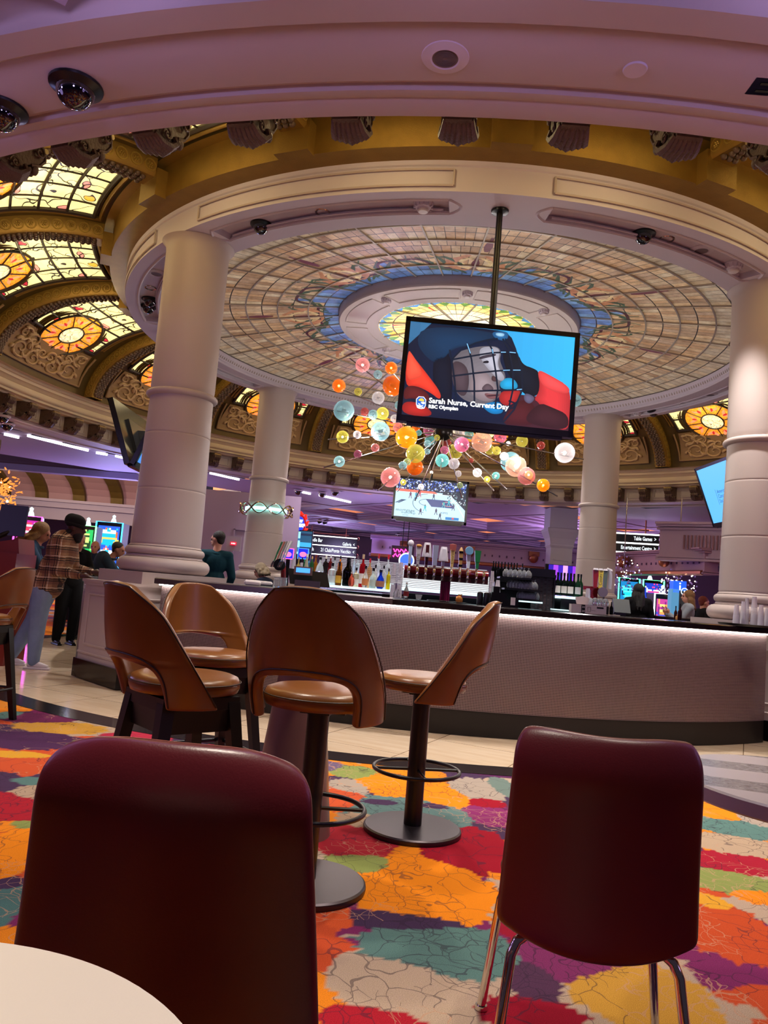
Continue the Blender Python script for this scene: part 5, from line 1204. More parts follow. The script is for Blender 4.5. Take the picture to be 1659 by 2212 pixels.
# ---------------------------------------------------------------- screens
pix = emit_attr('screen_picture', 1.35)
bez = mat('tv_bezel', '060607', .25)
def frame3(o, n, up=Vector((0, 0, 1))):     # n faces the viewer; returns right, up
    ex = up.cross(n).normalized(); ey = n.cross(ex).normalized(); return ex, ey
def tv(label, c, n, w, h, paint=None, plain=None, pole=None, up=Vector((0, 0, 1))):
    r = thing('hanging_screen', label, 'television', c); n = n.normalized(); ex, ey = frame3(c, n, up); X = Matrix((ex, ey, n)).transposed()
    m = MB(); m.box(c-n*.035, (w, h, .07), ax=X); t = .045
    for dx, dy, ww, hh in ((0, h/2-t/2, w, t), (0, -h/2+t*.65, w, t*1.3), (-w/2+t/2, 0, t, h), (w/2-t/2, 0, t, h)): m.box(c+ex*dx+ey*dy+n*.004, (ww, hh, .012), ax=X)
    m.box(c-ey*(h/2+.012)-n*.03, (w*.88, .03, .05), ax=X)
    m.build('bezel', bez, r, smooth=0)
    P = lambda u, v, k=0: c+ex*((u-.5)*(w-2*t))+ey*((v-.5)*(h-2.3*t)+t*.15)+n*(.001+k*.0006)
    if paint:
        m = MB(); paint(m, P, ex, ey, w-2*t, h-2.3*t); m.build('picture', pix, r, smooth=0)
    m = MB(); m.box(c-n*.085, (w*.5, h*.5, .05), ax=X); m.build('rear_housing', blackp, r, smooth=0)
    if pole:
        m = MB(); m.tube([pole, Vector((pole.x, pole.y, c.z-.0))], .03, 14); m.box(Vector((pole.x, pole.y, c.z))*.5+(c-n*.1)*.5, (.25, .12, .3)); m.build('ceiling_pole', blackm, r, smooth=60)
        m = MB(); m.lathe([(0, 0), (.085, 0), (.08, -.02), (.03, -.03)], pole, 24); m.build('ceiling_flange', blackm, r)
    return r
def poly(m, P, pts, c, k): 
    pts = [P(u, v, k) for u, v in pts]; cen = sum(pts, Vector())/len(pts); n = len(pts)
    m.add([cen]+pts, [(0, 1+i, 1+(i+1) % n) for i in range(n)], 0, c)
def smooth_poly(pts, it=2):
    for _ in range(it):
        q = []
        for i in range(len(pts)):
            a, b_ = pts[i], pts[(i+1) % len(pts)]; q += [(a[0]*.75+b_[0]*.25, a[1]*.75+b_[1]*.25), (a[0]*.25+b_[0]*.75, a[1]*.25+b_[1]*.75)]
        pts = q
    return pts
# picture coordinates of the big screen: zoom crop (x, y) of the four picture corners -> uv
TLc, TRc, BRc, BLc = (192, 207), (1535, 340), (1413, 1088), (117, 965)
def c2uv(x, y):
    u, v = .5, .5
    for _ in range(8):
        px = [TLc[i]*(1-u)*v+TRc[i]*u*v+BRc[i]*u*(1-v)+BLc[i]*(1-u)*(1-v) for i in (0, 1)]
        du = [(TRc[i]-TLc[i])*v+(BRc[i]-BLc[i])*(1-v) for i in (0, 1)]; dv = [(TLc[i]-BLc[i])*(1-u)+(TRc[i]-BRc[i])*u for i in (0, 1)]
        e = (x-px[0], y-px[1]); D = du[0]*dv[1]-du[1]*dv[0]
        u += (e[0]*dv[1]-e[1]*dv[0])/D; v += (du[0]*e[1]-du[1]*e[0])/D
    return (min(1, max(0, u)), min(1, max(0, v)))
def hockey(m, P, ex, ey, w, h):
    def L(pts, c, k, it=2):
        q = smooth_poly([c2uv(*p) for p in pts], it)
        if k >= 8: poly(m, P, q, c, k); return
        cu, cv = sum(p[0] for p in q)/len(q), sum(p[1] for p in q)/len(q); cc = lin(c); n_ = 7
        for i in range(n_):                    # soft shading, darker rim to lighter middle
            f = i/(n_-1); s_ = 1-.62*f; g_ = .70+.42*f
            poly(m, P, [(cu+(u-cu)*s_, cv+(v-cv)*s_) for u, v in q], tuple(min(1, x*g_) for x in cc[:3]), k+i*.12)
    N = 16
    for i in range(N):                        # blue backdrop, brighter to the right
        for j in range(6):
            f = i/(N-1); g = j/5
            c = [max(0, .01+.05*f+.02*g), .10+.22*f+.03*g, .22+.42*f+.05*g] if f < .5 else [.03, .30+.20*(f-.5), .62+.3*(f-.5)]
            if j < 2: c = [.05, .012, .02] if i > 9 else [.008, .012, .03]
            c = tuple(c); m.add([P(i/N, j/6), P((i+1)/N, j/6), P((i+1)/N, (j+1)/6), P(i/N, (j+1)/6)], [(0, 1, 2, 3)], 0, c)
    L([(192, 207), (870, 275), (1000, 300), (1060, 470), (1085, 700), (1000, 960), (900, 1040), (117, 965)], '0A1C38', 1, 1)
    L([(300, 240), (860, 290), (900, 340), (700, 400), (520, 430), (430, 560), (330, 520), (230, 380)], '0E3050', 2)
    L([(380, 460), (520, 430), (520, 900), (430, 880), (360, 700)], '081426', 2)
    L([(165, 440), (230, 520), (330, 650), (430, 790), (420, 850), (350, 790), (230, 730), (140, 740)], 'E03A28', 3)
    L([(165, 440), (200, 470), (300, 640), (240, 680), (150, 690)], 'F0503A', 4)
    L([(140, 740), (230, 730), (340, 800), (330, 870), (200, 830), (130, 850)], '5A1C1C', 4)
    L([(120, 850), (300, 880), (380, 985), (117, 965)], 'A8241C', 4)
    # face
    L([(540, 470), (660, 430), (760, 410), (900, 410), (925, 470), (905, 520), (930, 590), (948, 650), (940, 690), (905, 700), (890, 740), (905, 770), (900, 800), (880, 830), (800, 880), (690, 880), (560, 820), (510, 660)], '6E6870', 3)
    L([(760, 415), (895, 415), (915, 470), (890, 540), (900, 600), (940, 655), (930, 690), (890, 690), (850, 640), (780, 560), (740, 480)], 'A8A6B4', 4)
    L([(690, 600), (800, 620), (850, 700), (880, 760), (840, 860), (720, 850), (640, 760)], '8E7E84', 4)
    L([(530, 520), (640, 560), (660, 700), (620, 830), (540, 780), (515, 640)], '4A3C44', 4)
    L([(740, 500), (800, 480), (880, 470), (880, 490), (800, 505), (745, 520)], '3A3440', 5)
    L([(770, 535), (815, 525), (820, 548), (775, 550)], '1A1A24', 5, 1)
    L([(840, 640), (890, 680), (870, 700), (830, 690)], '4A3438', 5); L([(760, 785), (850, 800), (905, 790), (880, 830), (800, 840)], '7A5054', 5); L([(780, 808), (890, 800), (880, 812), (800, 818)], '3A2028', 6, 1)
    L([(800, 700), (860, 760), (800, 780), (740, 760)], '584850', 5)
    L([(900, 680), (1000, 660), (1045, 720), (1030, 760), (900, 760)], '1E96C8', 3); L([(900, 770), (1070, 750), (1040, 850), (940, 900), (880, 850)], 'A82828', 3)
    # dark glove, red sleeve
    L([(920, 430), (1060, 470), (1090, 560), (1180, 590), (1220, 620), (1215, 760), (1180, 820), (1080, 800), (1040, 700), (960, 640)], '0A1624', 3)
    L([(1090, 780), (1180, 820), (1130, 880), (1080, 850)], '5A5670', 4)
    L([(1205, 595), (1300, 640), (1465, 740), (1440, 950), (1413, 1088), (1300, 1060), (1200, 860), (1160, 840), (1220, 760)], 'C83438', 3)
    L([(1205, 595), (1300, 640), (1460, 740), (1440, 800), (1280, 760), (1220, 700)], 'E8484A', 4)
    L([(1200, 860), (1300, 900), (1430, 960), (1410, 1085), (1180, 1050), (1060, 1000)], '3A1C22', 4); L([(900, 1000), (1010, 850), (1160, 840), (1180, 1050), (920, 1040)], '4A1A1E', 2)
    L([(740, 880), (880, 850), (915, 900), (910, 950), (830, 960), (780, 930)], '0E78B8', 6)
    L([(850, 290), (990, 290), (985, 350), (940, 370), (870, 345)], '1E5A8C', 6); L([(880, 300), (960, 305), (950, 335), (890, 330)], '8AB8D8', 7)
    def bar(pts, c='0C1A2C', wd=.008, k=8):
        q = [c2uv(*p) for p in pts]
        for a, b_ in zip(q, q[1:]):
            dx, dy = (b_[0]-a[0])*w, (b_[1]-a[1])*h; ln = hypot(dx, dy); nx, ny = -dy/ln*wd/w*.5, dx/ln*wd/h*.5
            m.quad(P(a[0]+nx, a[1]+ny, k), P(a[0]-nx, a[1]-ny, k), P(b_[0]-nx, b_[1]-ny, k), P(b_[0]+nx, b_[1]+ny, k), 0, c)
    for pts in ([(505, 440), (520, 520), (540, 700), (545, 850)], [(650, 390), (680, 520), (695, 700), (690, 860)], [(810, 360), (850, 440), (870, 620), (880, 760), (850, 900)], [(940, 350), (985, 440), (1010, 600), (1000, 760), (960, 900)], [(960, 350), (1050, 470), (1080, 600), (1075, 760), (1000, 920), (900, 1030)],
                [(530, 520), (690, 490), (850, 465), (985, 460), (1045, 465)], [(520, 655), (690, 632), (870, 612), (1010, 605), (1075, 605)], [(510, 775), (700, 775), (880, 768), (1000, 765), (1075, 760)], [(850, 910), (950, 915), (1000, 905), (1010, 870), (960, 850)], [(520, 520), (600, 440), (720, 385), (830, 358), (900, 350)]): bar(pts, wd=.016)
    for pts in ([(648, 390), (672, 470)], [(850, 435), (856, 470)], [(930, 607), (985, 605)], [(1010, 605), (1070, 605)], [(1030, 762), (1072, 758)], [(920, 460), (960, 460)], [(990, 460), (1040, 465)]): bar(pts, '7AB8E8', .008, 9)
    # bank shield and caption
    L([(232, 818), (312, 822), (306, 915), (262, 922), (230, 905)], 'E8F0F8', 8, 1); L([(238, 824), (306, 828), (301, 908), (262, 914), (236, 898)], '1E5FC0', 9, 1)
    for pts in ([(245, 850), (275, 830), (298, 850), (290, 862), (262, 856)], [(262, 866), (300, 862), (300, 880), (285, 884)], [(243, 870), (270, 884), (255, 888)]): L(pts, 'E8C84A' if pts[0][0] == 245 else 'F0F4F8', 10, 1)
    def T(txt, x, y, x2, y2, size):
        a, b_ = c2uv(x, y), c2uv(x2, y2); e = (P(*b_)-P(*a)).normalized(); text_mb(m, txt, P(a[0], a[1], 12), e, ex.cross(ey).cross(e), size, col='FFFFFF', ext=.001, bold=.002)
    T('RBC', 240, 906, 300, 910, .028); T('Sarah Nurse, Current Day', 330, 870, 840, 912, .068); T('RBC Olympian', 326, 912, 498, 925, .045)
TVc = (atd(880, 681, 6.88)+atd(1261, 718, 6.88)+atd(857, 912, 6.82)+atd(1225, 948, 6.82))/4
ex_ = (atd(1261, 718, 6.88)-atd(880, 681, 6.88)).normalized(); up_ = (atd(880, 681, 6.86)-atd(857, 912, 6.84)).normalized()
nn = ex_.cross(up_).normalized()
tv('large hanging television showing a caged hockey helmet, on a black pole in the middle', TVc, nn, 1.615, .99, hockey, pole=Vector((.866, 6.955, 4.843)), up=up_)
def court(m, P, ex, ey, w, h):
    rs = random.Random(11); p = lambda pts, c, k: poly(m, P, pts, c, k)
    p([(0, 0), (1, 0), (1, 1), (0, 1)], 'B8E0F0', 0); p([(0, .70), (1, .70), (1, 1), (0, 1)], '14203C', 1)
    for _ in range(420):
        u, v = rs.random()*.98, .72+rs.random()*.27; s = .010+rs.random()*.010; c = rs.choice(['3A5AC8', '9AB4E0', '1A2C60', 'E0E8F4', '2440A8', '0C1428', '5A78C0'])
        p([(u, v), (u+s, v), (u+s, v+s*1.8), (u, v+s*1.8)], c, 2)
    p([(0, .665), (.60, .665), (.55, .72), (0, .73)], 'E86A5A', 3); p([(.66, .665), (.78, .66), (1, .30), (1, .75), (.68, .75)], '1C2438', 3)
    for _ in range(70):
        u, v = .72+rs.random()*.27, .42+rs.random()*.3; c = rs.choice(['8AB0B8', '40506A', 'D0D8E0', '283040']); p([(u, v), (u+.012, v), (u+.012, v+.03), (u, v+.03)], c, 4)
    p([(.43, .52), (.76, .52), (.85, .33), (.52, .33)], '2C3E78', 4)
    def arc(cu, cv, a, b_, t0, t1, c='28405A'):
        N = 18
        for i in range(N):
            x0, x1 = rad(t0+(t1-t0)*i/N), rad(t0+(t1-t0)*(i+1)/N)
            m.quad(P(cu+a*cos(x0), cv+b_*sin(x0), 5), P(cu+(a-.008)*cos(x0), cv+(b_-.012)*sin(x0), 5), P(cu+(a-.008)*cos(x1), cv+(b_-.012)*sin(x1), 5), P(cu+a*cos(x1), cv+b_*sin(x1), 5), 0, c)
    arc(.50, .40, .25, .26, 100, 250); arc(.46, .43, .12, .09, 80, 260); arc(.76, .43, .09, .06, 60, 300, 'E0907A')
    for a, b_ in (((.78, .66), (1, .12)), ((.0, .655), (.8, .66))): m.quad(P(a[0], a[1], 6), P(a[0]+.008, a[1], 6), P(b_[0], b_[1], 6), P(b_[0]-.008, b_[1]-.01, 6), 0, 'F4F8FA')
    for u in (.0, .035): p([(u, .36), (u+.025, .36), (u+.13, .46), (u+.09, .46)], '2A4468', 6)
    for (u, v, c) in ((.20, .50, '6A3A5A'), (.28, .50, '3A90B0'), (.33, .55, 'B03A48'), (.53, .50, '35405E'), (.75, .38, '3AA8B8'), (.82, .28, '4A4468'), (.42, .20, '28A8B8'), (.36, .10, '3A2C50'), (.58, .13, '3A3454'), (.64, .02, '2C3050'), (.68, .33, '30A0A8')):
        p([(u, v+.07), (u+.025, v+.07), (u+.028, v+.14), (u-.003, v+.14)], c, 8); p([(u+.006, v+.14), (u+.019, v+.14), (u+.019, v+.17), (u+.006, v+.17)], '3A2420', 8)
        p([(u, v+.07), (u+.010, v+.07), (u-.004, v), (u-.014, v)], c, 8); p([(u+.014, v+.07), (u+.025, v+.07), (u+.036, v), (u+.026, v)], c, 8)
    p([(.73, .03), (.92, .03), (.92, .10), (.73, .10)], '1874B8', 9); p([(.82, .05), (.85, .05), (.85, .09), (.82, .09)], 'E04848', 10); p([(0, 0), (1, 0), (1, .02), (0, .02)], '10182C', 9)
    for t, u, v, s in (('mortgage', .02, .155, .085), ('matchup', .10, .10, .07), ('center', .12, .05, .04), ('XIMS', .65, .17, .06)): text_mb(m, t, P(u, v, 9), ex, ey, s, col='24384C', sx=1.25)
TL, TR, BL_, BR = atd(853, 1031, 16.0), atd(1014, 1040, 16.0), atd(846, 1119, 16.0), atd(1006, 1134, 16.0)
c2 = (TL+TR+BL_+BR)/4; up2 = ((TL-BL_)+(TR-BR)).normalized(); n2 = (TR-TL).cross(up2).normalized()
tv('smaller far television showing a basketball game below the chandelier', c2, n2, (TR-TL).length, (TL-BL_).length+.06, court, pole=polar(4.545, 90+A0, 4.843), up=up2)
def acs(m, P, ex, ey, w, h):
    poly(m, P, [(0, 0), (1, 0), (1, 1), (0, 1)], '5AB0F4', 0)
    for i, t in enumerate(('American', 'Cancer', 'Society')): text_mb(m, t, P(.30, .50-.085*i, 2), ex, ey, .085, col='0A2670')
    m.quad(P(.27, .58, 2), P(.275, .58, 2), P(.275, .30, 2), P(.27, .30, 2), 0, '0A2670'); m.quad(P(.62, .58, 2), P(.625, .58, 2), P(.625, .30, 2), P(.62, .30, 2), 0, '0A2670')
c3 = polar(4.45, A0, 3.07); t_ = .36
tv('television with a blue charity slide partly hidden by the front right column', c3+Vector((-.20, 0, 0)), Vector((-cos(t_), 0, -sin(t_))), 1.615, .99, acs, pole=polar(4.545, A0, 4.843))
c4 = polar(4.545, 180+A0, 3.10)
tv('back of a dark television tilted outward left of the front left column', c4+Vector((-.24, 0, 0)), Vector((-cos(t_), 0, -sin(t_))), 1.615, .99, pole=c4+Vector((0, 0, 1.743)))
tv('inner television of the pair left of the front left column, seen edge on', c4+Vector((.24, 0, 0)), Vector((cos(t_), 0, -sin(t_))), 1.615, .99, lambda m, P, ex, ey, w, h: poly(m, P, [(0, 0), (1, 0), (1, 1), (0, 1)], '3A80F0', 0))
# ---------------------------------------------------------------- chandelier
ch = thing('globe_chandelier', 'starburst chandelier of coloured glass globes on metal rods behind the big screen', 'chandelier', (CX, CY, 3.5))
hub = atd(959, 933, 11.5)
def cz(x, y): return 660+x/2.676, 740+y/2.676
GC = dict(P='F0A0A0', O='F07A1A', B='A8D8E0', Y='E0D860', C='F4F0F4', M='D878A0', R='C05048', A='FFA010', T='80D0D0', K='F0C0A8', G='C8D890')
def gm(c, lit):
    n = 'globe_'+c+('_lit' if lit else ''); 
    if n in MC: return MC[n]
    g = NG(n); b_ = g.b; out = g.nt.nodes['Material Output']; col = lin(GC[c])
    b_.inputs['Base Color'].default_value = col; b_.inputs['Roughness'].default_value = .03; b_.inputs['Specular IOR Level'].default_value = .8; b_.inputs['Coat Weight'].default_value = .6
    b_.inputs['Emission Color'].default_value = col; b_.inputs['Emission Strength'].default_value = .8 if lit else .3
    tr = g.n('BsdfTransparent'); tr.inputs[0].default_value = tuple(.45+.55*v for v in col[:3])+(1,)
    if c in 'OA': tr.inputs[0].default_value = (1, .42, .08, 1)
    mx = g.n('MixShader'); lw = g.n('LayerWeight'); lw.inputs[0].default_value = .35
    f = g.math('MULTIPLY_ADD', lw.outputs['Facing'], .6, .45 if c in 'OA' else .22); g.l(f, mx.inputs[0]); g.l(tr.outputs[0], mx.inputs[1]); g.l(b_.outputs[0], mx.inputs[2]); g.l(mx.outputs[0], out.inputs[0])
    return g.m
bulb = emi('globe_bulb', 'FFE8C0', 30)
rodm = mat('rod_steel', 'A8A0A0', .2, metal=1)
rods = [((255, 90), -.5, [(330, 130, 43, 'P', 1), (418, 185, 27, 'B', 0), (505, 250, 62, 'O', 0)]), ((440, 95), -.9, [(495, 147, 37, 'O', 1)]), ((85, 220), .3, [(193, 250, 40, 'O', 1), (304, 284, 24, 'Y', 0), (420, 320, 38, 'C', 0), (540, 362, 26, 'B', 0)]),
 ((130, 385), -.2, [(222, 393, 62, 'B', 0), (342, 400, 25, 'R', 0), (390, 417, 30, 'B', 0), (445, 410, 38, 'Y', 1), (515, 440, 25, 'C', 0)]), ((130, 560), -.6, [(214, 545, 37, 'Y', 1), (298, 532, 24, 'C', 0), (433, 513, 57, 'B', 0), (535, 492, 30, 'P', 0), (655, 522, 18, 'T', 0)]),
 ((105, 722), -1.0, [(195, 687, 33, 'B', 1), (302, 645, 24, 'M', 0), (403, 608, 25, 'P', 0), (583, 548, 65, 'A', 1)]), ((418, 855), -1.1, [(491, 779, 58, 'P', 1), (563, 710, 25, 'B', 0), (588, 690, 22, 'G', 0), (636, 642, 56, 'Y', 0), (705, 585, 22, 'B', 0)]),
 ((530, 860), -.3, [(565, 808, 18, 'Y', 1), (632, 720, 50, 'O', 0), (705, 630, 17, 'B', 0)]), ((632, 915), .2, [(668, 833, 18, 'C', 1), (718, 565, 30, 'T', 0)]), ((712, 808), -.5, [(728, 750, 10, 'C', 1), (760, 550, 18, 'Y', 0)]), ((780, 745), -.8, [(790, 682, 40, 'T', 1), (802, 622, 25, 'M', 0)]),
 ((905, 900), .0, [(883, 758, 19, 'C', 0), (893, 825, 18, 'G', 0), (858, 700, 33, 'C', 0)]), ((1090, 858), -.4, [(1049, 791, 19, 'Y', 1), (993, 752, 27, 'C', 1), (957, 682, 14, 'R', 0)]), ((1165, 850), -.9, [(1100, 770, 23, 'T', 1)]),
 ((1458, 888), -.6, [(1374, 825, 38, 'A', 1), (1290, 765, 25, 'Y', 1), (1277, 772, 52, 'P', 0), (1216, 715, 62, 'K', 1), (1148, 657, 25, 'C', 1), (1104, 625, 26, 'Y', 0), (1019, 575, 62, 'K', 0)]), ((1230, 690), .6, [(1185, 690, 60, 'B', 0), (1065, 620, 30, 'Y', 0)]),
 ((1608, 675), .1, [(1498, 637, 60, 'C', 1), (1361, 595, 24, 'R', 0), (1251, 570, 36, 'Y', 0)]), ((1190, 590), .9, [(1172, 583, 14, 'C', 1), (1125, 545, 38, 'M', 0)]), ((1620, 325), .2, [(1558, 335, 38, 'B', 0)]), ((925, 610), -1.2, [(903, 590, 45, 'M', 1)]),
 ((640, 470), .8, [(640, 490, 25, 'O', 0), (712, 508, 33, 'M', 0)]), ((810, 600), .3, [(812, 562, 38, 'R', 0)]), ((868, 680), .5, [(865, 630, 45, 'Y', 0)]), ((890, 560), .7, [(880, 530, 42, 'C', 0)]), ((970, 560), .9, [(945, 530, 28, 'T', 0)]), ((520, 190), .2, []), ((560, 640), .4, []), ((1000, 200), .5, []), ((760, 120), .4, []), ((1330, 180), .3, [])]
gl_parts = []
for (tx, ty), dd, gs in rods:
    far = 0
    tip = atd(*cz(tx, ty), 11.5+dd)
    # keep globes on the rod: same direction as the tip, distance by picture fraction
    m = MB(); m.tube([hub, tip], .010, 6); m.build('rod', rodm, ch, smooth=60)
    L0 = hypot(cz(tx, ty)[0]-959, cz(tx, ty)[1]-933)
    for (gx, gy, gr, c, lit) in gs:
        X, Y = cz(gx, gy); f = min(1.0, hypot(X-959, Y-933)/L0); d = 11.5+dd*f; p = atd(X, Y, d); R = gr/2.676*d/F
        m = MB(); m.ball(p, R, 20, 14); o = m.build('globe', gm(c, lit), ch, smooth=80)
        if lit: m = MB(); m.ball(p, max(.014, R*.16), 8, 6); m.build('bulb', bulb, o)
        else: m = MB(); m.lathe([(R*.16, -R*.2), (R*.16, R*.2)], p, 8, ax=(tip-hub).to_track_quat('Z', 'Y').to_matrix()); m.build('collar', rodm, o)
m = MB(); m.ball(hub, .14, 16, 12); m.build('hub', mat('dark_hub', '1A1614', .3, metal=.8), ch)
m = MB(); m.tube([hub, (hub.x, hub.y, 5.33)], .025, 8); m.build('stem', mat('rod_steel', 'A8A0A0'), ch)
# ---------------------------------------------------------------- ribbon light round the back left column
c = CP[135]; rb = thing('column_ribbon_light', 'polished twisted metal band with turquoise backlight round the back left column', 'wall light', (c.x, c.y, 2.5))
zr = atR(575, 1098, .42, False, (c.x, c.y)).z
m = MB()
for ph in (0, pi):
    pts = []; 
    for k in range(121): a = 2*pi*k/120; pts.append((c.x+.50*cos(a), c.y+.50*sin(a), zr+.085*sin(4.5*a*1.0*2/2*2/1*0.5*2+ph) if False else zr+.095*sin(5*a+ph+.6)))
    m.tube(pts[:-1], .026, 6, closed=True, flat=.5)
m.build('metal_band', mat('polished_bronze', 'C0A898', .08, metal=1), rb, smooth=60)
m = MB(); m.lathe([(.40, zr-.03), (.40, zr+.03)], (c.x, c.y, 0), 48); m.build('glowing_tube', emi('turquoise_glow', '8AF4EC', 5), rb, smooth=60)
# ---------------------------------------------------------------- hall ceiling: coffers turned 45 degrees, below it the hall
lil = mat('lilac_plaster', 'A89AB0', .6); lil2 = mat('grey_lilac', '8C8098', .6)
peach = emi('peach_glow_wall', 'F09468', .75, base='C08060')  # recess walls: cove light on the plaster put in as emission
cell = 3.4; hole = 1.12; T45 = rad(45-8); fx = Vector((cos(T45), sin(T45), 0)); fy = Vector((-sin(T45), cos(T45), 0)); org = Vector((CX+.6, CY, 0))
cm = MB(); pm = MB()
def ZC(p, z): return Vector((p.x, p.y, z))
for i in range(-14, 15):
    for j in range(-14, 15):
        cc = org+fx*(i*cell)+fy*(j*cell)
        if cc.y < 2.5 or cc.y > 46 or abs(cc.x) > 26: continue
        dist = hypot(cc.x-CX, cc.y-CY)
        if dist < 6.2: continue
        if cc.x < -5 and 17.6 < cc.y < 31: continue
        if dist > 11.2:
            q = [cc+fx*(sx*cell/2)+fy*(sy*cell/2) for sx, sy in ((-1, -1), (1, -1), (1, 1), (-1, 1))]
            prev = [ZC(v, 3.64) for v in q]
            for (hs, z) in ((hole+.30, 3.64), (hole+.30, 3.70), (hole+.22, 3.72), (hole+.22, 3.78), (hole+.10, 3.80), (hole+.10, 3.84), (hole-.0, 3.86), (hole, 3.88), (hole+.03, 3.88)):
                nx = [ZC(cc+fx*(sx*hs)+fy*(sy*hs), z) for sx, sy in ((-1, -1), (1, -1), (1, 1), (-1, 1))]
                for k in range(4): cm.quad(prev[k], prev[(k+1) % 4], nx[(k+1) % 4], nx[k])
                prev = nx
            for k in range(4): pm.quad(prev[k], prev[(k+1) % 4], ZC(prev[(k+1) % 4], 4.14), ZC(prev[k], 4.14))
            cm.quad(*[ZC(v, 4.138) for v in prev])
        else:
            N = 10; s = cell/N
            for a in range(N):
                for b_ in range(N):
                    e = cc+fx*((a+.5)*s-cell/2)+fy*((b_+.5)*s-cell/2)
                    if hypot(e.x-CX, e.y-CY) < 8.75: continue
                    cm.quad(*[ZC(e+fx*(sx*s/2)+fy*(sy*s/2), 3.655) for sx, sy in ((-1, -1), (1, -1), (1, 1), (-1, 1))])
struct(cm.build('ceiling', lil, smooth=0)); 
po = pm.build('ceiling', peach, smooth=0); struct(po)
# straight downstand beams with light slots (left) seen under the ring
sl = emi('slot_light', 'F4ECFF', 7)
def slot(px0, y0, px1, y1, d, label):
    a, b_ = atd(px0, y0, d), atd(px1, y1, d); a.z = b_.z = 3.63
    a = at(px0, y0, 3.63); b_ = at(px1, y1, 3.63)
    m = MB(); m.tube([a, b_], .03, 4); tag(m.build('slot_light', sl, smooth=0), label, 'light')
    m = MB()
slot(60, 941, 190, 973, 20, 'longest white slot light in the left ceiling beam'); slot(208, 978, 232, 982, 20, 'short white slot light right of the longest one on the left'); slot(250, 985, 275, 991, 20, 'short white slot light left of the front left column'); slot(10, 938, 40, 945, 18, 'short white slot light at the left photo edge')
slot(690, 1070, 757, 1085, 20, 'white slot light in the ceiling between the left columns and far screen'); slot(652, 1063, 670, 1067, 20, 'short white slot light left of the one by the far screen'); slot(454, 1022, 516, 1036, 20, 'blue white slot light right of the front left column')
for i, (x, y) in enumerate([(645, 1060), (697, 1065), (725, 1062), (465, 1082), (463, 1112), (478, 1113), (16, 917), (6, 900), (1062, 1178), (750, 1172), (860, 1155), (1438, 1188), (1470, 1190), (691, 1125), (702, 1127)]):
    z = 3.62; p = at(x, y, z)
    if p.y > 40 or p.y < 5: continue
    r = thing('dome_camera', 'small dome camera on the far hall ceiling', 'security camera', p, 'small dome cameras on the far hall ceiling'); m = MB(); m.lathe([(0, 0.02), (.13, .02), (.13, 0), (.11, -.02)], p, 14); m.build('housing', plasterD, r); m = MB(); m.ball(p+Vector((0, 0, -.02)), .10, 12, 8); m.build('dome_cover', mat('smoked_dome', '0A0A10', .05), r)
# far walls
for nm, a, b_, h_ in (('wall_back', (-30, 38), (30, 38), 3.7), ('wall_left', (-26, -3), (-26, 38), 3.7), ('wall_right', (26, -3), (26, 38), 3.7)):
    m = MB(); m.quad((a[0], a[1], 0), (b_[0], b_[1], 0), (b_[0], b_[1], h_), (a[0], a[1], h_)); struct(m.build(nm, mat('dusky_wall', '6A5670', .7), smooth=0))
# bulkhead friezes
def frieze(a, b_, z0, z1, label, col='B090C0', balls=True, grille=False):
    a, b_ = Vector(a), Vector(b_); t = (b_-a); L = t.length; t.normalize(); n = Vector((t.y, -t.x, 0)); X = Matrix((t, -n, (0, 0, 1))).transposed(); mid = (a+b_)/2
    r = thing('bulkhead', label, 'bulkhead', mid+Vector((0, 0, z0)))
    m = MB(); zc = (z0+z1)/2; m.box(Vector((mid.x, mid.y, zc)), (L, .3, z1-z0), ax=X); hh = z1-z0
    for f, o_ in ((.02, .22), (.10, .19), (.86, .20), (.94, .26), (1.0, .32)): m.box(Vector((mid.x, mid.y, z0+hh*f)), (L+.1, o_*2, hh*.06), ax=X)
    m.build('fascia', mat('lilac_'+col, col, .6), r, smooth=0)
    m = MB(); k = 0
    if balls:
        x = .9
        while x < L: 
            p = a+t*x+n*.22; p.z = zc; p = p+n*.08; m.ball(p, hh*.24, 12, 8); m.box(p+Vector((0, 0, hh*.2)), (hh*.5, .16, hh*.22), ax=X); x += 1.75
        m.build('gilt_bosses', mat('copper_gilt', '9A5A48', .3, metal=.7), r)
        m = MB(); x = .3
        while x < L: p = a+t*x+n*.155; p.z = zc-.02; m.box(p, (.035, .03, hh*.10), ax=X); x += .2
        m.build('dentils', mat('dark_purple', '5A3A68', .6), r, smooth=0)  # dentils in one even dark purple
        m = MB(); m.tube([a+n*.2+Vector((0, 0, z0+hh*.04)), b_+n*.2+Vector((0, 0, z0+hh*.04))], .05, 6); m.build('copper_rope', mat('copper_gilt', '9A5A48'), r)
    if grille:
        m = MB(); x = .5
        while x < L-.4: p = a+t*x+n*.16; p.z = zc; m.box(p, (.03, .04, hh*.38), ax=X); x += .07
        m.build('grille', mat('copper_dark', '6A4048', .4, metal=.5), r, smooth=0)
    return r
p0, p1 = atd(880, 1200, 21), atd(1345, 1228, 21)
frieze((p0.x-1, 21, 0), (p1.x, 21, 0), 2.06, 2.62, 'lilac bulkhead with copper bosses behind the beer taps')
p0 = atd(1330, 1225, 19); p1 = atd(1500, 1260, 15.5)
frieze((p0.x, 19, 0), (p1.x+.2, 15.2, 0), 2.0, 2.5, 'slanting lilac bulkhead with copper bosses between the right columns', 'A07898')
frieze((p1.x-.55, 15.9, 0), (p1.x+2.4, 13.6, 0), 2.25, 3.0, 'near lilac bulkhead corner with a copper grille at the right', 'A88CA8', False, True)
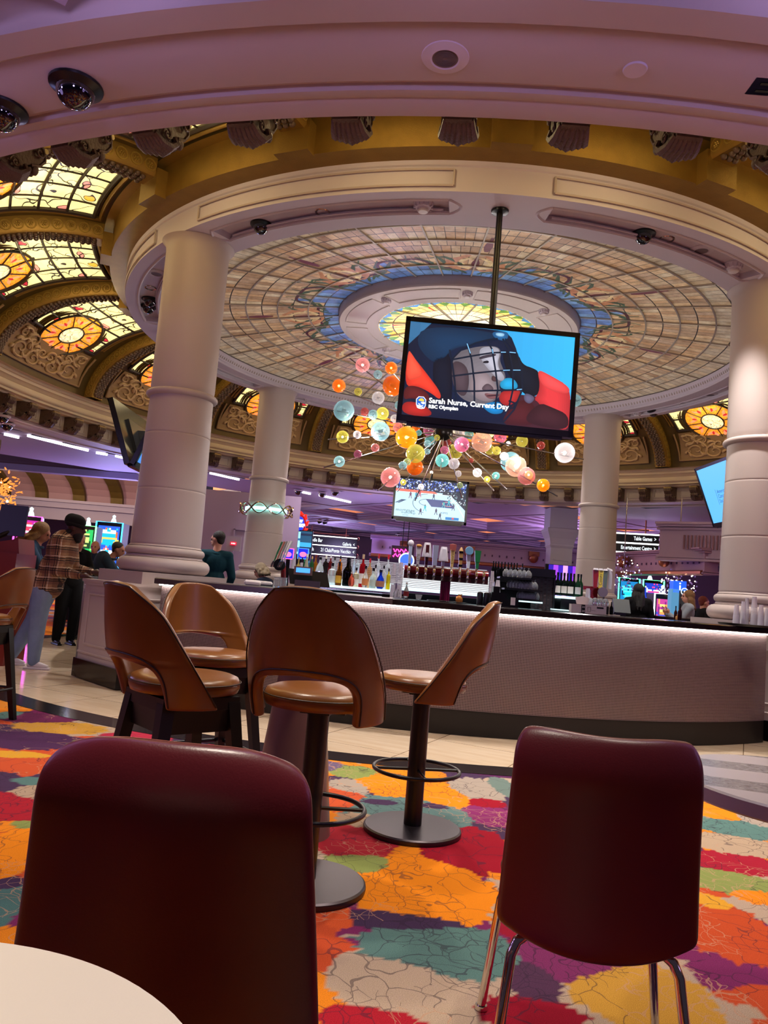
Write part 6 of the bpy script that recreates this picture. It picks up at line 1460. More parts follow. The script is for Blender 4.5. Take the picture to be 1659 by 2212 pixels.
# left barrel vault with ribs
bv = thing('barrel_vault', 'distant barrel vault with dark gold ribs at the far left', 'vault ceiling', (-14, 26, 3.4))
m = MB(); yb, rad_, zb_ = 20.0, 4.2, 3.50
def bvp(x, t, off=0): return Vector((x, yb+4.2-(rad_-off)*cos(rad(t))*1.0, zb_+(1.35-off)*sin(rad(t))))
ts = list(range(0, 181, 10))
for i in range(len(ts)-1): m.quad(bvp(-24, ts[i]), bvp(-6.6, ts[i]), bvp(-6.6, ts[i+1]), bvp(-24, ts[i+1]))
m.build('shell', mat('mauve_vault', '8A6A74', .7), bv, smooth=60)
for k in range(12):
    x = -22.5+k*1.4; m = MB()
    for i in range(len(ts)-1):
        a_ = [bvp(x+e, t, o_) for t in (ts[i], ts[i+1]) for e, o_ in ((-.22, 0), (-.22, .16), (.22, .16), (.22, 0))]
        m.add(a_, [(0, 1, 5, 4), (1, 2, 6, 5), (2, 3, 7, 6)])
    m.build('rib', goldD, bv, smooth=60)
m = MB()
for k in range(11):
    x = -22.5+k*1.4+.7
    for t0, t1 in ((105, 115), (117, 127), (129, 139)): m.quad(bvp(x-.3, t0, .02), bvp(x+.3, t0, .02), bvp(x+.3, t1, .02), bvp(x-.3, t1, .02))
m.build('lit_glass', emi('far_vault_glass', 'E8D27A', 1.3), bv, smooth=0)
m = MB(); m.box((-15.3, 28.3, 3.44), (17.6, .5, .10)); m.box((-15.3, 28.45, 3.30), (17.6, .5, .22)); m.box((-15.3, 28.6, 3.0), (17.6, .4, .5)); m.box((-15.3, 19.95, 3.56), (17.6, .3, .16)); m.build('cornice', lil2, bv, smooth=0)
# orange crystal chandelier, left edge
oc = thing('crystal_chandelier', 'orange crystal chandelier cut by the left edge of the photo', 'chandelier', atd(-5, 1055, 13)); rs = random.Random(9)
c0_ = atd(-14, 1062, 13); am = emi('amber_crystal', 'FF9440', 1.2, base='C06A20')
m = MB(); m.tube([c0_, c0_+Vector((0, 0, .9))], .02, 6); m.ball(c0_, .1, 10, 8); m.build('stem', chrome, oc)
m = MB()
for k in range(320):
    v = Vector((rs.gauss(0, 1), rs.gauss(0, 1), rs.gauss(0, .8))).normalized()*rs.uniform(.12, .46); p = c0_+v; s = rs.uniform(.02, .05)
    m.ball(p, s*.8, 5, 3, sc=(1.5, .35, .6), rot=Matrix.Rotation(rs.random()*6, 3, v))
cs_ = m.build('crystals', am, oc, smooth=0); cs_['kind'] = 'stuff'
m = MB()
for k in range(12): v = Vector((rs.gauss(0, 1), rs.gauss(0, 1), rs.gauss(0, .7))).normalized()*.3; m.ball(c0_+v, .02, 6, 4)
m.build('bulbs', bulb, oc)
# square pilaster in the background
p = atd(1204, 1250, 20); r = thing('square_pillar', 'lilac white square pillar with flared head left of the back right column', 'pillar', (p.x, p.y, 0))
m = MB(); w_ = .56; m.box((p.x, p.y, 1.3), (w_, w_, 2.6)); m.lathe([(w_*.71, 2.6), (w_*.80, 2.66), (w_*.76, 2.70), (w_*.84, 2.85), (w_*1.02, 3.02), (w_*1.04, 3.10), (w_*.9, 3.12), (w_*.9, 3.64)], (p.x, p.y, 0), 4, a0=pi/4, a1=2*pi+pi/4)
m.build('shaft', mat('pale_lilac', 'B4AEC4', .6), r, smooth=0)
m = MB()
for z in (.5, 2.3): m.box((p.x, p.y-w_/2-.01, z), (w_*.7, .03, .04))
for e in (-.35, .35): m.box((p.x+e*w_, p.y-w_/2-.01, 1.4), (.04, .03, 1.8))
m.build('panel_moulding', mat('pale_lilac', 'B4AEC4'), r, smooth=0)
# ---------------------------------------------------------------- hanging direction signs
def dirsign(c, w, rows, label, rot=0, h=.26):
    ex = Vector((cos(rot), sin(rot), 0)); ez = Vector((0, 0, 1)); n = Vector((sin(rot), -cos(rot), 0)); X = Matrix((ex, -n, ez)).transposed()
    r = thing('direction_sign', label, 'sign', c); H_ = h*len(rows)
    m = MB(); m.box(c, (w, .14, H_), ax=X); m.build('black_boards', blackp, r, smooth=0)
    m = MB()
    for k in range(len(rows)+1): m.tube([c-ex*w/2+n*.09+ez*(H_/2-k*h), c+ex*w/2+n*.09+ez*(H_/2-k*h)], .02, 6)
    m.build('light_tubes', emi('sign_tube', 'FFFFFF', 3), r)
    m = MB()
    for k, row in enumerate(rows):
        for txt, u, al in row: text_mb(m, txt, c+ex*(u*w)+n*.075+ez*(H_/2-k*h-h*.66), ex, ez, h*.56, align=al, bold=.003, sx=.62)
    m.build('lettering', emi('sign_letters', 'F0FAFF', 1.4), r, smooth=0)
    m = MB()
    for e in (-.3, .3): m.tube([c+ex*e*w+ez*H_/2, c+ex*e*w+ez*(3.64-c.z)], .02, 6)
    m.tube([c-ex*w*.35+ez*(H_/2+.12), c+ex*w*.35+ez*(H_/2+.12)], .02, 6); m.build('hanger', mat('copper_gilt', '9A5A48'), r)
    m = MB()
    for k in range(3): m.tube([c+ex*(w/2+.04)+ez*(H_/2*(1-k*.9))+ex*.05*cos(a)+ez*.07*sin(a) for a in np.linspace(0, 6, 9)], .014, 5)
    m.build('end_scroll', mat('copper_gilt', '9A5A48'), r)
dirsign(atd(1350, 1173, 21), 1.75, [[('Table Games  >', .46, 'RIGHT')], [('Entertainment Centre  >', .46, 'RIGHT')]], 'black hanging direction sign lettered Table Games and Entertainment Centre', -.28)
dirsign(atd(708, 1179, 33), 2.5, [[('Sushi/Noodle Bar', -.49, 'LEFT')], [("n' Dash", -.40, 'LEFT'), ('21 Club/Ponte Vecchio  <', .47, 'RIGHT')]], "black hanging direction sign lettered Noodle Bar and Galleria above the bottles", -.03, .40)
m = MB(); c_ = atd(708, 1179, 33); text_mb(m, 'Galleria  <', c_+Vector((1.16, -.12, .06)), Vector((1, 0, 0)), Vector((0, 0, 1)), .2, align='RIGHT', bold=.003, sx=.62)
so = m.build('lettering', MC['sign_letters'], [o for o in bpy.data.objects if o.name.startswith('direction_sign')][-1], smooth=0)
# ---------------------------------------------------------------- slot machines and lit things in the hall
def slotm(p, rot, w, h, cols, label, neon, topper=None, scr=2):
    ex = Vector((cos(rot), sin(rot), 0)); ez = Vector((0, 0, 1)); n = Vector((sin(rot), -cos(rot), 0)); X = Matrix((ex, -n, ez)).transposed(); rs = random.Random(hash(label) & 0xff if False else len(label))
    r = thing('slot_machine', label, 'slot machine', (p.x, p.y, 0))
    B = Vector((p.x, p.y, 0)); m = MB(); m.box(B+ez*(h/2), (w, .55, h), ax=X); m.box(B+ez*.72+n*.36, (w*.94, .3, .12), ax=X); m.build('cabinet', blackp, r, smooth=0)
    zt = h
    rows = ((.62*h, .26*h, 0), (.84*h, .24*h, 1)) if scr == 2 else ((.72*h, .42*h, 0),)
    for k, (zc, hh, q) in enumerate(rows):
        m = MB(); o = B+ez*zc+n*.285; ww = w*.82
        nx, ny = 12, 12; bw = [rs.choice(cols) for _ in range(12)]
        for i in range(nx):
            for j in range(ny):
                u_, v_ = (i+.5)/nx-.5, (j+.5)/ny-.5; c = cols[0] if hypot(u_*1.1, v_*1.3) > .5 else (bw[j] if (j % 3) and abs(u_) < .36 else (cols[1 % len(cols)] if hypot(u_, v_) < .3 else cols[(j//3+1) % len(cols)])); c = rs.choice(cols) if rs.random() < .12 else c
                a0, a1, b0, b1 = -ww/2+ww*i/nx, -ww/2+ww*(i+1)/nx, -hh/2+hh*j/ny, -hh/2+hh*(j+1)/ny
                m.quad(o+ex*a0+ez*b0, o+ex*a1+ez*b0, o+ex*a1+ez*b1, o+ex*a0+ez*b1, 0, c)
        m.build('screen', pix, r, smooth=0)
    m = MB(); m.tube([B+n*.29-ex*w/2+ez*.5, B+n*.29-ex*w/2+ez*h, B+n*.29+ex*w/2+ez*h, B+n*.29+ex*w/2+ez*.5], .018, 6); m.build('neon_edge', emi('neon_'+neon, neon, 6), r)
    m = MB(); m.lathe([(.07, 0), (.05, .08), (.03, .12), (.04, .17), (0, .2)], B+ez*h, 12); m.build('candle', emi('candle_light', 'D8F8FF', 1.5), r)
    return r
slotm(atd(447, 1190, 18), .3, .34, 2.3, ['3A2AE0', '8A3AF0', '20A8F0', 'F050C0', '101030'], 'violet and blue lit slot machine just right of the front left column', 'B040FF')
slotm(atd(488, 1195, 19.4), -.5, .5, 2.2, ['101828', '2038A0', '081020'], 'dark slot machine with a blue edge behind the man in the teal shirt', '2090FF')
slotm(atd(243, 1150, 18), .05, .6, 2.2, ['2A60F0', '20C0F0', 'F0D060', 'F06A30', 'E8F4FF'], 'slot machine with bright jackpot screens left of the front left column', '30A0F0')
slotm(atd(62, 1150, 15), .35, .46, 2.02, ['C020A0', 'F0F0FF', '8020C0', 'F04060', 'F0C8FF'], 'pink neon slot machine beside the curly haired woman', 'FF40E0')
slotm(atd(187, 1160, 16.5), .1, .5, 2.0, ['20C060', 'D0F080', '104020'], 'green edged slot machine behind the older woman', '60FF70')
slotm(atd(1350, 1290, 19.5), .0, .52, 1.95, ['1880C0', '20D0E0', '0A3060', '60E0FF'], 'blue lit slot machine right of the back right column', '40F0A0')
slotm(atd(1402, 1290, 19.5), .0, .52, 1.95, ['2040C0', 'E04090', '102060', 'F0F0FF'], 'blue and pink slot machine behind the bartender in black', '50FF90')
slotm(atd(1430, 1310, 16.5), -.05, .5, 1.56, ['C04090', 'F0A050', '4050D0', '802080', 'F0E080'], 'slot machine with a busy fruit screen right of the bartender in black', 'A8A8B0', scr=1)
# mahogany machine backs at left
r = thing('machine_bank', 'backs of mahogany gaming machines with tilted black monitors at the far left', 'slot machines', atd(20, 1220, 8.6)*1); 
m = MB(); p = atd(2, 1195, 8.8); m.box((p.x-.35, p.y, .62), (1.3, .5, 1.24)); m.prism([(-.65, 0), (.65, 0), (.62, .17), (.15, .05), (-.2, .18)], -.2, .2, fr=lambda x, y, z: (p.x-.35+x, p.y+z, 1.24+y)); m.build('cabinet', mat('mahogany', '7A2A1C', .35, var=.2), r, smooth=0)
m = MB()
for e in (-.62, -.20, .14): m.box((p.x+e-.1, p.y+.1, 1.62), (.30, .04, .36), ax=Matrix.Rotation(.15, 3, 'Z')@Matrix.Rotation(-.12, 3, 'X')); m.tube([(p.x+e-.1, p.y+.1, 1.5), (p.x+e-.25, p.y, 1.38), (p.x+e-.3, p.y, 1.25)], .03, 8)
m.build('monitors', blackp, r, smooth=0)
# red octopus toppers
def topper(px, y, d, w, h, label):
    p = atd(px, y, d); r = thing('slot_topper', label, 'sign', p); m = MB(); N = 28
    m.prism([(w/2*cos(2*pi*k/N), h/2*sin(2*pi*k/N)) for k in range(N)], 0, .12, fr=lambda x, y, z: (p.x+x, p.y-z, p.z+y)); m.build('red_shell', emi('red_shell', 'C81818', .5, base='A01010'), r)
    m = MB()
    for k in range(10):
        a = 2*pi*k/10; m.tube([p+Vector((w*.5*cos(a), -.05, h*.5*sin(a))), p+Vector((w*.7*cos(a+.3), -.1, h*.66*sin(a+.3)))], [.05, .02], 6)
    m.build('red_arms', emi('red_neon', 'FF2A1A', 1.3, base='A01010'), r)
    m = MB(); m.prism([(w*.38*cos(2*pi*k/N), h*.4*sin(2*pi*k/N)) for k in range(N)], .121, .13, fr=lambda x, y, z: (p.x+x, p.y-z, p.z+y)); m.build('blue_face', emi('blue_face', '1838E0', 1.6), r)
    m = MB()
    text_mb(m, 'LINKS', p+Vector((0, -.14, -h*.14)), Vector((1, 0, 0)), Vector((0, 0, 1)), h*.22, align='CENTER', bold=.01)
    for k in range(5): m.tube([p+Vector((w*.08*(k-2), -.138, h*.08)), p+Vector((w*.11*(k-2), -.138, h*.24))], .012, 5)
    m.build('white_lettering', emi('white_neon', 'F0F4FF', 1.6), r, smooth=0)
    m = MB(); m.box((p.x, p.y+.05, (p.z-h/2)/2), (w*.55, .3, p.z-h/2)); m.build('stand', blackp, r, smooth=0)
topper(648, 1133, 18, .30, .45, 'oval red and blue lit slot machine topper, the right one of two'); topper(622, 1146, 18.8, .38, .42, 'red and blue lit slot machine topper partly behind the back left column')
for i, (px, lb) in enumerate(((623, 'glowing blue and pink square screen, the left one of two by the bottles'), (655, 'glowing blue and pink square screen, the right one of two by the bottles'))):
    p = atd(px, 1196, 9.6); r = thing('neon_square', lb, 'screen', p); m = MB(); m.box(p, (.135, .03, .135)); m.build('frame', emi('sq_pink' if i == 0 else 'sq_blue', 'FF50A0' if i == 0 else '3A80FF', 2.5), r, smooth=0)
    m = MB(); m.box(p+Vector((0, -.017, 0)), (.118, .004, .118)); m.build('blue_panel', emi('sq_face', '1A28D8', 1.5), r, smooth=0); m = MB(); m.ball(p+Vector((0, -.02, -.01)), .04, 10, 6, sc=(1.1, .1, .8)); m.build('pink_emblem', emi('sq_emblem', 'FF6A9A', 2), r); m = MB(); m.box((p.x, p.y+.04, (p.z)/2), (.05, .03, p.z)); m.build('post', blackp, r, smooth=0)
for px, w_, cs, lb in ((660, .26, ['1A4A6A', '3AA8E0', '102040'], 'tall narrow blue aquarium like screen under the red toppers'), (641, .14, ['2A6A9A', '9AD8F0'], 'narrow blue screen left of the aquarium like one'), (627, .14, ['2A5A9A', 'D8E0F0', '604020'], 'narrow screen beside the white tap handles')):
    p = atd(px, 1172, 17); r = thing('slot_screen', lb, 'screen', p); m = MB(); rs = random.Random(px)
    m.box(p+Vector((0, .03, 0)), (w_+.04, .05, .54)); m.box((p.x, p.y+.05, p.z/2-.13), (w_, .1, p.z-.26)); m.build('case', blackp, r, smooth=0); m = MB()
    for j in range(10): m.quad(*[p+Vector((sx*w_/2, 0, -.25+.05*(j+b_))) for sx, b_ in ((-1, 0), (1, 0), (1, 1), (-1, 1))], 0, rs.choice(cs))
    m.build('screen', pix, r, smooth=0)
# info kiosk, exit-like red sign, show posters, neon
p = atd(1463, 1300, 15.5); r = thing('info_kiosk', 'tall pale blue information kiosk with a lit blue cube on top', 'kiosk', (p.x, p.y, 0))
m = MB(); m.box((p.x, p.y, .83), (.32, .2, 1.66)); m.build('column', emi('kiosk_blue', '6AB0E0', .7), r, smooth=0); m = MB(); m.box((p.x+.09, p.y-.11, .83), (.2, .02, 1.6)); m.build('grey_panel', mat('kiosk_grey', '5A6A78', .4), r, smooth=0)
zt = atd(1465, 1268, 15.5).z; m = MB(); m.box((p.x, p.y, zt), (.26, .2, .24)); m.build('lit_cube', emi('cube_blue', '1848E8', 2.2), r, smooth=0)
m = MB(); m.tube([(p.x, p.y-.11, zt-.06), (p.x, p.y-.11, zt+.03)], .014, 6); m.ball((p.x, p.y-.11, zt+.07), .018, 6, 4); m.lathe([(.06, 0), (.075, 0)], (p.x+.09, p.y-.125, 1.62-.0), 20, ax=Matrix.Rotation(pi/2, 3, 'X')); m.tube([(p.x+.09, p.y-.125, 1.58), (p.x+.09, p.y-.125, 1.64)], .012, 6); m.build('info_letters', emi('info_white', 'E8F4FF', 2), r)
for (x, y, d, n_, lb) in ((1347, 1238, 16.8, 26, 'crystal starburst lamp above the slot machines right of the back right column'), (1465, 1262, 16.2, 34, 'crystal starburst lamp behind the information kiosk')):
    p = atd(x, y, d); r = thing('starburst_lamp', lb, 'chandelier', p); m = MB(); rs = random.Random(x)
    for k in range(70): v = Vector((rs.gauss(0, 1), rs.gauss(0, 1), rs.gauss(0, .8))).normalized()*rs.uniform(.15, .42); m.ball(p+v, .02, 4, 3); 
    cs_ = m.build('crystals', emi('violet_crystal', '8A70B8', .35, base='6A5080'), r, smooth=0); cs_['kind'] = 'stuff'; m = MB()
    for k in range(n_): v = Vector((rs.gauss(0, 1), rs.gauss(0, 1), rs.gauss(0, .7))).normalized()*.34; m.ball(p+v, .011, 6, 4)
    m.build('bulbs', bulb, r); m = MB(); m.tube([p, (p.x, p.y, 3.64)], .012, 5); m.build('stem', chrome, r)
p = atd(1228, 1222, 17.5); r = thing('curtain_screen', 'tall screen of violet and white vertical stripes beside the back right column', 'screen', (p.x, p.y, 0)); m = MB()
for k in range(8): m.quad(*[Vector((p.x-.45+.11*(k+sx), 17.5, z)) for sx, z in ((0, 1.0), (1, 1.0), (1, 2.05), (0, 2.05))], 0, ['2A10A0', 'A040E0', '3818B0', 'E0A0F0', '2A10A0', '9030D8', 'F080E0', '4018A0'][k])
m.build('stripes', pix, r, smooth=0); m = MB(); m.box((p.x-.02, 17.56, 1.03), (1.0, .1, 2.06)); m.build('case', blackp, r, smooth=0)
p = atd(504, 1174, 16); r = thing('exit_sign', 'small red lit sign on the wall left of the back left column', 'sign', p); m = MB(); m.box(p, (.12, .03, .07)); m.build('red_face', emi('exit_red', 'E01030', 1.4), r, smooth=0); m = MB(); [m.box(p+Vector((dx, -.018, 0)), (.016, .004, .032)) for dx in (-.034, -.008, .012, .036)]; m.build('digits', emi('exit_white', 'FFD0D0', 1.6), r, smooth=0); m = MB(); m.box(p+Vector((0, .05, 0)), (.3, .05, .3)); m.build('back_plate', lil, r, smooth=0)
m = MB(); p = atd(545, 1200, 16.2); m.box((p.x-.2, 16.4, 1.5), (2.2, .1, 3.0)); m.box((p.x-.45, 16.33, 1.35), (.04, .03, 1.7)); m.box((p.x+.1, 16.33, 1.35), (.04, .03, 1.7)); m.box((p.x-.18, 16.33, 2.2), (.6, .03, .04)); tag(m.build('panelled_wall', mat('lilac_wall', 'A890B4', .6), smooth=0), 'lilac panelled partition behind the back left column', 'partition')
for x, y, d, c, lb, t in ((868, 1194, 17, 'FF3A9A', 'pink neon sign far behind between bottles and taps', 'Vibes'), (878, 1211, 16.5, '3A6AF0', 'round blue lit emblem far behind left of the first tap handle', '')):
    p = atd(x, y, d); r = thing('neon_sign', lb, 'sign', p); m = MB()
    if t: [m.tube([p+Vector((-.2+.02*k, -.01, row+.05*sin(k*1.3+row*30)*(1 if k % 5 else .3))) for k in range(21)], .012, 5) for row in (.05, -.07)]; m.build('script', emi('neon_pink', c, 4), r, smooth=0); m = MB(); m.box(p+Vector((.02, .05, 0)), (.5, .05, .3)); m.build('back_panel', mat('dark_panel', '301838', .5), r, smooth=0)
    else: m.lathe([(0, 0), (.16, 0)], p, 24, ax=Matrix.Rotation(pi/2, 3, 'X')); m.build('disc', emi('emblem_blue', c, 1.5), r); m = MB(); m.lathe([(.14, .005), (.17, .005)], p, 24, ax=Matrix.Rotation(pi/2, 3, 'X')); m.build('rim', emi('emblem_white', 'E8F0FF', 1.5), r)
    q = MB(); q.tube([p+Vector((0, .06, .1)), (p.x, p.y+.06, 3.64)], .01, 5); q.build('hanger', blackm, r)
# ---------------------------------------------------------------- people
def remesh(mb, name, m, parent, vox, smooth=3):
    me = mb.mesh('tmp', m, 0); o = bpy.data.objects.new('tmp', me); COL.objects.link(o)
    r = o.modifiers.new('r', 'REMESH'); r.mode = 'VOXEL'; r.voxel_size = vox; r.use_smooth_shade = True
    s = o.modifiers.new('s', 'SMOOTH'); s.factor = .5; s.iterations = smooth
    dg = bpy.context.evaluated_depsgraph_get(); me2 = bpy.data.meshes.new_from_object(o.evaluated_get(dg)); me2.name = name
    bpy.data.objects.remove(o); bpy.data.meshes.remove(me)
    me2.materials.clear(); me2.materials.append(m)
    ob = bpy.data.objects.new(name, me2); COL.objects.link(ob)
    if parent is not None: adopt(ob, parent)
    return ob
def chain(mb, pts, rs, n=12):
    for i in range(len(pts)-1):
        a, b_ = Vector(pts[i]), Vector(pts[i+1]); mb.tube([a, a*.5+b_*.5, b_], [rs[i], (rs[i]+rs[i+1])/2*1.03, rs[i+1]], n)
    for p, r in zip(pts, rs): mb.ball(p, r, n, 8)
def fabric(name, c, var=.15): return mat(name, c, .85, var=var, vscale=8, bump=.3, bscale=25, spec=.2)
def plaid():
    g = NG('plaid_flannel'); tc = g.n('TexCoord').outputs['Object']; nz = g.noise(tc, 6, 2, 'Color'); w = g.n('Mix', data_type='VECTOR'); w.inputs[0].default_value = .03; g.l(tc, w.inputs[4]); g.l(nz, w.inputs[5])
    s = g.n('SeparateXYZ'); g.l(w.outputs[1], s.inputs[0])
    col = lin('9A7250'); cur = col
    def band(axis, per, off, wd):
        f = g.math('FRACT', g.math('MULTIPLY_ADD', s.outputs[axis], 1/per, off)); return g.math('LESS_THAN', f, wd)
    for ax in (0, 2):
        per = .115
        cur = g.mix(g.math('MULTIPLY', band(ax, per, 0, .30), .45), cur, lin('5A2C26'))
        cur = g.mix(g.math('MULTIPLY', band(ax, per, .55, .09), .9), cur, lin('140E14'))
        cur = g.mix(g.math('MULTIPLY', band(ax, per, .72, .09), .9), cur, lin('140E14'))
        cur = g.mix(g.math('MULTIPLY', band(ax, per, .36, .055), .85), cur, lin('E0D0B4'))
    g.l(cur, g.b.inputs['Base Color']); g.b.inputs['Roughness'].default_value = .9; return g.m
SK = dict(dark='4A2A1E', light='C89078', mid='A87058')
def hand(mb, p, d, up, s=1.0, curl=.5):
    d = Vector(d).normalized(); up = Vector(up); up = (up-d*up.dot(d)).normalized(); sd = d.cross(up); P = Vector(p)
    pal = P+d*.05*s; mb.ball(pal, .042*s, 10, 8, sc=(1, 1, 1)); 
    X = Matrix((sd, d, up)).transposed(); mb.box(P+d*.045*s, (.075*s, .09*s, .03*s), ax=X)
    for k, (o_, L) in enumerate(((-.030, .070), (-.010, .080), (.010, .076), (.029, .060))):
        b0 = P+d*.085*s+sd*o_*s; b1 = b0+d*L*.45*s-up*curl*.012*s; b2 = b1+d*L*.35*s*(1-curl*.4)-up*L*curl*.5*s; b3 = b2+d*L*.2*s*(1-curl)-up*L*curl*.4*s
        mb.tube([b0-d*.02*s, b0, b1, b2, b3], [.011*s, .0105*s, .010*s, .009*s, .007*s], 8)
    t0 = P+d*.02*s-sd*.035*s; t1 = t0-sd*.025*s+d*.03*s-up*.008*s; t2 = t1+d*.03*s-up*.012*s; mb.tube([t0+sd*.015*s, t0, t1, t2], [.014*s, .013*s, .011*s, .009*s], 8)
def person(label, loc, az, J, skin, top, bottom, vox=.014, bulk=1.0, hair=None, shoes=None, sleeves='long', seated=False, upper_only=False, beard=None, height=1.0):
    # J: joints in (side, forward, up); side + is the figure's right
    f = Vector((sin(rad(az)), cos(rad(az)), 0)); s = Vector((cos(rad(az)), -sin(rad(az)), 0)); L = Vector(loc)
    def w(p): return L+s*p[0]+f*p[1]+Vector((0, 0, p[2]*height))
    r = thing('person', label, 'person', L); B = bulk
    D = dict(pelvis=(0, 0, .95), waist=(0, .01, 1.08), chest=(0, .01, 1.30), neck=(0, -.005, 1.475), head=(0, .02, 1.635), shR=(.175, 0, 1.42), shL=(-.175, 0, 1.42), elR=(.24, -.02, 1.15), elL=(-.24, -.02, 1.15), wrR=(.24, .08, .92), wrL=(-.24, .08, .92),
             hipR=(.085, 0, .92), hipL=(-.085, 0, .92), knR=(.10, .03, .50), knL=(-.10, .03, .50), anR=(.10, -.01, .085), anL=(-.10, -.01, .085), hdir=(0, 1, 0))
    D.update(J); sm = mat('skin_'+skin, SK[skin], .5)
    m = MB()
    hd = Vector(w(D['head'])); hv = (s*D['hdir'][0]+f*D['hdir'][1]+Vector((0, 0, D['hdir'][2]))).normalized(); hs = hv.cross(Vector((0, 0, 1))).normalized(); hu = hs.cross(hv)
    RX = Matrix((hs, hv, hu)).transposed()
    def h(a, b_, c): return hd+hs*a+hv*b_+hu*c
    m.ball(h(0, -.012, .025), .1, 16, 12, sc=(.76, .96, .92), rot=RX); m.ball(h(0, .012, -.035), .075, 14, 10, sc=(.82, .95, 1.05), rot=RX); m.ball(h(0, .035, -.085), .045, 10, 8, sc=(.9, .9, .7), rot=RX)
    m.ball(h(0, .083, .022), .035, 10, 6, sc=(1.4, .5, .5), rot=RX)
    m.tube([h(0, .078, .015), h(0, .095, -.012), h(0, .108, -.032), h(0, .088, -.042)], [.010, .013, .018, .012], 8)
    m.ball(h(0, .086, -.068), .022, 10, 6, sc=(1.2, .5, .55), rot=RX)
    for e in (-1, 1): m.ball(h(e*.078, -.01, -.005), .028, 8, 8, sc=(.35, .7, 1.1), rot=RX)
    nk = Vector(w(D['neck'])); m.tube([nk-Vector((0, 0, .06)), nk, h(0, -.025, -.05)], [.062*B, .055, .052], 12)
    ch, wa, pe = Vector(w(D['chest'])), Vector(w(D['waist'])), Vector(w(D['pelvis'])); RB = Matrix((s, f, (0, 0, 1))).transposed()
    def torso(mb, g):
        mb.ball(ch+Vector((0, 0, .02)), .17*B+g, 16, 12, sc=(1.0, .70, 1.05), rot=RB); mb.ball(wa, .155*B+g, 16, 12, sc=(.98, .72, 1.05), rot=RB); mb.ball(pe, .165*B+g, 16, 12, sc=(1, .74, .85), rot=RB)
        chain(mb, [w(D['shL']), ch+Vector((0, 0, .11)), w(D['shR'])], [.062*B+g, .085*B+g, .062*B+g])
    torso(m, 0)
    for q in 'LR':
        chain(m, [w(D['sh'+q]), w(D['el'+q]), w(D['wr'+q])], [.052*B, .041*B, .028])
        e, wr = Vector(w(D['el'+q])), Vector(w(D['wr'+q])); hand(m, wr, D.get('hd'+q) and (s*D['hd'+q][0]+f*D['hd'+q][1]+Vector((0, 0, D['hd'+q][2]))) or (wr-e), (0, 0, 1) if abs((wr-e).normalized().z) < .8 else f, 1.0, .5)
        if not upper_only:
            chain(m, [w(D['hip'+q]), w(D['kn'+q]), w(D['an'+q])], [.085*B, .056*B, .038]); a = Vector(w(D['an'+q])); m.tube([a-f*.04-Vector((0, 0, .04)), a+f*.13-Vector((0, 0, .05))], [.035, .03], 10)
        else: chain(m, [w(D['hip'+q]), w(D['kn'+q])], [.085*B, .056*B])
    remesh(m, 'body', sm, r, vox)
    m = MB(); g = .014; torso(m, g)
    for q in 'LR':
        if sleeves == 'long': wr = Vector(w(D['wr'+q])); e = Vector(w(D['el'+q])); chain(m, [w(D['sh'+q]), e, wr+(e-wr)*.08], [.062*B+g*.6, .052*B+g*.5, .036+g*.5])
        else: e = Vector(w(D['el'+q])); sh = Vector(w(D['sh'+q])); chain(m, [sh, sh+(e-sh)*.6], [.062*B+g*.6, .055*B+g])
    m.ball(pe-Vector((0, 0, .02)), .17*B+g, 16, 10, sc=(1, .76, .75), rot=RB)
    remesh(m, 'shirt', top, r, vox)
    m = MB(); cl = MB(); cl.tube([nk-Vector((0, 0, .035))+(s*cos(a)+f*sin(a))*.072 for a in np.linspace(0, 2*pi, 17)[:-1]], .016, 6, closed=True); cl.build('collar', top, r)
    m = MB(); g = .012
    for q in 'LR':
        k_ = w(D['kn'+q]); pts = [w(D['hip'+q]), k_]+([] if upper_only else [w(D['an'+q])]); B2 = 1+(B-1)*.5; chain(m, pts, [.098*B2+g, .070*B2+g]+([] if upper_only else [.052+g]))
    m.ball(pe-Vector((0, 0, .01)), .168*B+g*.5, 16, 12, sc=(1, .76, .8), rot=RB)
    remesh(m, 'trousers', bottom, r, vox)
    if not upper_only and shoes:
        for q in 'LR':
            a = Vector(w(D['an'+q])); z0 = L.z; m = MB(); m.tube([a-f*.055+Vector((0, 0, -.03)), a+f*.02+Vector((0, 0, -.035)), a+f*.10+Vector((0, 0, -.05)), a+f*.165+Vector((0, 0, -.058))], [.040, .043, .036, .024], 12)
            o = remesh(m, 'shoe', shoes, r, .009); m = MB(); m.tube([Vector((a-f*.09).xy.to_3d())+Vector((0, 0, z0+.013)), Vector((a+f*.04).xy.to_3d())+Vector((0, 0, z0+.013)), Vector((a+f*.185).xy.to_3d())+Vector((0, 0, z0+.013))], [.042, .046, .032], 12); 
            m.v = [(x, y, z0+.012+max(-.012, min(.012, z-z0-.012))) for x, y, z in m.v]; m.build('sole', mat('sole_white', 'D8D0CC', .6) if shoes.name.startswith('white') else blackp, o)
    m = MB()
    for e in (-1, 1): m.ball(h(e*.031, .082, .002), .010, 8, 6)
    m.build('eyes', mat('eye_dark', '14100E', .2), r); 
    if hair: hair(r, h, RX, hd)
    if beard: m = MB(); m.ball(h(0, .035, -.085), .062, 12, 8, sc=(.95, 1.0, .95), rot=RX); m.ball(h(0, .05, -.125), .045, 10, 8, sc=(.9, .9, 1.1), rot=RX); remesh(m, 'beard', beard, r, .012)
    return r
hm = lambda n, c: mat('hair_'+n, c, .6, bump=.8, bscale=140, var=.3, vscale=30)
